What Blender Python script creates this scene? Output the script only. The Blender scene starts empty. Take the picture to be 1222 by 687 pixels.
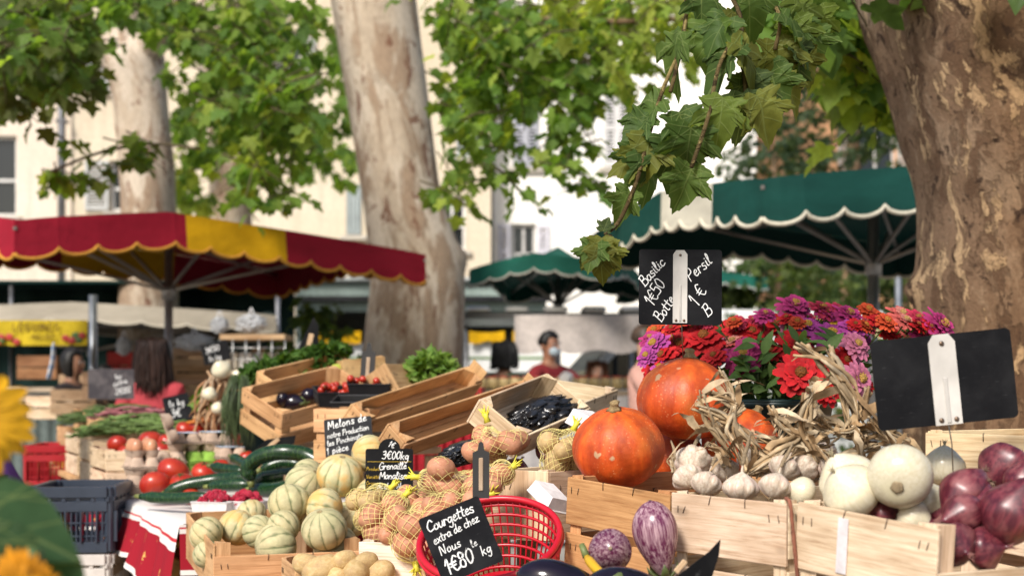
import bpy, bmesh, math, random
import numpy as np
from mathutils import Vector, Matrix, Euler, Quaternion
from mathutils import noise as mnoise

R = random.Random(11)
NP = np.random.default_rng(11)
SC = bpy.context.scene
COL = SC.collection
F, HZ, CAMH = 1697.0, 460.0, 1.25          # focal length and horizon of the photograph (in its pixels), eye height (m)
def U(px, py, d):                            # a point of the place, from its bearing in the photo and its distance
    return Vector(((px - 611) / F * d, d, CAMH - (py - HZ) / F * d))
def S(px, d): return px / F * d
def V(*a): return Vector(a)
def rnd(a, b): return R.uniform(a, b)

# ------------------------------------------------------------------ mesh builder
class MB:
    def __init__(s): s.v = []; s.f = []; s.mi = []; s.sm = []; s.c = []; s.b = []
    def add(s, vs, fs, col=(1, 1, 1), mi=0, sm=True, bc=None, cols=None):
        o = len(s.v)
        s.v += [tuple(p) for p in vs]
        s.f += [tuple(i + o for i in f) for f in fs]
        s.mi += [mi] * len(fs); s.sm += [sm] * len(fs)
        s.c += list(cols) if cols is not None else [tuple(col)] * len(vs)
        s.b += list(bc) if bc is not None else [tuple(p) for p in vs]
        return s
    def box(s, c, size, rot=None, bev=0.002, col=(1, 1, 1), mi=0, sm=False):
        h = [x / 2 for x in size]; b = min(bev, min(h) * .8)
        vs = []; idx = {}
        for sx in (-1, 1):
            for sy in (-1, 1):
                for sz in (-1, 1):
                    for a in range(3):
                        p = [sx * (h[0] - (b if a != 0 else 0)), sy * (h[1] - (b if a != 1 else 0)), sz * (h[2] - (b if a != 2 else 0))]
                        idx[(sx, sy, sz, a)] = len(vs); vs.append(p)
        fs = []
        for a in range(3):
            o1, o2 = [k for k in range(3) if k != a]
            for sg in (-1, 1):
                q = []
                for u, w in ((-1, -1), (1, -1), (1, 1), (-1, 1)):
                    k = [0, 0, 0]; k[a] = sg; k[o1] = u; k[o2] = w
                    q.append(idx[(*k, a)])
                fs.append(q)
        for a in range(3):
            o1, o2 = [k for k in range(3) if k != a]
            for u in (-1, 1):
                for w in (-1, 1):
                    k0 = [0, 0, 0]; k0[a] = -1; k0[o1] = u; k0[o2] = w
                    k1 = list(k0); k1[a] = 1
                    fs.append([idx[(*k0, o1)], idx[(*k1, o1)], idx[(*k1, o2)], idx[(*k0, o2)]])
        for sx in (-1, 1):
            for sy in (-1, 1):
                for sz in (-1, 1):
                    fs.append([idx[(sx, sy, sz, a)] for a in range(3)])
        out = []
        for f in fs:
            P = [Vector(vs[i]) for i in f]
            n = (P[1] - P[0]).cross(P[2] - P[0]); ctr = sum(P, Vector()) / len(P)
            out.append(f if n.dot(ctr) > 0 else f[::-1])
        la = max(range(3), key=lambda k: size[k]); order = [la] + [k for k in range(3) if k != la]
        off = (rnd(0, 50), rnd(0, 50), rnd(0, 50))
        bc = [tuple(p[order[k]] + off[k] for k in range(3)) for p in vs]
        rot = rot or Matrix.Identity(3)
        W = [Vector(c) + rot @ Vector(p) for p in vs]
        return s.add(W, out, col, mi, sm, bc)
    def bar(s, p, q, w, t, up=(0, 0, 1), **k):   # a board or bar from p to q
        p = Vector(p); q = Vector(q); x = (q - p); L = x.length; x.normalize()
        up = Vector(up); y = up.cross(x)
        if y.length < 1e-4: y = Vector((0, 1, 0)).cross(x)
        y.normalize(); z = x.cross(y)
        return s.box((p + q) / 2, (L, w, t), Matrix((x, y, z)).transposed(), **k)
    def tube(s, pts, r, n=8, col=(1, 1, 1), mi=0, cap=True, flat=1.0, twist=0.0, cols=None, wob=0.0):
        pts = [Vector(p) for p in pts]; m = len(pts)
        rr = list(r) if hasattr(r, '__len__') else [r] * m
        T = []
        for i in range(m):
            t = pts[min(i + 1, m - 1)] - pts[max(i - 1, 0)]
            T.append(t.normalized() if t.length > 1e-9 else Vector((0, 0, 1)))
        a = Vector((0, 0, 1)) if abs(T[0].z) < .9 else Vector((1, 0, 0))
        nx = T[0].cross(a).normalized(); vs = []; cc = []; bc = []; L = 0; off = rnd(0, 50)
        for i in range(m):
            if i:
                L += (pts[i] - pts[i - 1]).length
                nx = (nx - T[i] * nx.dot(T[i]))
                nx = nx.normalized() if nx.length > 1e-6 else T[i].orthogonal().normalized()
            ny = T[i].cross(nx)
            for k in range(n):
                th = 2 * math.pi * k / n; ca, sa = math.cos(th), math.sin(th) * flat
                tw = twist * i; x = ca * math.cos(tw) - sa * math.sin(tw); y = ca * math.sin(tw) + sa * math.cos(tw)
                q = rr[i] * (1 + (rnd(-wob, wob) if wob else 0))
                vs.append(pts[i] + nx * (x * q) + ny * (y * q)); bc.append((L + off, ca * rr[i] + off, sa * rr[i]))
                cc.append(tuple(cols[i]) if cols is not None else tuple(col))
        fs = []
        for i in range(m - 1):
            for k in range(n):
                k2 = (k + 1) % n
                fs.append((i * n + k, i * n + k2, (i + 1) * n + k2, (i + 1) * n + k))
        if cap: fs.append(tuple(range(n - 1, -1, -1))); fs.append(tuple((m - 1) * n + k for k in range(n)))
        return s.add(vs, fs, col, mi, True, bc, cc)
    def lathe(s, prof, n=32, fr=None, M=None, colf=None, col=(1, 1, 1), mi=0, offc=None):
        """prof: list of (r,z); fr(th,t)->radius factor; colf(th,t)->colour; offc(t)->(dx,dy) axis bend"""
        vs = []; cc = []; fs = []; m = len(prof); M = M or Matrix.Identity(4)
        for i, (r, z) in enumerate(prof):
            t = i / (m - 1)
            ox, oy = offc(t) if offc else (0, 0)
            for k in range(n):
                th = 2 * math.pi * k / n
                q = r * (fr(th, t) if fr else 1)
                vs.append(M @ Vector((q * math.cos(th) + ox, q * math.sin(th) + oy, z)))
                cc.append(tuple(colf(th, t)) if colf else tuple(col))
        for i in range(m - 1):
            for k in range(n):
                k2 = (k + 1) % n
                fs.append((i * n + k, i * n + k2, (i + 1) * n + k2, (i + 1) * n + k))
        if prof[0][0] > 1e-6: fs.append(tuple(range(n - 1, -1, -1)))
        if prof[-1][0] > 1e-6: fs.append(tuple((m - 1) * n + k for k in range(n)))
        return s.add(vs, fs, col, mi, True, None, cc)
    def ell(s, c, r, n=16, m=10, M=None, **k):
        prof = [(math.sin(math.pi * i / m), -math.cos(math.pi * i / m)) for i in range(m + 1)]
        prof[0] = (1e-4, -1); prof[-1] = (1e-4, 1)
        T = Matrix.Translation(Vector(c)) @ (M or Matrix.Identity(4)) @ Matrix.Diagonal((r[0], r[1], r[2], 1))
        return s.lathe(prof, n, M=T, **k)
    def strip(s, A, B, col=(1, 1, 1), mi=0, sm=True, cols=None):   # surface between two polylines
        m = len(A); vs = list(A) + list(B)
        fs = [(i, i + 1, m + i + 1, m + i) for i in range(m - 1)]
        return s.add(vs, fs, col, mi, sm, None, None if cols is None else list(cols) * 2)
    def prism(s, poly, p, axis_u, axis_v, axis_n, th, col=(1, 1, 1), mi=0):  # extruded polygon
        u, v, n = Vector(axis_u), Vector(axis_v), Vector(axis_n); p = Vector(p); k = len(poly)
        A = [p + u * a + v * b for a, b in poly]; B = [q + n * th for q in A]
        fs = [tuple(range(k - 1, -1, -1)), tuple(range(k, 2 * k))] + [(i, (i + 1) % k, k + (i + 1) % k, k + i) for i in range(k)]
        return s.add(A + B, fs, col, mi, False)
    def build(s, name, mats, parent=None, loc=None, rot=None, norm=False):
        me = bpy.data.meshes.new(name)
        me.from_pydata(s.v, [], s.f)
        for m in (mats if isinstance(mats, (list, tuple)) else [mats]): me.materials.append(m)
        me.polygons.foreach_set('material_index', s.mi); me.polygons.foreach_set('use_smooth', s.sm)
        ca = me.color_attributes.new('Col', 'FLOAT_COLOR', 'POINT')
        a = np.ones((len(s.v), 4), np.float32); a[:, :3] = np.array([c[:3] for c in s.c], np.float32).reshape(-1, 3)
        ca.data.foreach_set('color', a.ravel())
        ba = me.attributes.new('bc', 'FLOAT_VECTOR', 'POINT')
        ba.data.foreach_set('vector', np.array(s.b, np.float32).ravel())
        if norm:
            bm = bmesh.new(); bm.from_mesh(me); bmesh.ops.recalc_face_normals(bm, faces=bm.faces); bm.to_mesh(me); bm.free()
        me.update()
        o = bpy.data.objects.new(name, me); COL.objects.link(o)
        if parent is not None: o.parent = parent
        if loc is not None: o.location = loc
        if rot is not None: o.rotation_euler = rot
        return o

def tag(o, label=None, cat=None, group=None, kind=None):
    if label: o['label'] = label
    if cat: o['category'] = cat
    if group: o['group'] = group
    if kind: o['kind'] = kind
    return o
def thing(name, label, cat, loc=(0, 0, 0), rot=None, group=None, mat=None):
    o = bpy.data.objects.new(name, None); COL.objects.link(o); o.empty_display_size = .05
    if mat is not None: o.matrix_world = mat
    else:
        o.location = loc
        if rot is not None: o.rotation_euler = rot
    return tag(o, label, cat, group)
def dup(o, loc=None, rot=None, scale=None, label=None, group=None):
    c = o.copy(); COL.objects.link(c)
    for ch in o.children:
        k = ch.copy(); COL.objects.link(k); k.parent = c
        for g in ch.children:
            q = g.copy(); COL.objects.link(q); q.parent = k
    if loc is not None: c.location = loc
    if rot is not None: c.rotation_euler = rot
    if scale is not None: c.scale = scale if hasattr(scale, '__len__') else (scale,) * 3
    if label: c['label'] = label
    if group: c['group'] = group
    return c
class Repeat:
    """first call moves the original, later ones copy it with its parts"""
    def __init__(s, make): s.make = make; s.o = None
    def __call__(s, loc, rot, scale, label, group=None):
        if s.o is None:
            s.o = s.make(); o = s.o; o.location = loc; o.rotation_euler = rot
            o.scale = scale if hasattr(scale, '__len__') else (scale,) * 3
            o['label'] = label
            if group: o['group'] = group
            return o
        return dup(s.o, loc, rot, scale, label, group)
def frame(e1, e2):
    x = Vector(e1).normalized(); y = Vector(e2); y = (y - x * y.dot(x)).normalized(); z = x.cross(y)
    return Matrix((x, y, z)).transposed()
def crom(P, sub=6):
    P = [Vector(p) for p in P]
    if len(P) < 3: return [P[0].lerp(P[-1], i / sub) for i in range(sub + 1)]
    Q = [P[0] * 2 - P[1]] + P + [P[-1] * 2 - P[-2]]; out = []
    for i in range(1, len(Q) - 2):
        a, b, c, d = Q[i - 1:i + 3]
        for k in range(sub):
            t = k / sub
            out.append(.5 * ((2 * b) + (c - a) * t + (2 * a - 5 * b + 4 * c - d) * t * t + (3 * b - a - 3 * c + d) * t ** 3))
    out.append(P[-1]); return out

# ------------------------------------------------------------------ materials
class G:
    def __init__(s, name, rough=.6, spec=.5):
        s.m = bpy.data.materials.new(name); s.m.use_nodes = True; s.t = s.m.node_tree; s.t.nodes.clear()
        s.o = s.t.nodes.new('ShaderNodeOutputMaterial'); s.p = s.t.nodes.new('ShaderNodeBsdfPrincipled')
        s.t.links.new(s.p.outputs[0], s.o.inputs[0]); s.set('Roughness', rough); s.set('Specular IOR Level', spec)
    def put(s, sock, v):
        if isinstance(v, bpy.types.NodeSocket): s.t.links.new(v, sock)
        elif hasattr(v, '__len__') and len(v) == 3 and sock.type == 'RGBA': sock.default_value = (*v, 1)
        else: sock.default_value = v
    def set(s, k, v): s.put(s.p.inputs[k], v); return s
    def n(s, typ, ins={}, **pr):
        x = s.t.nodes.new('ShaderNode' + typ)
        for k, v in pr.items(): setattr(x, k, v)
        for k, v in ins.items(): s.put(x.inputs[k], v)
        return x
    def attr(s, nm, out='Color'): return s.n('Attribute', attribute_name=nm).outputs[out]
    def obj(s): return s.n('TexCoord').outputs['Object']
    def map(s, vec, sc=(1, 1, 1), loc=(0, 0, 0), rot=(0, 0, 0)): return s.n('Mapping', {'Vector': vec, 'Scale': sc, 'Location': loc, 'Rotation': rot}).outputs[0]
    def noise(s, vec, scale=5, detail=4, rough=.55, dist=0): return s.n('TexNoise', {'Vector': vec, 'Scale': scale, 'Detail': detail, 'Roughness': rough, 'Distortion': dist}).outputs[0]
    def voro(s, vec, scale=5, feat='F1', out='Distance', rnd=1.0): return s.n('TexVoronoi', {'Vector': vec, 'Scale': scale, 'Randomness': rnd}, feature=feat).outputs[out]
    def ramp(s, fac, stops, interp='LINEAR'):
        x = s.n('ValToRGB', {'Fac': fac}); r = x.color_ramp; r.interpolation = interp
        while len(r.elements) < len(stops): r.elements.new(.5)
        for e, (p, c) in zip(r.elements, stops):
            e.position = p; e.color = (*c, 1) if hasattr(c, '__len__') else (c, c, c, 1)
        return x.outputs[0]
    def mix(s, fac, a, b, mode='MIX'):
        x = s.n('Mix', data_type='RGBA', blend_type=mode)
        s.put(x.inputs[0], fac); s.put(x.inputs[6], a); s.put(x.inputs[7], b); return x.outputs[2]
    def math(s, op, a, b=0.0, c=0.0, clamp=False):
        x = s.n('Math', operation=op, use_clamp=clamp); s.put(x.inputs[0], a); s.put(x.inputs[1], b)
        if op in ('MULTIPLY_ADD', 'SMOOTHSTEP'): s.put(x.inputs[2], c)
        return x.outputs[0]
    def rand(s): return s.n('ObjectInfo').outputs['Random']
    def vary(s, col, lo=.85, hi=1.15):
        f = s.n('MapRange', {'Value': s.rand(), 'To Min': lo, 'To Max': hi}).outputs[0]
        return s.n('HueSaturation', {'Value': f, 'Color': col}).outputs[0]
    def bump(s, h, st=.3, dist=.002):
        s.set('Normal', s.n('Bump', {'Height': h, 'Strength': st, 'Distance': dist}).outputs[0]); return s
    def col(s, c): return s.set('Base Color', c)
MAT = {}
def generic(name, rough=.5, spec=.5, lo=.88, hi=1.12, nscale=18, namt=.25, bump=.15, bdist=.002, metal=0, vec='bc', sss=0):
    g = G(name, rough, spec); c = g.attr('Col'); v = g.attr('bc', 'Vector') if vec == 'bc' else g.obj()
    nz = g.noise(v, nscale, 5); nz2 = g.noise(v, nscale * .17, 3)
    f = g.ramp(nz, [(.3, 1 - namt), (.7, 1.0)]); f2 = g.ramp(nz2, [(.35, 1 - namt * .8), (.65, 1.0)])
    c = g.mix(1, c, f, 'MULTIPLY'); c = g.mix(1, c, f2, 'MULTIPLY')
    if lo != hi: c = g.vary(c, lo, hi)
    g.col(c)
    if bump: g.bump(nz, bump, bdist)
    g.set('Metallic', metal)
    r = g.ramp(nz2, [(.3, max(0, rough - .1)), (.7, min(1, rough + .12))]); g.set('Roughness', r)
    if sss:
        g.set('Subsurface Weight', sss); g.set('Subsurface Radius', (.012, .006, .003)); g.set('Subsurface Scale', 1.0)
    MAT[name] = g.m; return g.m
generic('paint', .55); generic('matte', .9, .2, nscale=30); generic('plastic', .35, .5, .97, 1.03, 40, .12, .06)
generic('metal', .38, .5, .95, 1.05, 30, .2, .05, metal=.85); generic('rubber', .8, .3, 1, 1, 30, .3)
generic('cloth', .92, .15, .97, 1.03, 45, .25, .35, .003); generic('card', .95, .1, .93, 1.07, 60, .22, .3, .0015)
generic('skin_person', .5, .4, 1, 1, 20, .12, .05, sss=.15); generic('hair', .5, .4, 1, 1, 120, .6, .5)
generic('dry', .85, .2, .85, 1.15, 55, .45, .6, .003); generic('petal', .7, .25, .85, 1.15, 60, .22, .2)
generic('produce', .32, .5, .9, 1.1, 22, .18, .12, vec='obj'); generic('greens', .5, .4, .85, 1.2, 40, .35, .2)
generic('stone_paint', .9, .2, 1, 1, 1.2, .18, .2, .01); generic('slate_frame', .5)

def wood_mat():
    g = G('wood', .78, .3); b = g.attr('bc', 'Vector'); c = g.attr('Col')
    gr = g.noise(g.map(b, (3, 70, 70)), 2.2, 6, .65, .6); fine = g.noise(g.map(b, (14, 420, 420)), 2, 3, .7)
    big = g.noise(g.map(b, (3, 8, 8)), 1.6, 3)
    k = g.voro(g.map(b, (7, 16, 16)), 1.0); kn = g.ramp(k, [(.0, .38), (.10, .62), (.17, 1.0)])
    f = g.ramp(gr, [(.28, (.58, .46, .36)), (.5, (.92, .87, .81)), (.72, (1.08, 1.06, 1.04))])
    f3 = g.ramp(big, [(.30, (.66, .58, .50)), (.6, (1.03, 1.02, 1.0))])
    c = g.mix(1, c, f, 'MULTIPLY'); c = g.mix(1, c, f3, 'MULTIPLY')
    c = g.mix(1, c, g.ramp(fine, [(.3, .86), (.6, 1.0)]), 'MULTIPLY'); c = g.mix(.75, c, kn, 'MULTIPLY')
    g.col(c); g.bump(g.math('ADD', gr, g.math('MULTIPLY', fine, .6)), .35, .0015); MAT['wood'] = g.m
wood_mat()
PALE = (.82, .66, .48); ORANGE = (.60, .33, .155); MIDW = (.66, .42, .22); OLDW = (.36, .25, .16)

def leaf_mat(name, near=False, trans=.45):
    g = G(name, .5, .12 if near else .2); c = g.attr('Col'); b = g.attr('bc', 'Vector')
    c = g.mix(1, c, g.ramp(g.noise(b, 3.5, 4), [(.3, .72), (.7, 1.08)]), 'MULTIPLY')
    if near:
        sx = g.n('SeparateXYZ', {0: b}); x = g.math('ABSOLUTE', sx.outputs[0]); y = sx.outputs[1]
        def line(ax, ay, dx, dy, w):
            L = math.hypot(dx, dy); dx /= L; dy /= L
            d = g.math('ABSOLUTE', g.math('SUBTRACT', g.math('MULTIPLY', g.math('SUBTRACT', x, ax), dy), g.math('MULTIPLY', g.math('SUBTRACT', y, ay), dx)))
            return g.ramp(d, [(w * .4, 1.0), (w, 0.0)])
        v = line(0, 0, 0, 1, .022)
        for a in ((0, .05, .68, .57, .018), (0, .03, .6, .0, .016), (0, .45, .3, .3, .011), (.2, .22, .5, .12, .010), (.28, .29, .1, .3, .009)):
            v = g.mix(1, v, line(*a), 'LIGHTEN')
        c = g.mix(g.math('MULTIPLY', v, .38), c, (.24, .30, .11))
        g.bump(g.math('ADD', v, g.noise(b, 9, 4)), .35, .004)
    g.col(c)
    t = g.n('BsdfTranslucent', {'Color': g.mix(1, c, (2.0, 1.9, .7), 'MULTIPLY')})
    m = g.n('MixShader', {0: trans, 1: g.p.outputs[0], 2: t.outputs[0]}); g.t.links.new(m.outputs[0], g.o.inputs[0])
    MAT[name] = g.m
leaf_mat('leaf', False, .55); leaf_mat('near_leaf', True, .42); leaf_mat('herb', False, .3)

def fabric_mat():
    g = G('canopy_fabric', .8, .2); c = g.attr('Col'); v = g.obj()
    nz = g.noise(g.map(v, (1, 1, 3)), 2.2, 4); w = g.noise(v, 9, 3)
    c = g.mix(1, c, g.ramp(nz, [(.3, .74), (.7, 1.10)]), 'MULTIPLY'); c = g.mix(g.n('NewGeometry').outputs['Backfacing'], c, g.mix(1, c, (.38, .38, .38), 'MULTIPLY')); g.col(c); g.bump(g.math('ADD', nz, w), .35, .02)  # back faces darkened: the shade under the canopy is put into its colour
    t = g.n('BsdfTranslucent', {'Color': c}); m = g.n('MixShader', {0: .12, 1: g.p.outputs[0], 2: t.outputs[0]})
    g.t.links.new(m.outputs[0], g.o.inputs[0]); MAT['canopy_fabric'] = g.m
fabric_mat()

def melon_mat():
    g = G('melon', .62, .3); c = g.attr('Col'); v = g.obj()
    net = g.voro(g.map(g.mix(.12, v, g.n('TexNoise', {'Vector': v, 'Scale': 2.5}).outputs[1]), (1, 1, 1)), 12, 'DISTANCE_TO_EDGE')
    nl = g.ramp(net, [(.02, 1.0), (.11, 0.0)]); pat = g.ramp(g.noise(v, 1.7, 4), [(.42, 0.0), (.6, 1.0)])
    c = g.mix(g.math('MULTIPLY', g.math('MULTIPLY', nl, pat), .5), c, (.62, .53, .34))
    c = g.mix(1, c, g.ramp(g.noise(v, 3, 6), [(.3, .76), (.7, 1.08)]), 'MULTIPLY')
    yb = g.n('MapRange', {'Value': g.rand(), 'From Min': .25, 'To Max': .95}).outputs[0]
    c = g.mix(g.math('MULTIPLY', yb, g.ramp(g.noise(v, 1.1, 3), [(.44, 0.0), (.62, .9)])), c, (.60, .34, .085))
    g.col(g.vary(c, .9, 1.1)); g.bump(g.math('ADD', nl, g.noise(v, 6, 4)), .3, .0012); MAT['melon'] = g.m
melon_mat()
def pumpkin_mat():
    g = G('pumpkin', .42, .45); c = g.attr('Col'); v = g.obj()
    sp = g.ramp(g.voro(v, 13), [(.12, 1.0), (.30, 0.0)]); pt = g.ramp(g.noise(v, 1.4, 3), [(.42, 0.0), (.62, 1.0)])
    st = g.noise(g.map(v, (4, 4, .5)), 1.5, 6)
    c = g.mix(1, c, g.ramp(st, [(.3, (.74, .55, .5)), (.7, (1.12, 1.16, 1.1))]), 'MULTIPLY')
    c = g.mix(g.math('MULTIPLY', g.math('MULTIPLY', sp, pt), .55), c, (.85, .38, .16))
    c = g.mix(g.ramp(g.noise(v, .8, 3), [(.55, 0.0), (.70, .55)]), c, (.50, .17, .03))
    c = g.mix(g.ramp(g.voro(g.mix(.15, v, g.n('TexNoise', {'Vector': v, 'Scale': 6}).outputs[1]), 1.9), [(.10, .85), (.15, 0.0)]), c, (.52, .36, .2))
    c = g.mix(1, c, g.ramp(g.noise(v, 2.6, 6), [(.3, .72), (.65, 1.05)]), 'MULTIPLY')
    g.col(c); g.bump(g.math('ADD', st, g.noise(v, 6, 5)), .3, .004)
    g.set('Roughness', g.ramp(g.noise(v, 2.5, 4), [(.3, .42), (.7, .62)])); MAT['pumpkin'] = g.m
pumpkin_mat()
def streak_mat(name, a, b, sc, lo, hi, rough, white=None):
    g = G(name, rough, .5); v = g.obj()
    st = g.noise(g.map(v, sc), 1.0, 6, .62, .35)
    c = g.mix(g.ramp(st, [(lo, 0.0), (hi, 1.0)]), a, b)
    if white: c = g.mix(g.ramp(g.noise(v, 1.6, 4), [(.46, 0.0), (.70, .8)]), c, white)
    c = g.mix(1, c, g.attr('Col'), 'MULTIPLY')
    g.col(g.vary(c, .88, 1.12)); g.bump(st, .08, .001); MAT[name] = g.m
streak_mat('stripy_aubergine', (.10, .016, .05), (.50, .34, .36), (13, 13, .7), .42, .74, .26)
streak_mat('courgette', (.006, .028, .008), (.05, .10, .025), (150, 150, 40), .50, .75, .26)
streak_mat('red_onion', (.065, .010, .018), (.17, .032, .042), (6, 6, .6), .42, .68, .34, (.25, .09, .09))
streak_mat('white_onion', (.56, .49, .33), (.70, .64, .49), (9, 9, .3), .30, .70, .24, (.66, .60, .40))
streak_mat('garlic', (.42, .32, .235), (.62, .54, .44), (8, 8, .9), .38, .62, .6, (.50, .34, .29))
streak_mat('potato_yellow', (.42, .28, .11), (.56, .41, .2), (4, 4, 4), .35, .7, .7, (.36, .23, .11))
streak_mat('potato_red', (.42, .17, .085), (.56, .27, .16), (4, 4, 4), .35, .7, .65, (.40, .2, .11))
streak_mat('black_aubergine', (.006, .004, .009), (.014, .008, .018), (3, 3, .5), .4, .7, .13)
streak_mat('tomato', (.33, .014, .008), (.46, .045, .016), (1.5, 1.5, 1.5), .35, .7, .3)
streak_mat('bag_plastic', (.008, .008, .009), (.02, .02, .022), (40, 40, 40), .4, .7, .22)

def bark_mat(name, base, patchA, patchB, scar, grey, sc=1.0):
    g = G(name, .9, .2); v = g.attr('bc', 'Vector')   # bc = (u around in m, -, height)
    vv = g.map(v, (1, 1, .38)); wv = g.mix(.18, vv, g.n('TexNoise', {'Vector': vv, 'Scale': 3.2 * sc, 'Detail': 5}).outputs[1])
    p1 = g.noise(wv, 3.5 * sc, 6, .62, .4); p2 = g.noise(g.map(v, (1, 1, .30), (9, 4, 3)), 6.5 * sc, 7, .68, .6)
    p3 = g.noise(g.map(v, (1, 1, .42), (3, 14, 7)), 14 * sc, 6, .66, .7); fine = g.noise(g.map(v, (1, 1, .4)), 60 * sc, 5, .7)
    c = g.mix(g.ramp(p1, [(.45, 0.0), (.54, 1.0)]), base, patchA)
    c = g.mix(g.ramp(g.math('SUBTRACT', p2, g.math('MULTIPLY', g.n('SeparateXYZ', {0: v}).outputs[2], .028)), [(.40, 0.0), (.47, 1.0)]), c, patchB)
    c = g.mix(g.ramp(p3, [(.585, 0.0), (.62, .9)]), c, scar)
    c = g.mix(1, c, g.attr('Col'), 'MULTIPLY')
    c = g.mix(1, c, g.ramp(fine, [(.25, .68), (.7, 1.1)]), 'MULTIPLY'); g.col(c)
    h = g.math('ADD', g.math('ADD', g.ramp(p2, [(.50, 0.0), (.56, .8)]), g.ramp(p3, [(.58, 0.0), (.62, -.8)])), g.math('MULTIPLY', fine, .7))
    g.bump(h, .6, .012); MAT[name] = g.m
bark_mat('pale_bark', (.48, .385, .285), (.58, .49, .385), (.35, .25, .17), (.19, .09, .055), None, .8)
def flaky():
    g = G('flaky_bark', .92, .15); v = g.attr('bc', 'Vector'); wob = g.n('TexNoise', {'Vector': v, 'Scale': 7, 'Detail': 6}).outputs[1]
    vv = g.map(g.mix(.10, v, wob), (1, 1, .55)); big = g.noise(vv, 3.4, 6, .65, .3); mid = g.noise(g.map(vv, (1, 1, .8), (5, 2, 8)), 13, 7, .68, .3); fl = g.noise(g.map(vv, (1, 1, .5), (2, 7, 1)), 15, 6, .68, .3); pit = g.noise(g.map(vv, (1, 1, 1.1), (8, 8, 3)), 24, 4, .6); fine = g.noise(v, 90, 5, .75)
    c = g.mix(g.ramp(big, [(.52, 0.0), (.62, 1.0)]), (.225, .140, .085), (.33, .225, .145))
    c = g.mix(g.ramp(mid, [(.51, 0.0), (.56, .85)]), c, (.12, .068, .04))
    c = g.mix(g.ramp(mid, [(.36, .8), (.41, 0.0)]), c, (.32, .22, .14))
    c = g.mix(g.ramp(fl, [(.555, 0.0), (.585, 1.0)]), c, (.50, .335, .19))
    c = g.mix(g.ramp(pit, [(.60, 0.0), (.65, .9)]), c, (.055, .032, .022))
    c = g.mix(1, c, g.attr('Col'), 'MULTIPLY'); c = g.mix(1, c, g.ramp(fine, [(.25, .60), (.7, 1.12)]), 'MULTIPLY'); g.col(c)
    h = g.math('ADD', g.math('ADD', g.ramp(mid, [(.50, .5), (.54, 0.0)]), g.ramp(fl, [(.555, 0.0), (.585, .6)])), g.math('ADD', g.math('MULTIPLY', fine, .5), g.ramp(pit, [(.66, 0.0), (.70, -.8)])))
    g.bump(h, .8, .014); MAT['flaky_bark'] = g.m
flaky()

def wall_mat(name, a, b, stain):
    g = G(name, .95, .1); v = g.obj()
    c = g.mix(g.ramp(g.noise(v, .6, 5), [(.35, 0.0), (.65, 1.0)]), a, b)
    c = g.mix(g.ramp(g.noise(g.map(v, (3, 3, .35)), 1.2, 5), [(.52, 0.0), (.75, .55)]), c, stain)
    c = g.mix(1, c, g.ramp(g.noise(v, 14, 5), [(.3, .88), (.7, 1.04)]), 'MULTIPLY'); g.col(c); g.bump(g.noise(v, 25, 5), .3, .01); MAT[name] = g.m
wall_mat('ochre_render', (.62, .52, .375), (.69, .60, .46), (.44, .36, .27)); wall_mat('pink_render', (.66, .56, .45), (.73, .64, .53), (.46, .38, .30))
wall_mat('cream_render', (.92, .88, .80), (.94, .91, .85), (.82, .76, .66)); wall_mat('orange_render', (.68, .36, .18), (.74, .44, .25), (.5, .28, .16))
wall_mat('asphalt', (.27, .25, .225), (.33, .31, .28), (.19, .18, .165))
def slate_mat():
    g = G('slate', .55, .14); v = g.obj()
    c = g.mix(g.ramp(g.noise(v, 14, 5, .6, .5), [(.42, 0.0), (.75, 1.0)]), (.005, .005, .006), (.014, .014, .015)); c = g.mix(1, c, g.attr('Col'), 'MULTIPLY')
    sc = g.ramp(g.noise(g.map(v, (30, 200, 30)), 1.5, 3), [(.64, 0.0), (.76, .06)]); c = g.mix(sc, c, (.4, .4, .4))
    g.col(c); g.set('Roughness', g.ramp(g.noise(v, 20, 4), [(.3, .38), (.7, .65)])); MAT['slate'] = g.m
    g = G('chalk', .9, .2); g.col(g.attr('Col')); MAT['chalk'] = g.m
    g = G('glass_pane', .06, .6); g.col((.015, .018, .02)); MAT['glass_pane'] = g.m
    g = G('clear_plastic', .2, .5); g.col((.75, .76, .78)); g.set('Alpha', .55); MAT['clear_plastic'] = g.m
slate_mat()
def netting_mat():
    g = G('net_thread', .5, .4); g.col(g.attr('Col')); MAT['net_thread'] = g.m
netting_mat()
def tablecloth_mat():
    g = G('printed_cloth', .9, .15); c = g.attr('Col'); v = g.attr('bc', 'Vector')
    s = g.n('SeparateXYZ', {0: v}); d = s.outputs[1]      # distance from the hem
    inband = g.math('MULTIPLY', g.math('GREATER_THAN', d, .014), g.math('LESS_THAN', d, .115))
    line = g.math('MULTIPLY', g.math('GREATER_THAN', d, .128), g.math('LESS_THAN', d, .133))
    sp = g.ramp(g.voro(g.map(v, (1, 1, 1)), 17), [(.16, 1.0), (.22, 0.0)]); sq = g.ramp(g.noise(v, 75, 2), [(.54, 0.0), (.58, 1.0)])
    red = g.mix(g.math('MULTIPLY', sp, sq), (.27, .010, .020), (.62, .36, .10))
    c = g.mix(inband, c, red); c = g.mix(line, c, (.45, .03, .04))
    spr = g.math('MULTIPLY', g.math('GREATER_THAN', d, .2), g.math('MULTIPLY', g.ramp(g.voro(v, 9), [(.12, 1.0), (.16, 0.0)]), sq)); c = g.mix(spr, c, (.5, .06, .05))
    g.col(c); g.bump(g.noise(v, 400, 2), .2, .001); MAT['printed_cloth'] = g.m
tablecloth_mat()
# ================================================================== setting
mb = MB(); mb.add([(-150, -30, 0), (150, -30, 0), (150, 300, 0), (-150, 300, 0)], [(0, 1, 2, 3)], sm=False)
tag(mb.build('ground', MAT['asphalt']), kind='structure')

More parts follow.
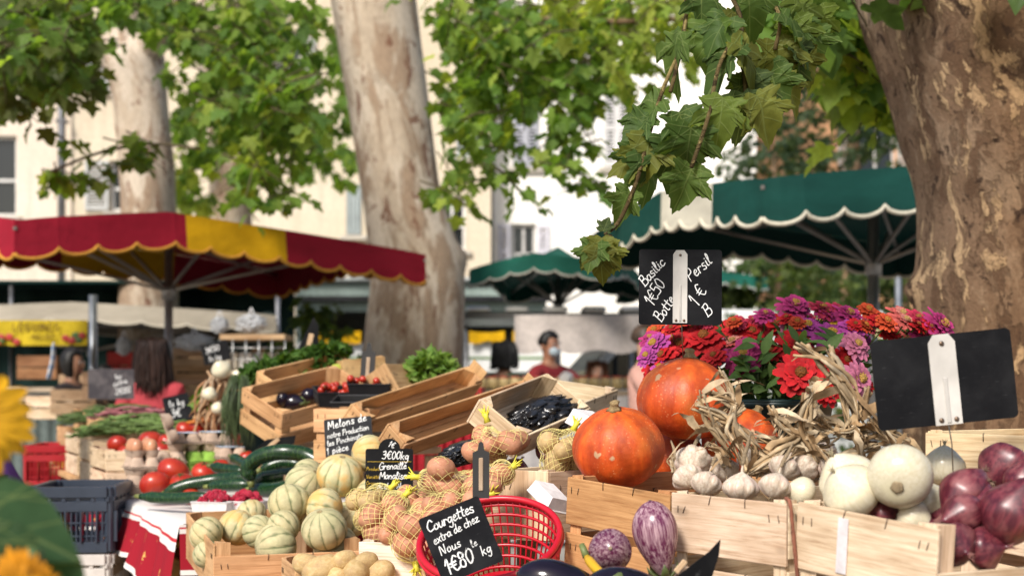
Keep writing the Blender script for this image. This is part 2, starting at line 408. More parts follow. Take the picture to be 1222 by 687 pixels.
# ------------------------------------------------------------------ buildings
def facade(name, label, p0, ex, W, Ht, depth, openings, mat, cat='building'):
    """a block with real openings in its front; openings: (x0,x1,z0,z1,kind,shutter colour, open shutters?)"""
    ex = Vector(ex).normalized(); ey = Vector((-ex.y, ex.x, 0)); M = Matrix((ex, ey, Vector((0, 0, 1)))).transposed().to_4x4(); M.translation = Vector(p0)
    root = thing(name, label, cat, mat=M)
    xs = sorted({0, W, *[o[0] for o in openings], *[o[1] for o in openings]}); zs = sorted({0, Ht, *[o[2] for o in openings], *[o[3] for o in openings]})
    mb = MB()
    for i in range(len(xs) - 1):
        for j in range(len(zs) - 1):
            cx, cz = (xs[i] + xs[i + 1]) / 2, (zs[j] + zs[j + 1]) / 2
            if any(o[0] < cx < o[1] and o[2] < cz < o[3] for o in openings): continue
            mb.add([(xs[i], 0, zs[j]), (xs[i + 1], 0, zs[j]), (xs[i + 1], 0, zs[j + 1]), (xs[i], 0, zs[j + 1])], [(0, 1, 2, 3)], sm=False)
    for x0, x1, z0, z1, *_ in openings:
        for a, b in (((x0, z0), (x0, z1)), ((x0, z1), (x1, z1)), ((x1, z1), (x1, z0)), ((x1, z0), (x0, z0))):
            mb.add([(a[0], 0, a[1]), (b[0], 0, b[1]), (b[0], .22, b[1]), (a[0], .22, a[1])], [(0, 1, 2, 3)], sm=False)
    mb.add([(0, 0, 0), (0, depth, 0), (0, depth, Ht), (0, 0, Ht)], [(0, 1, 2, 3)], sm=False)
    mb.add([(W, 0, 0), (W, depth, 0), (W, depth, Ht), (W, 0, Ht)], [(3, 2, 1, 0)], sm=False)
    mb.add([(0, 0, Ht), (W, 0, Ht), (W, depth, Ht), (0, depth, Ht)], [(0, 1, 2, 3)], sm=False)
    mb.build('wall', MAT[mat], root)
    for x0, x1, z0, z1, kind, scol in openings:
        w, h = x1 - x0, z1 - z0
        f = MB(); fc = (.78, .76, .72)
        for a, b in (((x0 + .03, z0), (x0 + .03, z1)), ((x1 - .03, z0), (x1 - .03, z1)), ((x0 + .06, z1 - .03), (x1 - .06, z1 - .03)), ((x0 + .06, z0 + .03), (x1 - .06, z0 + .03)), ((x0 + w / 2, z0 + .06), (x0 + w / 2, z1 - .06)), ((x0 + .06, z0 + h * .45), (x1 - .06, z0 + h * .45))):
            f.bar((a[0], .12, a[1]), (b[0], .12, b[1]), .05, .05, up=(0, 1, 0), col=fc)
        wn = f.build('window', MAT['paint'], root)
        g = MB(); g.box((x0 + w / 2, .17, z0 + h / 2), (w, .02, h)); g.build('pane', MAT['glass_pane'], wn)
        s = MB(); s.box((x0 + w / 2, -.03, z0 - .05), (w + .2, .12, .08), col=(.55, .5, .42)); s.build('sill', MAT['stone_paint'], root)
        def shutter(xa, xb, y):
            q = MB(); d = .055
            for xx in (xa + d / 2, xb - d / 2): q.box((xx, y, (z0 + z1) / 2), (d, .04, h - .02), col=scol)
            for zz in (z0 + .05, (z0 + z1) / 2, z1 - .05): q.box(((xa + xb) / 2, y, zz), (xb - xa - 2 * d - .002, .034, .08), col=scol)
            k = int(h / .075)
            for i in range(k):
                zz = z0 + .1 + i * (h - .2) / k
                q.box(((xa + xb) / 2, y, zz), (xb - xa - 2 * d, .05, .012), Matrix.Rotation(.7, 3, 'X'), col=scol)
            q.build('shutter', MAT['paint'], root)
        if kind == 'closed': shutter(x0 + .01, x0 + w / 2 - .003, -.02); shutter(x0 + w / 2 + .003, x1 - .01, -.02)
        elif kind == 'open': shutter(x0 - w / 2 - .02, x0 - .02, -.035); shutter(x1 + .02, x1 + w / 2 + .02, -.035)
        elif kind == 'openright': shutter(x1 + .02, x1 + w / 2 + .02, -.035)
        elif kind == 'openleft': shutter(x0 - w / 2 - .02, x0 - .02, -.035)
    return root
D = 26.0
def bx(px): return (px - 611) / F * D
def bz(py): return CAMH - (py - HZ) / F * D
xA = bx(-260); xB = bx(90)
shc = (.60, .60, .57); lav = (.50, .51, .56)
def op(x0, x1, y1, y0, kind, c, base): return (bx(x0) - base, bx(x1) - base, bz(y0), bz(y1), kind, c)
A = facade('rendered_house', 'pinkish beige rendered house with white framed window at far left', (xA, D, 0), (1, 0, 0), xB - xA, 11, 8,
           [op(-44, 20, 162, 258, 'none', shc, xA), op(-44, 20, -60, 40, 'none', shc, xA)], 'pink_render')
xC = bx(586)
Bd = facade('shuttered_house', 'yellow ochre rendered house with pale louvred shutters behind the plane trunks', (xB, D - .25, 0), (1, 0, 0), xC - xB, 11.5, 8,
            [op(136, 192, 50, 112, 'openleft', shc, xB), op(136, 192, 194, 254, 'openleft', shc, xB), op(415, 433, 222, 282, 'closed', (.38, .43, .42), xB), op(330, 362, 40, 110, 'open', shc, xB),
             op(545, 577, 92, 190, 'closed', (.66, .70, .68), xB), op(524, 556, 236, 300, 'openleft', (.66, .70, .68), xB)], 'ochre_render')
mb = MB(); mb.tube([(xB - .12, D - .42, 0), (xB - .12, D - .42, 10.8)], .07, 12, col=(.22, .22, .23))
for z in (2, 4, 6, 8, 10): mb.box((xB - .12, D - .40, z), (.2, .2, .05), col=(.16, .16, .17))
tag(mb.build('drainpipe', MAT['metal']), 'grey drainpipe running down where the beige and ochre houses meet', 'drainpipe')
mb = MB(); mb.box((xC - .1, D - .35, 5.75), (.28, .2, 11.5), col=(.50, .36, .22)); tag(mb.build('corner_pilaster', MAT['stone_paint'], Bd))
xD = bx(905)
facade('cream_house', 'sunlit cream white house with lavender grey shutters above green parasol', (xC + .03, D + .4, 0), (1, 0, 0), xD - xC, 12, 8,
       [op(610, 642, 100, 196, 'closed', lav, xC), op(608, 638, 264, 330, 'open', (.74, .72, .78), xC), op(720, 752, 100, 196, 'closed', (.8, .78, .76), xC), op(760, 792, 240, 300, 'closed', (.8, .78, .76), xC)], 'cream_render')
facade('orange_house', 'peach orange house seen past the branch above the right parasol', (bx(890), D + 6, 0), (1, .1, 0), 5.5, 9.5, 6, [(3.6, 4.5, 6.0, 7.6, 'open', (.7, .66, .6))], 'orange_render')

facade('beige_house', 'beige house hidden behind the big brown trunk at the right', (bx(1010) + 6, D + 3, 0), (1, -.12, 0), 26, 10, 8, [(3 + 4.2 * i, 4.3 + 4.2 * i, z, z + 2.0, 'open', shc) for i in range(5) for z in (1.2, 5.2)], 'pink_render')
# ------------------------------------------------------------------ leaves and trees
LEAF = [(0, 0), (.15, -.10), (.38, -.06), (.55, .05), (.44, .19), (.40, .27), (.58, .38), (.70, .60), (.52, .60), (.34, .60), (.30, .73), (.16, .90), (0, 1.08)]
def leaf_template(fine=False):
    half = LEAF
    if fine:   # serrated outline
        h2 = []
        for i in range(len(half) - 1):
            a, b = Vector(half[i]), Vector(half[i + 1]); h2.append(tuple(a))
            if (b - a).length > .16 and i > 0:
                m = a.lerp(b, .5); d = (b - a); nrm = Vector((d.y, -d.x)).normalized(); h2.append(tuple(a.lerp(b, .35) + nrm * .022)); h2.append(tuple(a.lerp(b, .5) - nrm * .015))
        h2.append(half[-1]); half = h2
    ol = half + [(-x, y) for x, y in half[-2:0:-1]]
    P = [(0, .30, 0)] + [(x, y, 0) for x, y in ol]; T = []
    k = len(ol)
    mid = [(x * .5, .30 + (y - .30) * .5) for x, y in ol]
    P += [(x, y, 0) for x, y in mid]
    for i in range(k):
        j = (i + 1) % k
        T += [(1 + i, 1 + j, 1 + k + j), (1 + i, 1 + k + j, 1 + k + i), (0, 1 + k + i, 1 + k + j)]
    P = np.array(P); 
    return P, np.array(T)
LT, LTF = leaf_template(), leaf_template(True)
class Leaves:
    def __init__(s, tpl=LT, fold=.25, droop=.22): s.P = []; s.X = []; s.Y = []; s.S = []; s.C = []; s.tpl = tpl; s.fold = fold; s.droop = droop; s.tw = MB(); s.curl = .05
    def leaf(s, p, tip, nrm, size, col):
        y = Vector(tip).normalized(); n = Vector(nrm); x = y.cross(n)
        if x.length < 1e-3: x = y.orthogonal()
        x.normalize(); s.P.append(p[:]); s.X.append(x[:]); s.Y.append(y[:]); s.S.append(size); s.C.append(col)
    def cluster(s, c, n, spread, size, pal, hang=.5, twig=True):
        c = Vector(c); a = rnd(0, 6.28); d = Vector((math.cos(a), math.sin(a), -hang * rnd(.4, 1.3))).normalized(); L = spread * rnd(.8, 1.6)
        p0 = c - d * L * .5; p1 = c + d * L * .5 + Vector((0, 0, -.12 * L)); pm = (p0 + p1) / 2 + Vector((0, 0, .1 * L))
        if twig: s.tw.tube([p0, pm, p1], [.006, .005, .003], 4, col=(.12, .10, .05), cap=False)
        for i in range(n):
            t = rnd(.1, 1.05); q = p0.lerp(pm, t * 2) if t < .5 else pm.lerp(p1, t * 2 - 1)
            b = rnd(0, 6.28); out = Vector((math.cos(b), math.sin(b), 0))
            tip = (out * .8 + d * .5 + Vector((0, 0, -rnd(.2, 1.0)))).normalized()
            nr = Vector((rnd(-.5, .5), rnd(-.5, .5), 1)) + out * rnd(0, .6)
            q = q + out * rnd(.02, .09) + Vector((0, 0, rnd(-.05, .02)))
            k = R.choice(pal); v = rnd(.75, 1.25)
            s.leaf(q, tip, nr, size * rnd(.6, 1.15), (k[0] * v, k[1] * v, k[2] * v))
    def build(s, name, mat, parent=None):
        P0, T0 = s.tpl; K = len(P0); N = len(s.P)
        P, X, Y, Sz = np.array(s.P), np.array(s.X), np.array(s.Y), np.array(s.S)[:, None]; Z = np.cross(X, Y)
        f = NP.uniform(-.15, 1.0, (N, 1)) * s.fold; dr = NP.uniform(.2, 1.6, (N, 1)) * s.droop; cu = NP.uniform(-.3, .3, (N, 1))
        x, y = P0[:, 0][None], P0[:, 1][None]
        z = f * np.abs(x) - dr * y * y + cu * x * y + s.curl * np.sin(9 * x + 5 * y + NP.uniform(0, 6, (N, 1)))
        W = P[:, None] + Sz[:, None] * (x[..., None] * X[:, None] + y[..., None] * Y[:, None] + z[..., None] * Z[:, None])
        tri = (T0[None] + (np.arange(N) * K)[:, None, None]).reshape(-1, 3)
        nv0 = N * K; tv = np.array(s.tw.v).reshape(-1, 3) if s.tw.v else np.zeros((0, 3))
        me = bpy.data.meshes.new(name); fs = tri.tolist() + [tuple(i + nv0 for i in q) for q in s.tw.f]
        me.from_pydata(np.vstack([W.reshape(-1, 3), tv]), [], fs)
        me.materials.append(MAT[mat]); me.materials.append(MAT['matte'])
        mi = np.zeros(len(fs), np.int32); mi[len(tri):] = 1; me.polygons.foreach_set('material_index', mi)
        me.polygons.foreach_set('use_smooth', np.ones(len(fs), bool))
        c = np.ones((nv0 + len(tv), 4), np.float32); c[:nv0, :3] = np.repeat(np.array(s.C), K, 0)
        if len(tv): c[nv0:, :3] = np.array(s.tw.c)
        me.color_attributes.new('Col', 'FLOAT_COLOR', 'POINT').data.foreach_set('color', c.ravel())
        b = np.zeros((nv0 + len(tv), 3), np.float32); b[:nv0] = np.tile(P0, (N, 1)); me.attributes.new('bc', 'FLOAT_VECTOR', 'POINT').data.foreach_set('vector', b.ravel())
        o = bpy.data.objects.new(name, me); COL.objects.link(o)
        if parent is not None: o.parent = parent
        return o

def trunk(mb, pts, rad, n=40, sub=10, lump=.06, seed=0, colf=None, bumps=()):
    P = crom(pts, sub); m = len(P); rr = [0] * m
    for i in range(m):
        t = i / (m - 1) * (len(rad) - 1); k = min(int(t), len(rad) - 2); rr[i] = rad[k] + (rad[k + 1] - rad[k]) * (t - k)
    vs = []; bc = []; cs = []; fs = []
    for i in range(m):
        T = (P[min(i + 1, m - 1)] - P[max(i - 1, 0)]).normalized(); nx = T.cross(Vector((0, 1, 0))).normalized(); ny = T.cross(nx)
        for k in range(n):
            th = 2 * math.pi * k / n; dv = nx * math.cos(th) + ny * math.sin(th)
            q = P[i] + dv * rr[i]; w = mnoise.noise(Vector((math.cos(th) * 1.2, math.sin(th) * 1.2, P[i].z * 1.1 + seed)))
            w2 = mnoise.noise(q * 5 + Vector((seed, 0, 0)))
            r = rr[i] * (1 + lump * w * 1.6 + lump * .45 * w2)
            for bp, br, bh in bumps:
                dd = (q - Vector(bp)).length / br
                if dd < 2.5: r += bh * math.exp(-dd * dd * 1.5)
            q = P[i] + dv * r; vs.append(q); bc.append((math.cos(th) * rr[i] + seed, math.sin(th) * rr[i], q.z)); cs.append(colf(th, q) if colf else (1, 1, 1))
    for i in range(m - 1):
        for k in range(n): k2 = (k + 1) % n; fs.append((i * n + k, i * n + k2, (i + 1) * n + k2, (i + 1) * n + k))
    fs.append(tuple(range(n - 1, -1, -1))); fs.append(tuple((m - 1) * n + k for k in range(n)))
    mb.add(vs, fs, bc=bc, cols=cs)
GR = [(.165, .275, .055), (.135, .24, .052), (.20, .30, .058), (.105, .19, .048)]
GB = [(.29, .37, .07), (.34, .39, .08), (.23, .32, .065)]
GD = [(.11, .145, .045), (.135, .16, .045), (.09, .125, .04)]
def fill(L, blobs, size, pal):
    for px, py, rx, ry, d, dd, n, *pp in blobs:
        for _ in range(max(1, round(n * (.14 if py < -20 else .85 if py < 62 else .62)))):
            while True:
                a, b = rnd(-1, 1), rnd(-1, 1)
                if a * a + b * b < 1: break
            L.cluster(U(px + a * rx, py + b * ry, d + rnd(-dd, dd)), R.randint(4, 9), .34, size, pp[0] if pp else pal)

# middle plane tree
t = thing('plane_tree', 'big pale plane tree with leaning mottled trunk behind the red parasol', 'tree', (U(490, 440, 12).x, 12, 0))
o = Vector(t.location)
mb = MB(); T0 = lambda px, py, d=12: U(px, py, d) - o
trunk(mb, [(-.02, 0, -.1), T0(491, 520), T0(492, 440), T0(497, 330), T0(480, 240), T0(463, 120), T0(446, 0), T0(425, -160), T0(400, -330)],
      [.62, .50, .43, .40, .335, .34, .36, .36, .32], seed=3.1, lump=.022, colf=lambda th, q: (.84, .90, .92) if False else (1, 1, 1), bumps=[(T0(545, 308), .10, .07)])
tr = mb.build('trunk', MAT['pale_bark'], t)
mb = MB(); trunk(mb, [T0(450, -20), T0(520, -90), T0(600, -120, 11), T0(700, -130, 9.5)], [.2, .15, .10, .05], 16, 6, seed=8)
trunk(mb, [T0(435, -60), T0(370, -110), T0(270, -120, 10.5), T0(150, -140, 9)], [.2, .14, .09, .05], 16, 6, seed=9)
mb.tube(crom([T0(500, -40, 11), T0(560, 8, 10), T0(640, 22, 9.5), T0(740, 26, 9), T0(815, 22, 8.6)]), .02, 6, col=(.55, .5, .42))
mb.build('limb', MAT['pale_bark'], t)
L = Leaves()
fill(L, [(265, 40, 60, 50, 10.5, 1.2, 40), (318, 60, 60, 70, 10, 1.3, 66), (300, 130, 55, 50, 9.5, 1.0, 48), (312, 165, 45, 45, 9.5, 1.0, 36), (310, 215, 30, 38, 9.2, .5, 15), (250, 125, 22, 40, 10, .8, 14), (372, 150, 14, 60, 13.5, .3, 12), (330, 110, 45, 30, 9, .6, 16),
         (585, 20, 50, 45, 10, 1.2, 46), (640, 40, 100, 55, 10, 1.3, 70), (720, 15, 90, 40, 9.5, 1.2, 44, GB), (556, 90, 22, 55, 9.8, .5, 18), (545, 165, 10, 45, 9.8, .4, 9), (545, 215, 22, 20, 9.8, .4, 6), (590, 110, 40, 60, 9.6, .6, 26), (595, 180, 22, 50, 9.4, .4, 12), (602, 212, 9, 22, 9.4, .3, 5),
         (650, 115, 40, 35, 9.5, .6, 20), (690, 120, 22, 70, 9.2, .4, 14), (682, 180, 16, 50, 9.2, .4, 10), (655, 172, 6, 9, 9.2, .2, 2), (720, 90, 30, 40, 9.4, .6, 13), (745, 60, 40, 30, 9, .6, 14, GB), (800, 12, 40, 26, 8.8, .6, 13, GB), (812, 50, 18, 26, 9.2, .4, 5, GB),
         (610, 70, 90, 30, 10, .6, 26), (690, 30, 70, 30, 10, .8, 20, GB), (215, 20, 40, 22, 11, .6, 8), (450, -60, 330, 60, 10.5, 1.5, 110)], .102, GR + GB[:1] + GR)
c = L.build('crown', 'leaf', t); c.location = -o
# left plane tree, further back
t = thing('plane_tree', 'grey plane tree with forking trunk in front of the ochre house at upper left', 'tree', (U(172, 440, 15).x, 15, 0))
o = Vector(t.location); T0 = lambda px, py, d=15: U(px, py, d) - o
mb = MB(); trunk(mb, [(0, 0, -.1), T0(175, 420), T0(177, 250), T0(170, 140), T0(160, 75), T0(150, 30), T0(150, -120)], [.40, .31, .28, .29, .31, .22, .16], 32, 8, seed=12)
mb.build('trunk', MAT['pale_bark'], t)
mb = MB(); trunk(mb, [T0(158, 85), T0(118, 55), T0(80, 25), T0(30, -20), T0(-60, -60)], [.20, .15, .12, .09, .06], 16, 6, seed=15)
trunk(mb, [T0(168, 70), T0(200, 30, 14.6), T0(225, -30, 14), T0(240, -110, 13.5)], [.17, .13, .10, .07], 16, 6, seed=19); mb.build('limb', MAT['pale_bark'], t)
L = Leaves()
fill(L, [(30, 20, 60, 45, 9, 1.2, 46, GR + GD), (60, 60, 45, 40, 9, 1.0, 28, GR + GD), (15, 80, 30, 45, 9, .8, 20, GR + GD), (24, 112, 12, 26, 9, .3, 6, GD), (70, 90, 9, 30, 9, .3, 5, GD), (5, 115, 12, 20, 9, .3, 4, GD),
         (110, 20, 50, 28, 9.5, 1.0, 20, GR + GD), (175, 4, 60, 16, 10, 1, 16), (110, 65, 18, 16, 9.5, .4, 5), (90, -60, 200, 50, 10, 1.5, 60),
         (62, 212, 20, 14, 9.5, .3, 4, GR + GB), (110, 194, 22, 10, 9.5, .2, 4), (150, 186, 22, 12, 9.5, .3, 4), (182, 184, 18, 16, 9.4, .3, 4), (85, 205, 20, 10, 9.5, .2, 2)], .115, GR)
L.tw.tube(crom([T0(240, 178, 9.4) + o, T0(182, 172, 9.4) + o, T0(120, 182, 9.5) + o, T0(60, 205, 9.5) + o]), .010, 6, col=(.2, .16, .1))
c = L.build('crown', 'leaf', t); c.location = -o
t = thing('plane_tree', 'slim pale trunked plane tree half hidden behind hanging leaves', 'tree', (U(275, 440, 18).x, 18, 0))
o = Vector(t.location); T0 = lambda px, py, d=18: U(px, py, d) - o
mb = MB(); trunk(mb, [(0, 0, -.1), T0(272, 420), T0(274, 240), T0(272, 120), T0(262, 40), T0(255, -100)], [.36, .29, .27, .27, .26, .2], 28, 8, seed=22); mb.build('trunk', MAT['pale_bark'], t)
mb = MB(); trunk(mb, [T0(262, 90), T0(236, 54), T0(200, 24), T0(150, -5), T0(90, -40)], [.19, .15, .13, .10, .07], 16, 6, seed=25); mb.build('limb', MAT['pale_bark'], t)
L = Leaves(); fill(L, [(228, 210, 20, 40, 16.5, .5, 22, GR + GB), (235, 160, 30, 40, 16.5, .8, 22), (225, 240, 18, 14, 16.5, .4, 8, GB), (300, 60, 60, 80, 17, 1, 40), (395, 120, 50, 90, 16, 1, 50), (370, 200, 30, 22, 16, .6, 8), (250, -30, 120, 60, 17, 1.5, 30)], .15, GR)
c = L.build('crown', 'leaf', t); c.location = -o
# near plane tree on the right
DR = 5.0
t = thing('plane_tree', 'massive brown plane tree with flaking bark at the right edge', 'tree', (U(1235, 440, DR).x, DR, 0))
o = Vector(t.location); T0 = lambda px, py, d=DR: U(px, py, d) - o
mb = MB(); trunk(mb, [(.02, 0, -.1), T0(1250, 640), T0(1243, 520), T0(1236, 420), T0(1229, 345), T0(1226, 260), T0(1212, 180), T0(1188, 100), T0(1160, 0), T0(1120, -160)],
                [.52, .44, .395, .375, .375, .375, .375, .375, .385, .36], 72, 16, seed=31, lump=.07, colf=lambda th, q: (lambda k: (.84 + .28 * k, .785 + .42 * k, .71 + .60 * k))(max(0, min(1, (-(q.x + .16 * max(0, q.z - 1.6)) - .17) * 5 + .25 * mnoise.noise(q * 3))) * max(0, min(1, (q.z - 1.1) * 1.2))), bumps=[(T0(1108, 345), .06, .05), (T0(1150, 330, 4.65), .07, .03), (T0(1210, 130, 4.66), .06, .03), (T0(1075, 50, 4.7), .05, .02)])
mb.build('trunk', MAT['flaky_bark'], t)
mb = MB(); trunk(mb, [T0(1120, -110), T0(1060, -170, 4.6), T0(990, -200, 4), T0(900, -170, 3.3), T0(845, -90, 2.95), T0(822, 0, 2.85)], [.16, .10, .07, .04, .022, .010], 16, 8, seed=35)
for q in ([(822, 0, 2.85), (812, 60, 2.8), (800, 110, 2.78)], [(838, -50, 2.9), (880, 10, 2.85), (885, 60, 2.8), (892, 130, 2.76)], [(845, -90, 2.95), (905, -20, 2.95), (930, 20, 2.9), (925, 60, 2.9)], [(812, 60, 2.8), (790, 110, 2.8), (772, 170, 2.78)], [(880, 40, 2.83), (858, 80, 2.75), (845, 140, 2.72), (825, 200, 2.7)],
          [(772, 170, 2.78), (760, 215, 2.76), (740, 262, 2.75), (722, 280, 2.74)], [(700, 312, 2.76), (724, 298, 2.75), (728, 280, 2.74)]):
    mb.tube(crom([T0(*a) for a in q]), [.0045] * 1 * (len(crom([T0(*a) for a in q]))), 6, col=(.55, .62, .42))
mb.build('limb', MAT['flaky_bark'], t)
L = Leaves(); fill(L, [(995, 5, 35, 24, 5.7, .3, 14, GR), (1030, 55, 24, 45, 5.8, .3, 14, GR + GB), (1012, 85, 18, 26, 5.7, .3, 7, GB), (1052, 115, 14, 24, 5.8, .2, 6, GB), (960, 5, 34, 14, 5.4, .3, 8, GR), (1080, -60, 140, 60, 4.5, .6, 40)], .13, GR)
c = L.build('crown', 'leaf', t); c.location = -o
L = Leaves(LTF, .55, .75); L.curl = .09
NG = [(.085, .14, .034), (.10, .16, .036), (.07, .12, .032), (.13, .18, .036), (.17, .185, .038), (.06, .09, .03)]
def nl(px, py, d, size, ang, tilt, face=.5, col=None):
    """a leaf whose stalk is at the bearing; ang: direction of the tip in degrees (0 right, -90 down), face: how much of its face shows"""
    lim = 268 if px < 795 else 252 if px < 832 else 216 if px < 872 else 165
    if px > 745 and (py + size * .95 > lim + 12 or R.random() < (.38 if 780 < px < 875 else .14)): return
    a = math.radians(ang); tip = Vector((math.cos(a), rnd(-.35, .1), math.sin(a))); n = Vector((rnd(-.25, .25), -face, tilt)); k = col or R.choice(NG); v = rnd(.8, 1.2)
    L.leaf(U(px, py, d), tip, n, S(size * .90, d), (k[0] * v, k[1] * v, k[2] * v))
YG = (.15, .155, .03)
for a in [(845, 135, 2.70, 78, -105, .4, 1), (875, 50, 2.75, 66, -30, .9, .5), (885, 60, 2.76, 70, -150, 1, .4), (900, 115, 2.74, 64, -60, .3, .8), (885, 112, 2.74, 60, -80, .2, .9), (862, 118, 2.72, 60, -95, .5, .9),
          (800, 105, 2.8, 68, -120, .4, .7), (812, 95, 2.78, 60, -60, .6, .7), (775, 165, 2.78, 60, -100, .3, .9), (768, 180, 2.77, 62, -70, .5, .8), (800, 165, 2.78, 62, -85, .2, .9), (825, 150, 2.74, 66, -95, .4, 1),
          (832, 205, 2.7, 60, -80, .4, .9), (870, 150, 2.74, 62, -85, .2, .8), (826, 200, 2.72, 56, -110, .4, .8), (790, 205, 2.76, 52, -100, .2, .9), (752, 228, 2.76, 40, -120, .3, .7), (840, 80, 2.78, 64, -140, .8, .5), (850, 30, 2.82, 64, -100, .8, .5), (815, 40, 2.8, 60, -130, .9, .4),
          (905, 10, 2.9, 60, -60, .9, .5), (930, 20, 2.9, 58, -20, 1, .4), (925, 50, 2.9, 62, -80, .5, .7), (940, 55, 2.9, 48, -40, .7, .6), (900, 50, 2.85, 60, -40, .8, .5), (870, 15, 2.85, 64, -50, .9, .5), (835, -10, 2.85, 60, -80, .9, .5), (890, -10, 2.9, 60, -70, .9, .5), (950, -5, 2.95, 60, -60, .8, .5),
          (920, 85, 2.85, 52, -70, .3, .8), (935, 95, 2.88, 40, -45, .5, .7), (792, 120, 2.8, 56, -160, .7, .6), (810, 135, 2.78, 58, -70, .5, .7), (850, 95, 2.76, 60, -60, .6, .7), (775, 140, 2.8, 50, -140, .6, .6), (765, 190, 2.78, 48, -160, .6, .6), (880, 160, 2.76, 50, -60, .3, .8), (803, 215, 2.74, 50, -90, .3, .9), (845, 180, 2.72, 52, -100, .3, .9),
          (905, 30, 2.86, 60, -100, .5, .7), (868, 80, 2.75, 62, -110, .5, .8), (820, 15, 2.83, 58, -95, .6, .6), (860, -5, 2.84, 60, -85, .6, .6), (925, -5, 2.92, 55, -85, .6, .6), (893, 90, 2.78, 60, -80, .5, .7), (830, 110, 2.78, 58, -100, .5, .7), (785, 150, 2.79, 54, -95, .4, .7), (812, 172, 2.76, 54, -85, .4, .8), (868, 20, 2.8, 56, -120, .5, .6), (945, 25, 2.93, 52, -70, .6, .6), (955, 20, 2.94, 50, -100, .5, .7), (915, 70, 2.86, 50, -95, .4, .8), (938, 70, 2.9, 48, -80, .5, .8), (955, 62, 2.95, 44, -60, .6, .7), (968, 35, 2.98, 46, -75, .6, .6), (900, 95, 2.8, 46, -110, .3, .8), (975, 8, 3.0, 50, -90, .7, .6), (760, 150, 2.79, 46, -130, .5, .7), (756, 175, 2.78, 40, -110, .5, .7)]: nl(*a)
L2_, L = L, Leaves(LTF, .5, .6)
for a in [(718, 284, 2.74, 36, -95, .3, .9, YG), (712, 290, 2.74, 40, -110, .3, .8), (721, 292, 2.75, 38, -70, .4, .8), (717, 298, 2.73, 40, -90, .2, 1, YG), (708, 298, 2.75, 30, -120, .4, .8), (720, 276, 2.74, 20, 70, .5, .6), (726, 300, 2.75, 28, -60, .4, .7)]: nl(*a)
c = L.build('leafy_twig', 'near_leaf', t); c.location = -o; L = L2_
c = L.build('leafy_branch', 'near_leaf', t); c.location = -o

# dark conifer and shrubs beyond
def bushy(name, label, cat, px, d, h, w, n, pal, size=.06, trunk_h=None, base=0, group=None, cone=False):
    x = U(px, 440, d).x; t = thing(name, label, cat, (x, d, 0), group=group)
    mb = MB(); trunk(mb, [(0, 0, -.1), (.05, 0, h * .3), (-.04, .05, h * .6), (0, 0, h * .93)], [w * .07, w * .06, w * .04, .02], 12, 4, seed=px * .1); mb.build('trunk', MAT['flaky_bark'], t)
    L = Leaves(droop=.3)
    for _ in range(n):
        z = rnd(base, h); q = (z - base) / (h - base); r = w / 2 * ((1 - q) * .95 + .08 if cone else math.sqrt(max(.05, 1 - (2 * q - 1) ** 2)))
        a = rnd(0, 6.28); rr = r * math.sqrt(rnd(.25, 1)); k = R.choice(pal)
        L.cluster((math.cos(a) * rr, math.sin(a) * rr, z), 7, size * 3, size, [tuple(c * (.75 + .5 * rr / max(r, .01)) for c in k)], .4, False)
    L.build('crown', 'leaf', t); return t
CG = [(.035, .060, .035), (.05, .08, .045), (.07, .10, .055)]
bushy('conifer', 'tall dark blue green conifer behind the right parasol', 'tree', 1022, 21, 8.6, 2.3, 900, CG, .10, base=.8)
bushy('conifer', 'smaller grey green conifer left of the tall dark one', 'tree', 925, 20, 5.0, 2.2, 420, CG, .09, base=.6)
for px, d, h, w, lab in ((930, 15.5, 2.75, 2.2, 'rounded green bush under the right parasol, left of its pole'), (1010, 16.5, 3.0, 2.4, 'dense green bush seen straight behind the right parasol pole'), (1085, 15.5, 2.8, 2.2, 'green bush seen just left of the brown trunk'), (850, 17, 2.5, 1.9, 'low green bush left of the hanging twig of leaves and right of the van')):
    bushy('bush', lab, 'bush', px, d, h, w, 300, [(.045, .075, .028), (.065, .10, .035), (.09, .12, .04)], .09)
bushy('potted_shrub', 'small leafy shrub beside the trunk under the red parasol edge', 'shrub', 372, 10.5, 1.85, .75, 110, [(.05, .09, .03), (.08, .12, .035)], .07)

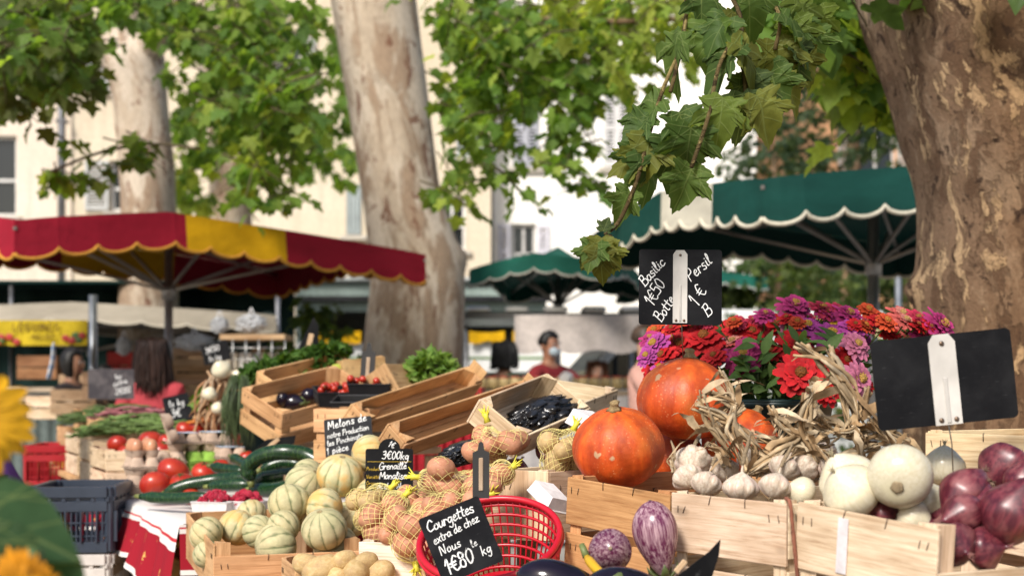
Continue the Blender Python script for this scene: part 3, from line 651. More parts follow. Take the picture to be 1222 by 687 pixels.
# ------------------------------------------------------------------ parasols
def parasol(name, label, corners, zr, apex_h, colf, valc, pole_xy, drop=.2, piping=(.6, .35, .05), mids=None, scal=7, pole_r=.028, inner=.06, midlift=.10, bind=.011, pk=.5, sag=.10):
    """rectangular market parasol: corners in plan (counter-clockwise), colf(side,t)->panel colour"""
    px, py = pole_xy; root = thing(name, label, 'parasol', (px, py, 0)); C = [Vector((c[0] - px, c[1] - py, 0)) for c in corners]
    top = Vector((0, 0, zr + apex_h)); cl = MB(); va = MB(); pi = MB(); NS = 24
    for s in range(4):
        a, b = C[s], C[(s + 1) % 4]; rows = []
        def rim(t): 
            p = a.lerp(b, t); k_ = pk if s == 0 else 1 - pk if s == 2 else .5; lift = midlift * (t / k_ if t < k_ else (1 - t) / (1 - k_)) ** .8; return Vector((p.x, p.y, zr + lift))
        for i in range(NS):
            t0, t1 = i / NS, (i + 1) / NS; c = colf(s, (t0 + t1) / 2); m = 7
            for k in range(m):
                f0, f1 = k / m, (k + 1) / m
                def pt(t, f):
                    q = rim(t).lerp(top, f); q.z -= sag * math.sin(math.pi * f) * (1 - .4 * abs(2 * t - 1)); return q
                cl.add([pt(t0, f0), pt(t1, f0), pt(t1, f1), pt(t0, f1)], [(0, 1, 2, 3)], col=c)
        n = Vector((b.y - a.y, a.x - b.x, 0)).normalized(); M_ = scal * 12; hem = []
        if n.dot(a + b) < 0: n = -n
        A = []; B = []; cc = []
        for i in range(M_ + 1):
            t = i / M_; en = min(1, math.sin(math.pi * t) * 8); p = rim(t) + n * .003 * en; sc = abs(math.sin(math.pi * t * scal)) ** .55
            q = p + n * ((.015 + .012 * math.sin(t * 23)) * en) + Vector((0, 0, -drop * (.80 + .20 * sc)))
            A.append(p); B.append(q); cc.append(valc(s, t)); hem.append(q)
        for i in range(M_): va.add([A[i], A[i + 1], B[i + 1], B[i]], [(3, 2, 1, 0)], col=cc[i])
        pi.tube(hem, bind, 6, col=piping)
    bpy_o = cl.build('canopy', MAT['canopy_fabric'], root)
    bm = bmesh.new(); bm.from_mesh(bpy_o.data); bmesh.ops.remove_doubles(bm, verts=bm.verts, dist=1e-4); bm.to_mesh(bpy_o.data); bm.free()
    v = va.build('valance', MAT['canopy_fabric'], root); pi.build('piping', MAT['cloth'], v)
    mb = MB(); mb.tube([(0, 0, 0), (0, 0, zr + apex_h - .05)], pole_r, 14, col=(.42, .41, .40)); mb.build('pole', MAT['metal'], root)
    hz = zr - .28
    mb = MB(); mb.tube([(0, 0, hz - .06), (0, 0, hz + .06)], .05, 12, col=(.38, .37, .36)); mb.build('hub', MAT['metal'], root)
    for s in range(4):
        a, b = C[s], C[(s + 1) % 4]
        for tgt in (a, (a + b) / 2):
            e = Vector((tgt.x, tgt.y, zr - .02 + (midlift if tgt is not a else 0))) ; r_ = MB()
            r_.bar(top - Vector((0, 0, .09)), e * 1 + Vector((0, 0, -.02)), .022, .022, col=(.30, .27, .25))
            mid = top.lerp(e, .55) - Vector((0, 0, .11)); r_.bar((0, 0, hz), mid, .02, .02, col=(.32, .29, .26)); r_.build('rib', MAT['metal'], root)
    mb = MB(); mb.box((0, 0, .04), (.55, .55, .08), bev=.01, col=(.2, .2, .2)); mb.box((0, 0, .2), (.09, .09, .26), col=(.3, .3, .3)); mb.build('base_plate', MAT['metal'], root)
    return root
RED, YEL = (.31, .010, .026), (.66, .36, .006)
q = 1.3; Pa, Pc, Pd, Pb = (-2.17 * q, 6.2 * q), (-.473 * q, 7.8 * q), (-1.466 * q, 8.86 * q), (-3.163 * q, 7.26 * q)
def rc(s, t):
    if s == 0: return YEL if .36 < t < .60 else RED
    if s == 2: return YEL if .30 < t < .60 else RED
    return RED
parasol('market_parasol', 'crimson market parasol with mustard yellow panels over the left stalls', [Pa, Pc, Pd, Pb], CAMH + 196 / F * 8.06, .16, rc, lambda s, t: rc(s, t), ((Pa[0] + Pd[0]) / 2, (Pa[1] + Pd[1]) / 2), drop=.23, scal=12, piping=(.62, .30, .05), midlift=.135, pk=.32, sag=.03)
GRN, CRM = (.007, .058, .046), (.72, .66, .52)
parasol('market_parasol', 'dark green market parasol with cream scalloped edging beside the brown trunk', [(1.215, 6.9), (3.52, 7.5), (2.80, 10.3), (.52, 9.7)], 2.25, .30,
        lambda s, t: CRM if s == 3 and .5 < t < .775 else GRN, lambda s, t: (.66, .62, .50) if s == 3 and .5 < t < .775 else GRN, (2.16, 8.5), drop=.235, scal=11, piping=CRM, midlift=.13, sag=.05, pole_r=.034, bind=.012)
g0 = (.012, .10, .07)
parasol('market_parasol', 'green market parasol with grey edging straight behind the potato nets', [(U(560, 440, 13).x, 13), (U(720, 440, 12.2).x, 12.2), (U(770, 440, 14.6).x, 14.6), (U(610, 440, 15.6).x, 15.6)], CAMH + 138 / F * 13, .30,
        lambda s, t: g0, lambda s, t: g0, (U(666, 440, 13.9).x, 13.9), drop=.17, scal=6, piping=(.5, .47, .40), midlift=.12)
parasol('market_parasol', 'distant green parasol edge peeping out right of the chalk price board', [(U(740, 440, 15).x, 15), (U(916, 440, 15).x, 15), (U(900, 440, 17.4).x, 17.4), (U(738, 440, 17.4).x, 17.4)], CAMH + 128 / F * 15, .35,
        lambda s, t: (.01, .11, .08), lambda s, t: (.01, .11, .08), (U(824, 440, 16.2).x, 16.2), drop=.14, scal=7, piping=(.5, .5, .45))
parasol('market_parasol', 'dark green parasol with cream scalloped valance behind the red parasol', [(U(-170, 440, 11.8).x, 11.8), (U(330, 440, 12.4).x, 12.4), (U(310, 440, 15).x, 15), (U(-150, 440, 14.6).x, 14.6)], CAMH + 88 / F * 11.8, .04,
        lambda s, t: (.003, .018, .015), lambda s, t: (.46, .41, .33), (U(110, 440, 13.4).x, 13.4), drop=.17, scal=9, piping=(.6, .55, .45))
# ================================================================== stalls: tables, cloth, crates
E1, E2 = Vector((.6, -.8, 0)), Vector((.8, .6, 0))               # right stall: along its front, and away from it
B1, A1 = Vector((.907, .42, 0)), Vector((-.42, .907, 0))          # left stall: across, and along its edge going away
def table(name, label, p0, e1, e2, W, Dp, z, col=MIDW):
    M = frame(e1, e2).to_4x4(); M.translation = Vector((p0[0], p0[1], 0)); t = thing(name, label, 'table', mat=M)
    mb = MB(); n = max(2, int(Dp / .14))
    for i in range(n): mb.box((W / 2, (i + .5) * Dp / n, z - .0125), (W, Dp / n - .004, .025), col=col)
    mb.build('table_top', MAT['wood'], t)
    for x in (.08, W - .08):
        for y in (.08, Dp - .08):
            mb = MB(); mb.bar((x, y, 0), (x, y, z - .03), .045, .045, col=col, up=(1, 0, 0)); mb.build('leg', MAT['wood'], t)
    return t
ZT = .852
table('trestle_table', 'long trestle table under the red and white printed cloth', (-.895, 4.02), B1, A1, 1.7, 3.9, ZT)
table('trestle_table', 'trestle table carrying the pumpkins, garlic and onions', (-.02, 2.86), E1, E2, 1.5, 1.8, ZT)
table('trestle_table', 'low trestle table under the melons and the red basket', (-.70, 3.33), (1, .2, 0), (-.2, 1, 0), .55, .68, .765)
table('trestle_table', 'low trestle table under the red basket and netted potatoes', (-.34, 2.55), (1, .2, 0), (-.2, 1, 0), .62, .78, .763)

def cloth(name, label, p0, L1, L2):
    M = frame(B1, A1).to_4x4(); M.translation = Vector((*p0, ZT + .004)); mb = MB(); hang = .30; nl = 90; rows = []
    for j in range(nl + 1):       # along the edge going away; wavy hang on the left and the near end
        y = -.02 + L2 * j / nl; w = .018 * math.sin(y * 19) + .012 * math.sin(y * 41 + 1); hv = .135 + .17 * math.exp(-max(0, y) / .32) + .012 * math.sin(y * 9)
        row = []
        for k in range(13): f = k / 12; row.append((Vector((-.02 - (w + .03) * f ** .8 - .02 * f, y, -.001 - hv * f)), .15 * (1 - f)))
        row = row[::-1]; row += [(Vector((-.005, y, .006)), .165), (Vector((.04, y, .004)), .20)] + [(Vector((x, y, .003 + .004 * mnoise.noise(Vector((x * 9, y * 9, 0))))),   .20 + x) for x in (.12, .25, .5, L1)]
        rows.append(row)
    m = len(rows[0]); vs = [M @ p for r in rows for p, _ in r]; bc = [(j * L2 / nl, d, 0) for j, r in enumerate(rows) for _, d in r]
    fs = [(j * m + k, j * m + k + 1, (j + 1) * m + k + 1, (j + 1) * m + k) for j in range(nl) for k in range(m - 1)]
    mb.add(vs, fs, col=(.66, .62, .58), bc=bc)
    # near end hang
    A = []; 
    vs = []; bc = []
    for i in range(31):
        x = -.02 + (L1) * i / 30; w = .016 * math.sin(x * 17)
        for k in range(9): f = k / 8; vs.append(M @ Vector((x, -.022 - (.02 + w) * f, .004 - .14 * f))); bc.append((x, .14 * (1 - f), 0))
    mb.add(vs, [(i * 9 + k, i * 9 + k + 1, (i + 1) * 9 + k + 1, (i + 1) * 9 + k) for i in range(30) for k in range(8)], col=(.66, .62, .58), bc=bc)
    return tag(mb.build(name, MAT['printed_cloth']), label, 'tablecloth')
cloth('tablecloth', 'red and white printed tablecloth hanging over the left stall edge', (-.925, 4.02), .9, 1.55)

def crate(label, p0, e1, e2, W, Dp, Ht, tint=PALE, slats=2, sides=None, group=None, post=.026, gap=.012, rise=.004, name='wooden_crate', th=.006, floor=True, staples=True, solid=False):
    """open slatted crate; sides: {'front': [(z0,z1),...]} overrides; returns root, local frame"""
    M = frame(e1, e2).to_4x4(); M.translation = Vector(p0); t = thing(name, label, 'crate', mat=M, group=group)
    hs = (Ht - gap * (slats - 1)) / slats; std = [(i * (hs + gap), i * (hs + gap) + hs) for i in range(slats)]
    sides = sides or {}
    def tn(): v = rnd(.86, 1.08); return tuple(c * v * rnd(.97, 1.03) for c in tint)
    if floor:
        mb = MB(); n = 4; fg = .008 if solid is False else .0006
        for i in range(n): mb.box((W / 2, th + (i + .5) * (Dp - 2 * th) / n, th / 2), (W - 2 * th - .002, (Dp - 2 * th) / n - fg, th), col=tn())
        mb.build('base', MAT['wood'], t)
    for nm in ('front', 'back', 'left', 'right'):
        sl = sides.get(nm, std)
        if not sl: continue
        mb = MB(); st = MB()
        for z0, z1 in sl:
            c = tn(); hh = z1 - z0; zz = (z0 + z1) / 2; j = rnd(-.0015, .0015)
            if nm in ('front', 'back'):
                y = th / 2 if nm == 'front' else Dp - th / 2; mb.box((W / 2, y, zz + j), (W, th, hh), bev=.0012, col=c, rot=Euler((0, rnd(-.008, .008), 0)).to_matrix())
                for x in (.016, .034, W - .034, W - .016):
                    if staples: y0 = -.0012 if nm == 'front' else Dp + .0012; st.tube([(x + rnd(-.003, .003), y0, zz + hh * .3), (x + rnd(-.004, .004), y0, zz + hh * .3 - .012)], .0008, 4, col=(.10, .07, .05))
                if staples and W > .25:
                    for x in (W * .36, W * .66): y0 = -.0012 if nm == 'front' else Dp + .0012; st.tube([(x, y0 + .006, z1 + .001), (x + .002, y0, z1), (x + rnd(-.003, .003), y0, z1 - .014)], .0008, 4, col=(.10, .07, .05))
            else:
                x = th / 2 if nm == 'left' else W - th / 2; mb.box((x, Dp / 2, zz + j), (th, Dp - 2 * th - .001, hh), bev=.0012, col=c, rot=Euler((rnd(-.006, .006), 0, 0)).to_matrix())
                for y in (.022, .04, Dp - .04, Dp - .022):
                    if staples: x0 = -.0012 if nm == 'left' else W + .0012; st.tube([(x0, y, zz + hh * .3), (x0, y + rnd(-.003, .003), zz + hh * .3 - .012)], .0008, 4, col=(.10, .07, .05))
        pnl = mb.build('side_panel', MAT['wood'], t)
        if st.v: st.build('staple', MAT['metal'], pnl)
    for sx, sy in ((0, 0), (1, 0), (0, 1), (1, 1)):
        x = th + .001 if sx == 0 else W - th - .001; y = th + .001 if sy == 0 else Dp - th - .001; dx = post * (1 if sx == 0 else -1); dy = post * (1 if sy == 0 else -1)
        mb = MB(); poly = [(x, y), (x + dx, y), (x, y + dy)]
        if dx * dy < 0: poly = poly[::-1]
        vs = [(a, b, .001) for a, b in poly] + [(a, b, Ht + rise) for a, b in poly]; off = rnd(0, 40)
        mb.add(vs, [(2, 1, 0), (3, 4, 5), (0, 1, 4, 3), (1, 2, 5, 4), (2, 0, 3, 5)], col=tn(), sm=False, bc=[(v[2] + off, v[0] + off, v[1]) for v in vs]); mb.build('corner_post', MAT['wood'], t)
    return t
def ex(p, q): return (Vector(q) - Vector(p))
up = Vector((0, 0, 1))
# melon crate
m0 = U(255, 650, 3.4); m1 = U(222, 612, 3.95); e2 = ex(m0, m1); e1 = Vector((e2.y, -e2.x, 0)).normalized()
H_ = .125; zax = frame(e1, e2).col[2]
mcr = crate('shallow wooden crate heaped with striped melons', m0 - zax * H_, e1, e2, .36, .58, H_, tint=MIDW, slats=1, sides={'left': [(0, .125)], 'front': [(0, .098)], 'back': [(0, .13)]}, post=.034)
crate('low wooden crate of loose potatoes at the bottom edge', U(352, 668, 3.02) - Vector((0, 0, .11)), (1, .3, 0), (-.3, 1, 0), .23, .22, .09, tint=MIDW, slats=1)
crate('white sided crate under the netted potatoes beside the basket', U(428, 646, 3.05) - Vector((0, 0, .13)), (.95, -.3, 0), (.3, .95, 0), .20, .45, .13, tint=(.88, .80, .68), slats=1)
crate('pale crate carrying the topmost potato net', U(560, 575, 3.35) - Vector((0, 0, .13)), (.88, -.47, 0), (.47, .88, 0), .22, .30, .13, tint=PALE, slats=1)
crate('pale crate with an orange end beside the pumpkin crate', U(596, 560, 3.15) - Vector((0, 0, .15)), (.75, -.66, 0), (.66, .75, 0), .14, .34, .15, tint=PALE, slats=1)
# right row
pc0 = U(672, 568, 2.78)
crate('orange brown slatted crate beneath the front pumpkin', pc0 - up * .20, ex(pc0, U(800, 590, 2.56)), E2, .275, .40, .20, tint=ORANGE, slats=2, post=.03, gap=.018)
gc0 = U(801, 588, 2.5)
crate('pale slatted crate filled with dried garlic', gc0 - up * .20, (.158, -.22, 0), E2, .272, .42, .20, tint=(.88, .75, .58), slats=2, gap=.022, sides={'front': [(0, .075), (.098, .2)]})
oc0 = U(944, 598, 2.268); oe = ex(oc0, U(1110, 630, 2.02)); oe2 = Vector((.72, .69, -.0)); Wd = oe.length
ocr = crate('pale crate holding white and red onions at lower right', oc0 - up * .20, oe, oe2, Wd, .42, .20, tint=(.87, .73, .56), slats=2, gap=.02, sides={'front': [(0, .07), (.095, .2)], 'right': [(0, .05), (.06, .135)]}, post=.036)
mb = MB(); mb.box((.105, -.0022, .147), (.022, .0012, .085), col=(.74, .68, .68)); mb.build('paper_label', MAT['card'], ocr)
crate('pale crate behind the onions against the brown trunk', U(1104, 515, 2.62) - up * .16, E1, E2, .34, .40, .16, tint=(.86, .70, .47), slats=2)
crate('upturned pale crate propping up the crate behind the onions', U(1104, 515, 2.66) - up * .325, E1, E2, .33, .38, .15, tint=PALE, slats=1)
crate('dark stained crate of aubergines at the bottom edge', U(650, 720, 2.30) - up * .07, (.97, -.2, 0), (.2, .97, 0), .27, .30, .075, tint=OLDW, slats=1)
crate('crate standing under the flower bucket', (.56, 3.28, ZT + .002), E1, E2, .30, .36, .17, tint=MIDW)
# long crates leaning in the middle
def lean(label, a, b, wdir, Dp, Ht, tint, W=None, **k):
    e = ex(a, b); return crate(label, Vector(a), e, wdir, W or e.length, Dp, Ht, tint=tint, slats=1, gap=.01, post=.03, **k)
w2 = Vector((-.053, .027, .057)); sd = {'front': [(0, .058)], 'back': [(0, .060)], 'right': [(0, .098)], 'left': [(0, .058)]}
lean('empty long wooden crate leaning in the middle, the nearer of two', U(472, 550, 3.55), U(630, 493, 3.98), w2, .075, .062, MIDW, sides=sd, solid=True)
lean('empty long wooden crate leaning in the middle, the farther of two', U(428, 520, 4.05), U(566, 472, 4.5), w2, .075, .062, (.72, .46, .24), sides=sd, solid=True)
lean('pale crate lined with black plastic bag', U(612, 548, 3.36), U(690, 512, 3.64), Vector((-.068, .028, .055)), .15, .07, (.90, .75, .55), solid=True)
lean('pale crate end poking up between the plastic lined crate and the pumpkins', U(690, 515, 3.75), U(735, 495, 4.0), Vector((-.30, .2, .06)), .22, .075, (.78, .68, .52))
# left upper display, tilted up to the back
le = Vector((.70, .68, .20)).normalized(); wl = Vector((-.68, .60, .37)); l0 = U(337, 494, 4.7) - frame(le, wl).col[2] * .135; l1 = l0 + le * .38
lc = crate('tilted wooden crate of aubergines, tomato punnets and lemons', l0, ex(l0, l1), wl, .40, .23, .135, tint=MIDW, slats=2, gap=.022, post=.036)
crate('tilted wooden crate of parsley and lettuce behind the lemons', l0 + frame(le, wl).col[1] * .24 + le * .17, ex(l0, l1), wl, .36, .14, .10, tint=MIDW, slats=1)
crate('upright crate end behind the melon price slate', U(374, 552, 4.12), (.95, -.2, 0), (.2, .95, 0), .17, .25, .155, tint=MIDW, slats=2, gap=.02, post=.03)
xc = crate('stained wooden crate with faded stencil tipped on its side behind the black punnets', U(455, 508, 4.72), Vector((.78, -.30, .50)), Vector((.35, .94, .0)), .12, .30, .17, tint=(.55, .36, .19), slats=1)
mb = MB()
for i in range(5): mb.box((.025 + i * .016, -.0015, .085 + .01 * math.sin(i * 2)), (.010, .001, .03), col=(.09, .06, .04))
mb.build('stencil', MAT['matte'], xc)
crate('small wooden crate behind the stencilled crate', U(412, 468, 5.15), Vector((.9, .3, .1)), Vector((-.3, .9, 0)), .16, .25, .115, tint=(.66, .45, .23), slats=1)
# crates along the left stall edge, going away
for i, (px, py, d, lab, tt) in enumerate(((126, 586, 5.25, 'nearest crate on the left stall edge, full of tomatoes', PALE), (111, 583, 5.72, 'second pale crate on the left stall edge, behind the tomatoes', (.74, .6, .42)), (92, 575, 6.25, 'third pale crate on the left stall edge, under the beans', PALE), (80, 558, 6.85, 'farthest crate on the left stall edge, brownish', MIDW))):
    p = U(px, py, d); p.z = ZT + .003; crate(lab, p, B1, A1, .52, .38, .155 + .012 * i, tint=tt, slats=2, group='crates along the left stall edge')
for k, (px, py, d, lab) in enumerate(((118, 505, 6.3, 'wooden crate of green beans, nearer of two'), (100, 492, 6.9, 'wooden crate of dark green beans, farther of two'))):
    p = U(px, py + 22, d); crate(lab, p, B1, A1, .52, .36, .10, tint=MIDW, slats=2)
# hidden risers that carry the sloping display
def riser(p0, e1, e2, W, Dp, z, lab):
    M = frame(e1, e2).to_4x4(); M.translation = Vector((p0[0], p0[1], 0)); t = thing('display_stand', lab, 'stand', mat=M); mb = MB()
    for i in range(5): mb.box((W / 2, (i + .5) * Dp / 5, z - .0125), (W, Dp / 5 - .006, .025), col=OLDW)
    mb.build('shelf', MAT['wood'], t)
    for x in (.03, W - .03):
        for y in (.03, Dp - .03): mb = MB(); mb.bar((x, y, 0), (x, y, z - .03), .04, .04, up=(1, 0, 0), col=OLDW); mb.build('leg', MAT['wood'], t)
riser((-.62, 3.95), (1, .2, 0), (-.2, 1, 0), .55, .5, .98, 'wooden stand under the leaning long crates')
riser((-.72, 4.75), (1, .3, 0), (-.3, 1, 0), .5, .6, 1.04, 'wooden stand under the tilted vegetable crates')
riser((.02, 3.45), (1, .4, 0), (-.4, 1, 0), .45, .55, .97, 'wooden stand behind the potato nets')

# plastic crates on the left
def plastic_crate(name, label, p0, e1, e2, W, Dp, Ht, col, rows=3, group=None):
    M = frame(e1, e2).to_4x4(); M.translation = Vector(p0); t = thing(name, label, 'crate', mat=M, group=group)
    mb = MB(); mb.box((W / 2, Dp / 2, .006), (W - .02, Dp - .02, .008), col=col); mb.build('base', MAT['plastic'], t)
    for a, b in (((0, 0), (W, 0)), ((W, 0), (W, Dp)), ((W, Dp), (0, Dp)), ((0, Dp), (0, 0))):
        A, Bq = Vector((*a, 0)), Vector((*b, 0)); d = (Bq - A); L = d.length; d.normalize(); ins = .014; A += d * ins; L -= 2 * ins; mb = MB()
        for z0, z1 in ((.0, .035), (Ht * .62, Ht * .78), (Ht - .035, Ht)): mb.bar(A + up * (z0 + z1) / 2, A + d * L + up * (z0 + z1) / 2, .012 if z1 < Ht else .022, z1 - z0, col=col)
        n = int(L / .016)
        for i in range(n + 1):
            w = .03 if i % (n // 4) == 0 else .0055
            mb.bar(A + d * (L * i / n) + up * .034, A + d * (L * i / n) + up * Ht * .63, w, .007, up=d, col=col)
        for zz in (Ht * .25, Ht * .45): mb.bar(A + up * zz, A + d * L + up * zz, .007, .006, col=col)
        n = 5
        for i in range(n + 1): mb.bar(A + d * (L * i / n) + up * Ht * .77, A + d * (L * i / n) + up * (Ht - .03), .014, .014, up=d, col=col)
        mb.box(A + d * L / 2 + up * Ht * .87, (L - .1, .005, Ht * .16) if abs(d.x) > .5 else (.005, L - .1, Ht * .16), col=tuple(c * .8 for c in col))
        mb.build('side_panel', MAT['plastic'], t)
    for x in (.012, W - .012):
        for y in (.012, Dp - .012): mb = MB(); mb.box((x, y, Ht / 2), (.026, .026, Ht + .002), bev=.006, col=col); mb.build('corner_post', MAT['plastic'], t)
    return t
bl0 = U(36, 660, 4.55); be1, be2 = Vector((1, .10, 0)), Vector((-.10, 1, 0))
plastic_crate('plastic_crate', 'dark blue grey plastic crate stacked on a white one', bl0, be1, be2, .256, .36, .212, (.028, .038, .058))
plastic_crate('plastic_crate', 'white plastic crate under the dark blue grey one', bl0 - up * .205, be1, be2, .250, .35, .20, (.62, .57, .52))
for k in range(2): plastic_crate('plastic_crate', ['grey plastic crate at the foot of the stack by the stall', 'lower grey plastic crate in the stack by the stall'][k], bl0 - up * (.41 + .205 * k), be1, be2, .25, .35, .20, (.2, .2, .22))
rp0 = U(26, 582, 6.7); rp0.z = .565
plastic_crate('plastic_crate', 'bright red plastic crate behind the blue grey one', U(28, 582, 6.7), be1, be2, .235, .40, .20, (.36, .010, .016))
plastic_crate('plastic_crate', 'red plastic crate hidden under the bright red one', U(28, 582, 6.7) - up * .205, be1, be2, .235, .40, .20, (.34, .010, .016))
table('trestle_table', 'low table under the red plastic crates', (U(28, 582, 6.7).x - .05, 6.62), be1, be2, .4, .5, U(28, 582, 6.7).z - .21, OLDW)
# yellow crates below the cloth
def yellow_box(label, px, py, d, W, Ht, Dp=.4, mark=None):
    p = U(px, py, d); M = frame(B1, A1).to_4x4(); M.translation = Vector((p.x, p.y, p.z)); t = thing('yellow_crate', label, 'crate', mat=M); yc = (.60, .33, .045)
    mb = MB()
    for y in (.006, Dp - .006):
        mb = MB()
        for i in range(2): mb.box((W / 2, y, -Ht + (i + .5) * Ht / 2), (W, .012, Ht / 2 - .003), col=yc)
        mb.build('side_panel', MAT['wood'], t)
    for x in (.006, W - .006):
        mb = MB()
        for i in range(2): mb.box((x, Dp / 2, -Ht + (i + .5) * Ht / 2), (.012, Dp - .026, Ht / 2 - .003), col=tuple(c * .9 for c in yc))
        mb.build('end_panel', MAT['wood'], t)
    mb = MB(); mb.box((W / 2, Dp / 2, -Ht + .006), (W - .03, Dp - .03, .01), col=yc); mb.build('base', MAT['wood'], t)
    return t
yb1 = yellow_box('mustard yellow crate below the printed cloth, farther along the edge', 172, 646, 4.76, .30, .42)
yb2 = yellow_box('mustard yellow crate under the tablecloth corner, nearer the melons', 215, 668, 4.26, .24, .42, .36)
yellow_box('mustard yellow crate under the pale stall edge crates', 76, 548, 6.9, .16, .32)
# ================================================================== produce
ICO = lambda: None
def prof_round(r, h, n=22, p=1.0): return [(max(1e-4, r * math.sin(math.pi * i / n) ** p), -h * math.cos(math.pi * i / n)) for i in range(n + 1)]
def randrot(): return (rnd(0, 6.28), rnd(0, 6.28), rnd(0, 6.28))
# ---- melons (unit radius)
def make_melon():
    mb = MB(); N = 10
    def fr(th, t): return 1 - .048 * (1 - abs(math.sin(th * N / 2)) ** .6) * math.sin(math.pi * t) ** .5
    def cf(th, t):
        a = (th * N / (2 * math.pi)) % 1; a = min(a, 1 - a); w = .055 + .035 * math.sin(t * 31 + th * 3) + .02 * math.sin(th * 37)
        s = 1.0 * max(0, min(1, (w + .045 - a) / .06)) * (math.sin(math.pi * t) ** .4); base = (.54, .475, .265); g = (.085, .13, .045)
        b2 = .5 + .5 * math.sin(t * 9 + th); base = tuple(x + (y - x) * b2 * .35 for x, y in zip(base, (.43, .455, .235)))
        return tuple(x + (y - x) * s * .85 for x, y in zip(base, g))
    mb.lathe(prof_round(1, .95, 36), 100, fr, colf=cf)
    o = tag(mb.build('melon', MAT['melon']), cat='melon')
    st = MB(); st.lathe([(.001, .90), (.10, .905), (.13, .945), (.09, .965), (.06, .955), (.001, .95)], 14, col=(.42, .33, .17)); st.build('stem_scar', MAT['dry'], o)
    st = MB(); st.lathe([(.001, -.965), (.07, -.962), (.10, -.945), (.09, -.93)], 12, col=(.5, .42, .25)); st.build('blossom_end', MAT['dry'], o); return o
melon = Repeat(make_melon)
ML = [(246, 636, 21, 3.62, 'pale striped melon in the far left corner of the melon crate', 60), (283, 629, 22, 3.68, 'melon with yellow patch second from the left in the crate', 20), (309, 634, 20, 3.62, 'pale smooth melon third along the crate front, half hidden', 80),
      (345, 600, 25, 3.66, 'large melon with orange blush on top of the left pile', 12), (364, 578, 24, 3.82, 'striped melon on top of the pile behind the orange blushed one', 35), (368, 566, 19, 3.98, 'pale melon at the very back of the pile beside the courgettes', 60),
      (329, 651, 27, 3.56, 'pale green netted melon low at the crate front rim', 75), (338, 628, 20, 3.58, 'yellowish melon wedged under the orange blushed one', 45), (406, 567, 27.5, 3.78, 'largest striped melon topmost beside the melon slate', 25),
      (387, 606, 24, 3.66, 'striped melon right under the topmost one', 70), (387, 631, 27, 3.52, 'striped melon on the second row at the crate right side', 30), (401, 653, 28, 3.58, 'broad netted melon at the right end of the crate front rim', 65),
      (441, 541, 22, 3.84, 'cream melon standing behind the black round topped price card', 85), (445, 592, 23, 3.72, 'pale melon just under the black round topped price card', 80), (300, 613, 18, 3.92, 'small pale melon at the back left of the pile', 50), (247, 661, 17, 3.58, 'small melon low behind the crate left panel', 40),
      (360, 612, 22, 3.8, 'shadowed melon deep in the middle of the pile', 30), (420, 618, 22, 3.75, 'shadowed melon behind the right side of the pile', 50)]
for px, py, r, d, lab, tl in ML:
    rr = S(r, d) * 1.03; melon(U(px, py, d), (math.radians(tl) * rnd(.8, 1.2), rnd(-.5, .5), rnd(0, 6)), (rr, rr, rr * rnd(.92, 1.0)), lab, 'melons heaped in the crate')
# ---- pumpkins
def make_pumpkin():
    mb = MB(); n = 40; pr = []
    for i in range(n + 1):
        t = i / n; a = math.pi * t; r = math.sin(a) ** .86 * (1 - .16 * t); z = -math.cos(a) * .82
        if t > .8: z += (t - .8) ** 2 * 1.5
        pr.append((max(1e-4, r * 1.06), z))
    def fr(th, t): return 1 + .022 * math.sin(th * 8 + .6 * math.sin(th * 2)) * math.sin(math.pi * t) + .03 * math.sin(th + 1) * math.sin(math.pi * t)
    def cf(th, t): k = .5 + .5 * math.sin(th * 8); m = .75 + .25 * k; return (.66 * m, (.072 + .045 * t) * m, .010)
    mb.lathe(pr, 96, fr, colf=cf); o = tag(mb.build('pumpkin', MAT['pumpkin']), cat='pumpkin')
    s = MB(); s.lathe([(.16, .855), (.11, .90), (.085, .94), (.09, .97), (.105, 1.0), (.09, 1.03), (.05, 1.05), (.001, 1.04)], 20, lambda th, t: 1 + .14 * math.sin(5 * th + 3 * t), col=(.50, .35, .17), offc=lambda t: (.05 * t, 0)); s.build('stem', MAT['dry'], o)
    s = MB(); s.lathe([(.001, -.90), (.05, -.885), (.07, -.862), (.06, -.85)], 10, col=(.45, .28, .12)); s.build('blossom_end', MAT['dry'], o); return o
pk = Repeat(make_pumpkin)
pk(U(737, 533, 2.86), (.30, -.22, .3), S(56, 2.86), 'red orange pumpkin resting on the orange brown crate', 'pumpkins')
pk(U(819, 476, 3.02), (.05, -.08, 2.0), S(58, 3.02), 'orange pumpkin with the price board wire stuck in its top', 'pumpkins')
pk(U(885, 528, 3.08), (.3, .4, 1.0), S(48, 3.08), 'orange pumpkin glimpsed behind the dried garlic stalks', 'pumpkins')
pk(U(800, 545, 3.16), (.1, .2, 4.0), S(42, 3.16), 'shaded red pumpkin squeezed between and behind the two large ones', 'pumpkins')
crate('crate under the upper pumpkin, hidden behind the garlic', (.20, 3.04, .90), E1, E2, .42, .3, .14, tint=MIDW)
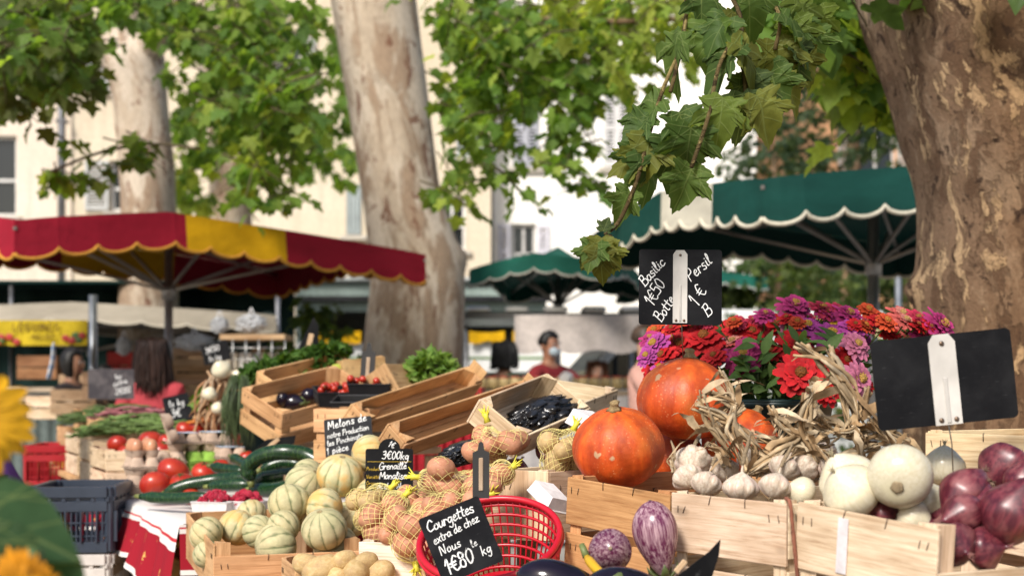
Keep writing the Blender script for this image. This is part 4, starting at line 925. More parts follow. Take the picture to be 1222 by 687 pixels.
# ---- tomatoes
def make_tomato():
    mb = MB(); mb.lathe(prof_round(1, .80, 24, .9), 48, lambda th, t: 1 + .05 * abs(math.sin(th * 2.5)) * math.sin(math.pi * t) * t)
    o = tag(mb.build('tomato', MAT['tomato']), cat='tomato'); c = MB()
    for k in range(5):
        a = k * 1.257; d = Vector((math.cos(a), math.sin(a), 0)); c.tube([Vector((0, 0, .77)), d * .22 + Vector((0, 0, .82)), d * .46 + Vector((0, 0, .80))], [.07, .06, .01], 6, col=(.06, .11, .02), flat=.4)
    c.tube([(0, 0, .77), (.03, 0, .95)], .05, 6, col=(.10, .13, .03)); c.build('calyx', MAT['greens'], o); return o
tom = Repeat(make_tomato)
for px, py, r, d, lab in [(207, 562, 19, 4.75, 'glossy red tomato on top of the small pile by the egg boxes'), (186, 578, 19, 4.62, 'red tomato at the lower left of the pile by the egg boxes'), (217, 577, 15, 4.62, 'red tomato at the lower right of the pile by the egg boxes'), (243, 563, 14, 4.95, 'orange red tomato behind the courgette tips'), (262, 558, 12, 5.0, 'small orange tomato just left of the curved courgette'),
    (141, 531, 13, 5.55, 'upper red tomato in the nearest stall edge crate'), (139, 549, 11, 5.45, 'lower red tomato in the nearest stall edge crate'), (152, 540, 12, 5.5, 'red tomato beside the open egg box'), (194, 537, 13, 5.5, 'red tomato between the egg box stacks'), (200, 527, 11, 5.6, 'red tomato behind the propped egg box lid'),
    (221, 512, 11, 5.75, 'red tomato behind the left egg boxes'), (236, 510, 12, 5.75, 'middle red tomato of the row behind the egg boxes'), (254, 508, 11, 5.75, 'right red tomato of the row behind the egg boxes'), (294, 545, 9, 5.1, 'small red tomato right of the blue labelled egg box'), (228, 592, 12, 4.5, 'red tomato almost hidden behind the front courgette')]:
    tom(U(px, py, d), (rnd(-.6, .3), rnd(-.5, .5), rnd(0, 6)), S(r, d), lab, 'tomatoes by the egg boxes')
for i, (px, py) in enumerate([(180, 520), (172, 530), (212, 522), (262, 522), (275, 520), (246, 520)]): tom(U(px, py + 6, 5.7), (0, 0, i), .05, 'red tomato in the row behind the egg boxes, mostly hidden', 'hidden tomatoes behind the egg boxes')
# ---- courgettes
def courgette(name, lab, pts, r, cat='courgette'):
    P = crom([U(*a) for a in pts], 8); m = len(P); o = Vector(P[m // 2]); mb = MB()
    rr = [r * (.55 + .45 * min(1, i / 3)) * (.6 + .4 * min(1, (m - 1 - i) / 2.5)) for i in range(m)]
    mb.tube([p - o for p in P], rr, 20); g = tag(mb.build(name, MAT['courgette'], loc=o), lab, cat, 'courgettes beside the raspberries')
    s = MB(); e = (P[0] - P[1]).normalized(); s.tube([P[0] - o - e * .002, P[0] - o + e * .022], [r * .5, r * .38], 6, col=(.20, .22, .06)); s.build('stem', MAT['greens'], g)
    s = MB(); e = (P[-1] - P[-2]).normalized(); s.tube([P[-1] - o, P[-1] - o + e * .004], [r * .3, r * .22], 8, col=(.36, .33, .15)); s.build('blossom_end', MAT['greens'], g)
for lab, pts, px in [('straight dark courgette lying lowest along the tablecloth edge', [(168, 592, 4.42), (205, 594, 4.36), (248, 592, 4.30)], 7), ('long courgette crossing above the lowest one', [(197, 588, 4.50), (225, 578, 4.50), (262, 572, 4.5), (296, 569, 4.45)], 8),
    ('big curved courgette arching over the others', [(299, 573, 4.30), (297, 556, 4.30), (314, 543, 4.28), (340, 539, 4.26), (366, 543, 4.26), (388, 556, 4.24)], 9.5), ('thick courgette under the arch of the curved one', [(303, 572, 4.38), (335, 568, 4.36), (378, 562, 4.32)], 9), ('courgette inside the curve of the arching one', [(312, 560, 4.42), (336, 552, 4.42), (362, 554, 4.4)], 7.5),
    ('slim courgette left of the arching one', [(253, 556, 4.62), (268, 559, 4.58), (290, 562, 4.52)], 6.5), ('short courgette poking up behind the slim one', [(277, 545, 4.75), (286, 550, 4.7), (300, 557, 4.6)], 6.5), ('dark courgette half hidden behind the raspberries', [(300, 584, 4.36), (325, 584, 4.3), (352, 580, 4.2)], 9), ('courgette tucked behind the left raspberry punnet', [(250, 580, 4.46), (275, 578, 4.42), (300, 578, 4.4)], 7)]:
    courgette('courgette', lab, pts, S(px, pts[0][2]))
# ---- aubergines
def make_aub(mat, nm):
    mb = MB(); pr = []; n = 30
    for i in range(n + 1):
        t = i / n; r = math.sin(math.pi * min(1, t ** .82)) ** .72 * (1 - .28 * t) * .62 if 0 < t < 1 else 1e-4
        pr.append((max(1e-4, r), -1 + 2 * t))
    mb.lathe(pr, 40, lambda th, t: 1 + .02 * math.sin(3 * th)); o = tag(mb.build(nm, MAT[mat]), cat='aubergine'); c = MB()
    for k in range(5):
        a = k * 1.257; d = Vector((math.cos(a), math.sin(a), 0)); c.tube([Vector((0, 0, 1.0)) + d * .02, d * .19 + Vector((0, 0, .97)), d * .34 + Vector((0, 0, .80)), d * .40 + Vector((0, 0, .62))], [.10, .12, .09, .01], 8, col=(.10, .13, .04), flat=.35)
    c.tube([(0, 0, .95), (.03, .02, 1.25)], [.085, .06], 8, col=(.14, .17, .05)); c.build('calyx', MAT['greens'], o)
    c = MB(); c.lathe([(.001, -1.008), (.04, -1.006), (.055, -.995)], 8, col=(.5, .38, .25)); c.build('blossom_end', MAT['dry'], o); return o
sa = Repeat(lambda: make_aub('stripy_aubergine', 'stripy_aubergine')); ba = Repeat(lambda: make_aub('black_aubergine', 'black_aubergine'))
sa(U(728, 657, 2.42), (-1.25, 2.2, .2), (.067, .067, .064), 'round purple streaked aubergine showing its blossom end', 'aubergines')
sa(U(784, 643, 2.44), (.12, 3.0, .4), (.071, .071, .068), 'plump purple and white streaked aubergine right of the round one', 'aubergines')
ba(U(672, 694, 2.32), (.3, 1.75, .2), (.062, .062, .078), 'glossy black aubergine at the lower left of the dark crate', 'aubergines'); ba(U(752, 702, 2.26), (.2, 1.6, -.2), (.062, .062, .078), 'glossy black aubergine in front of the streaked pair', 'aubergines')
ba(U(700, 712, 2.24), (.2, 1.2, .5), (.058, .058, .075), 'glossy black aubergine at the very bottom of the photo', 'aubergines')
mb = MB(); P = crom([U(700, 664, 2.36), U(706, 672, 2.33), U(716, 683, 2.30), U(730, 694, 2.27)]); mb.tube(P, [S(6, 2.3) * (.6 + .4 * min(1, i / 4)) for i in range(len(P))], 14, col=(.72, .42, .02))
yc_ = tag(mb.build('yellow_courgette', MAT['produce']), 'bright yellow courgette between the aubergines', 'courgette'); s = MB(); s.tube([P[0], P[0] + Vector((-.008, .01, .02))], [.007, .005], 6, col=(.2, .24, .08)); s.build('stem', MAT['greens'], yc_)
for i, (px, py, r, lab) in enumerate([(352, 480, 15, 'dark round aubergine left in the tilted crate'), (372, 473, 13, 'dark aubergine right of the first in the tilted crate'), (338, 478, 11, 'small dark aubergine at the low end of the tilted crate')]):
    ba(U(px, py, 4.98), (.4, 1.5 + i * .4, i), (S(r, 4.98) * 1.35, S(r, 4.98) * 1.35, S(r, 4.98) * 1.1), lab, 'aubergines')
# ---- lemons, limes, cherry tomatoes
def make_lemon():
    mb = MB(); pr = prof_round(1, 1.15, 24); pr = [(r, z * (1 + .10 * max(0, abs(z) - .9) / .25)) for r, z in pr]; mb.lathe(pr, 32, col=(.74, .56, .07)); o = tag(mb.build('lemon', MAT['produce']), cat='lemon'); s = MB(); s.lathe([(.001, 1.30), (.12, 1.28), (.16, 1.2)], 10, col=(.6, .52, .1)); s.build('nipple', MAT['produce'], o); return o
lem = Repeat(make_lemon)
for px, py, lab in [(391, 455, 'yellow lemon in the tilted crate, lower of the two'), (398, 449, 'yellow lemon in the tilted crate, touching the green apple')]: lem(U(px, py, 5.15), randrot(), S(8, 5.15), lab, 'lemons')
def make_apple():
    mb = MB(); n = 24; pr = [(max(1e-4, math.sin(math.pi * i / n) ** .9), -math.cos(math.pi * i / n) * .85 - (.18 if i == n else .06 * max(0, i - n + 3))) for i in range(n + 1)]
    mb.lathe(pr, 32, col=(.40, .46, .07)); o = tag(mb.build('green_apple', MAT['produce']), cat='apple'); s = MB(); s.tube([(0, 0, .6), (.05, 0, 1.05)], .05, 6, col=(.15, .1, .05)); s.build('stem', MAT['dry'], o); return o
apl = Repeat(make_apple)
for px, py, lab in [(407, 444, 'green apple nearest the black sign spike'), (413, 452, 'green apple below the first, above the cherry tomatoes'), (402, 441, 'green apple at the back of the small cluster')]: apl(U(px, py, 5.2), (rnd(-.4, .4), rnd(-.4, .4), 0), S(8.5, 5.2), lab, 'green apples')
def make_cherry():
    mb = MB(); mb.lathe(prof_round(1, .95, 12), 18); o = tag(mb.build('cherry_tomato', MAT['tomato']), cat='cherry tomato'); c = MB()
    for k in range(5): a = k * 1.257; c.tube([Vector((0, 0, .95)), Vector((math.cos(a) * .5, math.sin(a) * .5, 1.0))], [.09, .02], 4, col=(.08, .14, .03))
    c.build('calyx', MAT['greens'], o); return o
cht = Repeat(make_cherry)
def punnet(name, lab, c, W, Dp, Ht, col, yaw, mat='plastic', tilt=0, group=None):
    t = thing(name, lab, 'punnet', c, (tilt, 0, yaw), group); mb = MB(); th = .003; fl = .88
    P = lambda f, z: [(-W / 2 * f, -Dp / 2 * f, z), (W / 2 * f, -Dp / 2 * f, z), (W / 2 * f, Dp / 2 * f, z), (-W / 2 * f, Dp / 2 * f, z)]
    o1, o0, i1, i0 = P(1, Ht), P(fl, 0), P(.95, Ht), P(fl * .95, .004)
    for k in range(4):
        k2 = (k + 1) % 4; mb.add([o0[k], o0[k2], o1[k2], o1[k]], [(0, 1, 2, 3)], col=col, sm=False); mb.add([i0[k2], i0[k], i1[k], i1[k2]], [(0, 1, 2, 3)], col=tuple(x * .85 for x in col), sm=False); mb.add([o1[k], o1[k2], i1[k2], i1[k]], [(0, 1, 2, 3)], col=col, sm=False)
    mb.add(o0, [(3, 2, 1, 0)], col=col, sm=False); mb.add(i0, [(0, 1, 2, 3)], col=col, sm=False); mb.build('tray', MAT[mat], t)
    mb = MB()
    for k in range(4): mb.bar(o1[k], o1[(k + 1) % 4], .005, .004, col=col)
    mb.build('rim', MAT[mat], t); return t
BLK = (.012, .012, .014)
for k, (px, py, d, lab) in enumerate([(400, 482, 4.78, 'black punnet of cherry tomatoes in front of the sign spike'), (440, 472, 4.75, 'black punnet right of the cherry tomatoes'), (425, 494, 4.55, 'empty black slotted punnet, lowest of the three')]):
    c = U(px, py, d); punnet('black_punnet', lab, c, .14, .11, .05, BLK, .3 - .2 * k, tilt=.2)
    if k < 2:
        for i in range(20 if k == 0 else 8):
            q = c + Vector((rnd(-.06, .06), rnd(-.045, .045), rnd(.035, .062))); cht(q, randrot(), .0125, ['cherry tomato heaped in the black punnet by the sign spike', 'cherry tomato in the right hand black punnet'][k], ['cherry tomatoes in the left punnet', 'cherry tomatoes in the right punnet'][k])
for i in range(26): cht(U(388 + i * 1.5, 466 + rnd(-7, 7), 5.0), randrot(), .013, 'loose cherry tomato at the top of the tilted crate', 'loose cherry tomatoes in the tilted crate')
# ---- raspberries
def make_rasp():
    mb = MB()
    for i in range(5):
        z = -.8 + i * .4; r = .78 * math.sqrt(max(.05, 1 - (z * .85 + .15) ** 2)); n = max(4, int(r * 9))
        for k in range(n): a = 6.283 * (k + .5 * (i % 2)) / n; mb.ell((r * math.cos(a), r * math.sin(a), z), (.3, .3, .3), 7, 5, col=(.48, .012, .045))
    mb.ell((0, 0, 0), (.75, .75, .95), 8, 6, col=(.28, .008, .025)); return tag(mb.build('raspberry', MAT['produce']), cat='raspberry')
rsp = Repeat(make_rasp)
for (px, py, d, yaw, lab, l2) in [(258, 608, 4.20, -.25, 'white punnet of raspberries, left of the pair', 'raspberry heaped in the left white punnet'), (295, 604, 4.22, -.25, 'white punnet of raspberries, right of the pair', 'raspberry heaped in the right white punnet')]:
    c = U(px, py, d); c.z = ZT + .012; punnet('white_punnet', lab, c, .115, .10, .045, (.72, .68, .66), yaw, 'card')
    for i in range(42): a = rnd(0, 6.28); q = math.sqrt(rnd(0, 1)); rsp(c + Vector((.046 * q * math.cos(a), .042 * q * math.sin(a), .040 + .030 * (1 - q * q) + rnd(-.006, .004))), randrot(), .0095, l2, 'raspberries in ' + ('the left punnet' if px < 270 else 'the right punnet'))
# ---- egg boxes
def egg_half(mb, z0, sgn, col, Ht=.034, W=.102, L=.15, cups=(2, 3), wall=0):
    nx, ny = 25, 37; vs = []
    for j in range(ny):
        for i in range(nx):
            x = -W / 2 + W * i / (nx - 1); y = -L / 2 + L * j / (ny - 1); u = (x / W + .5) * cups[0]; v = (y / L + .5) * cups[1]
            du, dv = (u % 1) - .5, (v % 1) - .5; r = math.hypot(du, dv); b = max(0, min(1, (.55 - r) / .25)); b = b * b * (3 - 2 * b)
            e = min(i, nx - 1 - i, (j), (ny - 1 - j)); edge = min(1, e / 1.2)
            vs.append((x, y, z0 + sgn * Ht * (.22 + .78 * b) * edge))
    fs = [(j * nx + i, j * nx + i + 1, (j + 1) * nx + i + 1, (j + 1) * nx + i) for j in range(ny - 1) for i in range(nx - 1)]
    if sgn < 0: fs = [f[::-1] for f in fs]
    mb.add(vs, fs, col=col)
EGC = (.50, .37, .28)
def egg_box(lab, px, py, d, yaw, col=EGC, open_=False, label_col=None, rot=(0, 0)):
    c = U(px, py, d); t = thing('egg_box', lab, 'egg box', c, (rot[0], rot[1], yaw), 'egg boxes on the printed cloth'); mb = MB(); egg_half(mb, .0, -1, col); mb.box((0, 0, -.001), (.108, .156, .004), bev=.001, col=col) if not open_ else None
    mb.build('tray', MAT['card'], t)
    if not open_: mb = MB(); egg_half(mb, .004, 1, tuple(x * 1.05 for x in col), .032); mb.build('lid', MAT['card'], t)
    if label_col: mb = MB(); mb.box((0, 0, .038), (.085, .12, .0015), col=label_col); mb.build('paper_label', MAT['card'], t)
    return t
ya = .42
for a in [('egg box at the foot of the left stack', 169, 578, 4.98), ('egg box in the middle of the left stack', 169, 557, 4.99), ('grey brown egg box behind the green one, left side', 203, 550, 5.2), ('grey brown egg box with blue label tucked at the right end', 274, 545, 5.15)]:
    egg_box(a[0], a[1], a[2], a[3], ya + rnd(-.08, .08), label_col=(.55, .62, .72) if 'blue' in a[0] else None)
egg_box('bright green egg box among the grey brown ones', 239, 550, 5.2, ya, (.24, .42, .07))
egg_box('egg box with pale label, left of the two stacked on top', 219, 528, 5.25, ya, label_col=(.60, .64, .72)); egg_box('egg box with pale label, right of the two stacked on top', 256, 527, 5.25, ya + .1, label_col=(.6, .66, .74))
ob = egg_box('open egg box of brown eggs on top of the left stack', 169, 536, 5.0, ya, open_=True)
mb = MB(); egg_half(mb, 0, 1, EGC); lid = mb.build('torn_egg_carton', MAT['card'], loc=U(197, 511, 5.1), rot=(.2, 1.25, .5)); tag(lid, 'torn off egg box lid propped upright behind the stack', 'egg box lid')
def make_egg():
    mb = MB(); n = 18; pr = [(max(1e-4, .022 * math.sin(math.pi * i / n)), -.029 * math.cos(math.pi * i / n) * (1.08 if i > n / 2 else .95)) for i in range(n + 1)]; mb.lathe(pr, 22, col=(.56, .26, .14)); return tag(mb.build('egg', MAT['produce']), cat='egg')
eg = Repeat(make_egg); Mo = Matrix.Translation(ob.location) @ Euler((0, 0, ya)).to_matrix().to_4x4()
k = 0
for i in range(2):
    for j in range(3): eg(Mo @ Vector((-.025 + .05 * i, -.05 + .05 * j, .008)), (rnd(-.1, .1), rnd(-.1, .1), 0), 1, ('brown egg in the near left cup of the open box', 'brown egg in the middle left cup of the open box', 'brown egg in the far left cup of the open box', 'brown egg in the near right cup of the open box', 'brown egg in the middle right cup of the open box', 'brown egg in the far right cup of the open box')[k], 'eggs in the open box'); k += 1
# ---- potatoes and nets
def make_potato(mat, nm):
    mb = MB(); mb.lathe(prof_round(1, 1.3, 22, .85), 30, lambda th, t: 1 + .10 * mnoise.noise(Vector((math.cos(th), math.sin(th), t * 3))) + .04 * mnoise.noise(Vector((3 * math.cos(th), 3 * math.sin(th), t * 9))), offc=lambda t: (.12 * math.sin(3 * t), .05 * math.cos(5 * t))); return tag(mb.build(nm, MAT[mat]), cat='potato')
py_ = Repeat(lambda: make_potato('potato_yellow', 'potato')); pr_ = Repeat(lambda: make_potato('potato_red', 'red_potato'))
for px, py, r, lab in [(366, 673, 15, 'yellow potato at the left end of the bottom crate'), (384, 679, 21, 'largest yellow potato of the bottom crate'), (412, 668, 14, 'yellow potato at the back of the bottom crate'), (422, 681, 20, 'yellow potato right of the largest one'), (437, 670, 13, 'small yellow potato by the white crate'), (452, 682, 17, 'yellow potato at the right end of the bottom crate'), (400, 690, 18, 'yellow potato cut by the photo bottom, left'), (440, 692, 16, 'yellow potato cut by the photo bottom, right')]:
    py_(U(px, py, 3.0), (1.5 + rnd(-.4, .4), rnd(-.5, .5), rnd(0, 3)), S(r, 3.0) * .9, lab, 'loose potatoes in the bottom crate')
def net_bag(lab, c, dims, kind, pots, tie, col=(.72, .62, .24), group='netted potatoes', axis=None, nl=17):
    """pots: offsets + radius; the net is a lattice wrapped round them"""
    c = Vector(c); t = thing('net_bag', lab, 'net bag', c, group=group); E = []
    for i, (ox, oy, oz, r) in enumerate(pots):
        rt = Euler((rnd(0, 3), rnd(0, 3), rnd(0, 3))); fn = pr_ if kind == 'red' else py_
        fn(c + Vector((ox, oy, oz)), rt, (r, r, r), ('red skinned potato inside the ' if kind == 'red' else 'yellow potato inside the ') + lab, 'potatoes in the ' + lab); E.append((Vector((ox, oy, oz)), r * 1.2))
    tie = Vector(tie); ax = tie.normalized(); u = ax.orthogonal().normalized(); v = ax.cross(u); n, m = 26, 26; cen = sum((e[0] for e in E), Vector()) / len(E)
    def rad(d):
        b = 0
        for p, r in E:
            q = (p - cen); bq = q.dot(d); disc = bq * bq - q.length_squared + r * r
            if disc > 0: b = max(b, bq + math.sqrt(disc))
            else: b = max(b, max(0, bq) * .8)
        return b
    grid = []
    for i in range(m + 1):
        ph = math.pi * (.02 + .96 * i / m); row = []
        for k in range(n):
            th = 2 * math.pi * k / n; d = (u * math.cos(th) + v * math.sin(th)) * math.sin(ph) - ax * math.cos(ph); row.append(rad(d))
        grid.append(row)
    for _ in range(2): grid = [[(grid[i][k] * 2 + grid[max(0, i - 1)][k] + grid[min(m, i + 1)][k] + grid[i][k - 1] + grid[i][(k + 1) % n]) / 6 for k in range(n)] for i in range(m + 1)]
    def P(ph, th):
        fi = min(m - 1e-3, max(0, (ph / math.pi - .02) / .96 * m)); fk = (th / (2 * math.pi) * n) % n; i, k = int(fi), int(fk); a, b = fi - i, fk - k
        g = lambda i, k: grid[min(m, i)][k % n]
        r = (g(i, k) * (1 - a) + g(i + 1, k) * a) * (1 - b) + (g(i, k + 1) * (1 - a) + g(i + 1, k + 1) * a) * b
        if ph > math.pi * .72: f = (ph - math.pi * .72) / (math.pi * .28); r = r * (1 - f) + f * (r * .4 + .6 * tie.length)
        return cen + ((u * math.cos(th) + v * math.sin(th)) * math.sin(ph) - ax * math.cos(ph)) * (r + .0022)
    mb = MB()
    for sg in (-1, 1):
        for k in range(nl):
            pts = []
            for i in range(25): ph = math.pi * (.03 + .93 * i / 24); pts.append(P(ph, 2 * math.pi * k / nl + sg * ph * 1.05))
            mb.tube(pts, .00055, 4, col=col, cap=False)
    net = mb.build('net', MAT['net_thread'], t); mb = MB(); e = cen + ax * tie.length
    mb.tube([e - ax * .012, e, e + ax * .01], [.009, .006, .009], 8, col=(.62, .55, .05))
    for k in range(10): d = (ax + Vector((rnd(-.7, .7), rnd(-.7, .7), rnd(-.4, .7)))).normalized(); mb.tube([e, e + d * rnd(.012, .03)], [.003, .001], 4, col=(.68, .60, .06))
    mb.build('tie', MAT['net_thread'], t)
def cluster_pots(n, rx, ry, rz, r):
    out = []
    for i in range(n):
        best = None
        for _ in range(60):
            a = (rnd(-1, 1) * rx, rnd(-1, 1) * ry, rnd(-1, 1) * rz); dm = min([math.dist(a, b[:3]) for b in out] or [9])
            if best is None or dm > best[0]: best = (dm, a)
            if dm > r * 1.7: break
        out.append((*best[1], r * rnd(.85, 1.1)))
    return out
for lab, px, py, d, kind, n, e, r, tie in [('uppermost net of red potatoes, propped before the leaning crate', 592, 532, 3.28, 'red', 6, (.052, .04, .022), .026, (-.02, 0, .062)), ('net of pinkish potatoes just under the uppermost net', 545, 568, 3.16, 'red', 6, (.055, .04, .022), .025, (-.085, .0, .01)), ('net of red potatoes leaning behind the courgette slate spike', 585, 574, 3.02, 'red', 4, (.03, .03, .02), .024, (.05, .0, .03)),
    ('net of mixed potatoes above the white sided crate', 502, 600, 3.22, 'red', 6, (.055, .04, .022), .025, (.09, 0, .02)), ('net of red potatoes overhanging the white sided crate', 487, 631, 3.02, 'red', 7, (.045, .04, .036), .025, (.012, -.02, -.075)), ('net of red potatoes wedged left of the overhanging one', 458, 618, 3.12, 'red', 5, (.03, .035, .03), .024, (.05, .0, .055)),
    ('net of yellow potatoes at the left end of the nets', 443, 614, 3.22, 'yellow', 6, (.036, .035, .038), .024, (.045, 0, .05)), ('net of yellow potatoes left of the front pumpkin', 668, 540, 3.12, 'yellow', 5, (.03, .03, .03), .025, (.03, 0, .06)), ('net of red potatoes close behind the basket rim', 545, 606, 2.98, 'red', 6, (.05, .03, .02), .025, (.07, .0, .03))]:
    net_bag(lab, U(px, py, d), None, kind, cluster_pots(n, *e, r), tie)
for px, py, r, lab in [(618, 560, 14, 'purple red onion lying in the plastic lined crate, left'), (648, 538, 15, 'dark red plum shaped onion in the plastic lined crate'), (681, 500, 14, 'dark red onion beside the white paper tray')]:
    pass
# ---- onions
def make_red_onion(long=False):
    mb = MB(); n = 34; pr = []
    for i in range(n + 1):
        t = i / n; r = math.sin(math.pi * min(1, t * 1.12)) ** .75 if t < .80 else 0
        b = max(0, math.sin(math.pi * min(1.0, t / .9))) ** .8; nk = .22 * (1 - t) ** .3 if t > .7 else 0
        pr.append((max(1e-4, max(b * (1 if t < .55 else 1 - (t - .55) * .9), nk * (t < 1))), -1 + 2.35 * t if long else -.9 + 2.0 * t))
    pr[0] = (1e-4, pr[0][1])
    mb.lathe(pr, 36, lambda th, t: 1 + .02 * math.sin(th * 7), offc=(lambda t: (.55 * max(0, t - .45) ** 1.3, 0)) if long else None); o = tag(mb.build('long_red_onion' if long else 'red_onion', MAT['red_onion']), cat='onion')
    z = pr[0][1]; s = MB()
    for k in range(14): a = rnd(0, 6.28); s.tube([(0, 0, z + .02), (math.cos(a) * .10, math.sin(a) * .10, z - .05), (math.cos(a) * .2, math.sin(a) * .2, z - rnd(.05, .16))], [.02, .015, .006], 4, col=(.35, .24, .17))
    s.build('roots', MAT['dry'], o); s = MB(); zt = pr[-1][1]; ox = .55 * .55 ** 1.3 if long else 0
    for k in range(5): a = k * 1.3; s.tube([(ox, 0, zt - .2), (ox + .05 * math.cos(a), .05 * math.sin(a), zt), (ox + .16 * math.cos(a), .16 * math.sin(a), zt + rnd(.1, .3))], [.13, .08, .01], 6, col=(.34, .15, .13), flat=.4)
    s.build('dry_neck', MAT['dry'], o); return o
ro = Repeat(lambda: make_red_onion(False)); lo = Repeat(lambda: make_red_onion(True))
def make_white_onion():
    mb = MB(); n = 30; pr = []
    for i in range(n + 1): t = i / n; pr.append((max(1e-4, math.sin(math.pi * t) ** .72 * (1 - .5 * max(0, t - .62))), -.86 * math.cos(math.pi * t) + (.30 * (max(0, t - .72) / .28) ** 1.6)))
    mb.lathe([(r, z * .93) for r, z in pr], 44, lambda th, t: 1 + .002 * math.sin(th * 7 + 2 * t)); o = tag(mb.build('white_onion', MAT['white_onion']), cat='onion'); s = MB(); s.lathe([(.001, -.855), (.10, -.87), (.17, -.86), (.20, -.835)], 14, lambda th, t: 1 + .10 * math.sin(5 * th + t), col=(.46, .35, .21)); s.build('root_scar', MAT['dry'], o)
    s = MB()
    for k in range(4): a = k * 1.6; s.tube([(0, 0, 1.0), (.05 * math.cos(a), .05 * math.sin(a), 1.2), (.14 * math.cos(a), .14 * math.sin(a), 1.35)], [.10, .06, .01], 6, col=(.68, .58, .38), flat=.4)
    s.build('dry_neck', MAT['dry'], o); return o
wo = Repeat(make_white_onion)
def aim(v):   # rotation taking local +z to v
    return Vector((0, 0, 1)).rotation_difference(Vector(v).normalized()).to_euler()
for px, py, r, d, v, lab in [(1074, 568, 39, 2.18, (.35, .9, .35), 'biggest white onion showing its brown root scar'), (1012, 573, 35, 2.30, (-.55, -.25, .8), 'white onion left of and behind the biggest one'), (1016, 586, 35, 2.22, (-.5, -.3, .5), 'white onion with papery skin in front of the left one'), (957, 586, 18, 2.36, (-.8, -.2, .3), 'small yellowish white onion by the garlic crate corner'), (1126, 558, 26, 2.40, (.1, .2, .9), 'pale white onion behind the biggest one, by the red onions'), (1108, 600, 26, 2.24, (.6, -.2, .3), 'greenish white onion between the biggest one and the red onions'), (1090, 618, 22, 2.2, (.4, -.3, -.2), 'shaded white onion low behind the crate panel')]:
    wo(U(px, py, d), aim(v), S(r, d), lab, 'white onions')
for px, py, r, d, v, fn, lab in [(1050, 614, 27, 2.24, (-.9, .1, .1), ro, 'dark red onion behind the pale panel under the biggest white onion'), (1152, 588, 37, 2.18, (-.62, -.3, -.6), lo, 'long red onion drooping its neck over the others'), (1150, 612, 30, 2.12, (-.75, -.35, -.3), lo, 'long red onion under the drooping one'), (1140, 650, 26, 2.08, (.2, -.6, -.2), ro, 'small red onion just inside the low end panel'), (1206, 612, 46, 2.10, (.25, -.3, .75), lo, 'large shiny red onion at the photo right edge'), (1200, 560, 32, 2.34, (.5, .4, .3), ro, 'red onion at the back by the brown trunk'), (1222, 575, 30, 2.2, (.1, -.2, .9), lo, 'red onion with papery neck cut by the right edge'), (1175, 655, 26, 2.1, (.5, -.3, .1), ro, 'shaded red onion deep in the crate corner'), (1130, 622, 22, 2.2, (-.5, .1, .2), ro, 'small red onion touching the corner post'), (1110, 640, 24, 2.2, (.5, .1, .2), ro, 'red onion hidden behind the corner post'), (1172, 606, 30, 2.16, (-.2, -.2, -.8), lo, 'broad red onion in the middle of the red pile')]:
    fn(U(px, py, d), aim(v), S(r, d) * (.98 if fn is lo else 1.08) if fn is ro else (S(r, d) * .80, S(r, d) * .80, S(r, d) * 1.08), lab, 'red onions')
for px, py, d, r, lab in [(617, 558, 3.3, 15, 'dark red onion at the low end of the plastic lined crate'), (652, 540, 3.42, 14, 'dark red onion right of the uppermost potato net'), (684, 497, 3.85, 14, 'dark red onion beside the white paper tray')]: ro(U(px, py, d), aim((.3, -.4, .6)), S(r, d), lab, 'red onions in the middle crates')
# ---- garlic
def make_garlic():
    mb = MB(); n = 28; pr = []
    for i in range(n + 1):
        t = i / n; b = math.sin(math.pi * min(1, t / .78)) ** .7 if t < .78 else 0; nk = .16 * (1.25 - t); pr.append((max(1e-4, max(b * (1 - .3 * max(0, t - .3)), nk if t > .5 else 0)), -.75 + 2.0 * t))
    mb.lathe(pr, 48, lambda th, t: 1 - .16 * (1 - abs(math.sin(th * 4 + .5 * math.sin(th))) ** .55) * math.sin(math.pi * min(1, t / .75)) ** .6 if t < .75 else 1); o = tag(mb.build('garlic_bulb', MAT['garlic']), cat='garlic'); s = MB()
    for k in range(18): a = rnd(0, 6.28); q = rnd(.05, .3); s.tube([(math.cos(a) * q * .5, math.sin(a) * q * .5, -.72), (math.cos(a) * q, math.sin(a) * q, -rnd(.78, .95))], [.03, .008], 4, col=(.38, .28, .17))
    s.build('roots', MAT['dry'], o); s = MB(); s.tube(crom([(0, 0, 1.2), (.05, .02, 1.7), (.2, .05, 2.3), (.3, .2, 2.9)], 4), [.15, .15, .14, .13, .13, .12, .12, .11, .11, .1, .1, .09, .07], 7, col=(.46, .34, .21), flat=.6, twist=.25, wob=.12); s.build('stalk', MAT['dry'], o); return o
gar = Repeat(make_garlic)
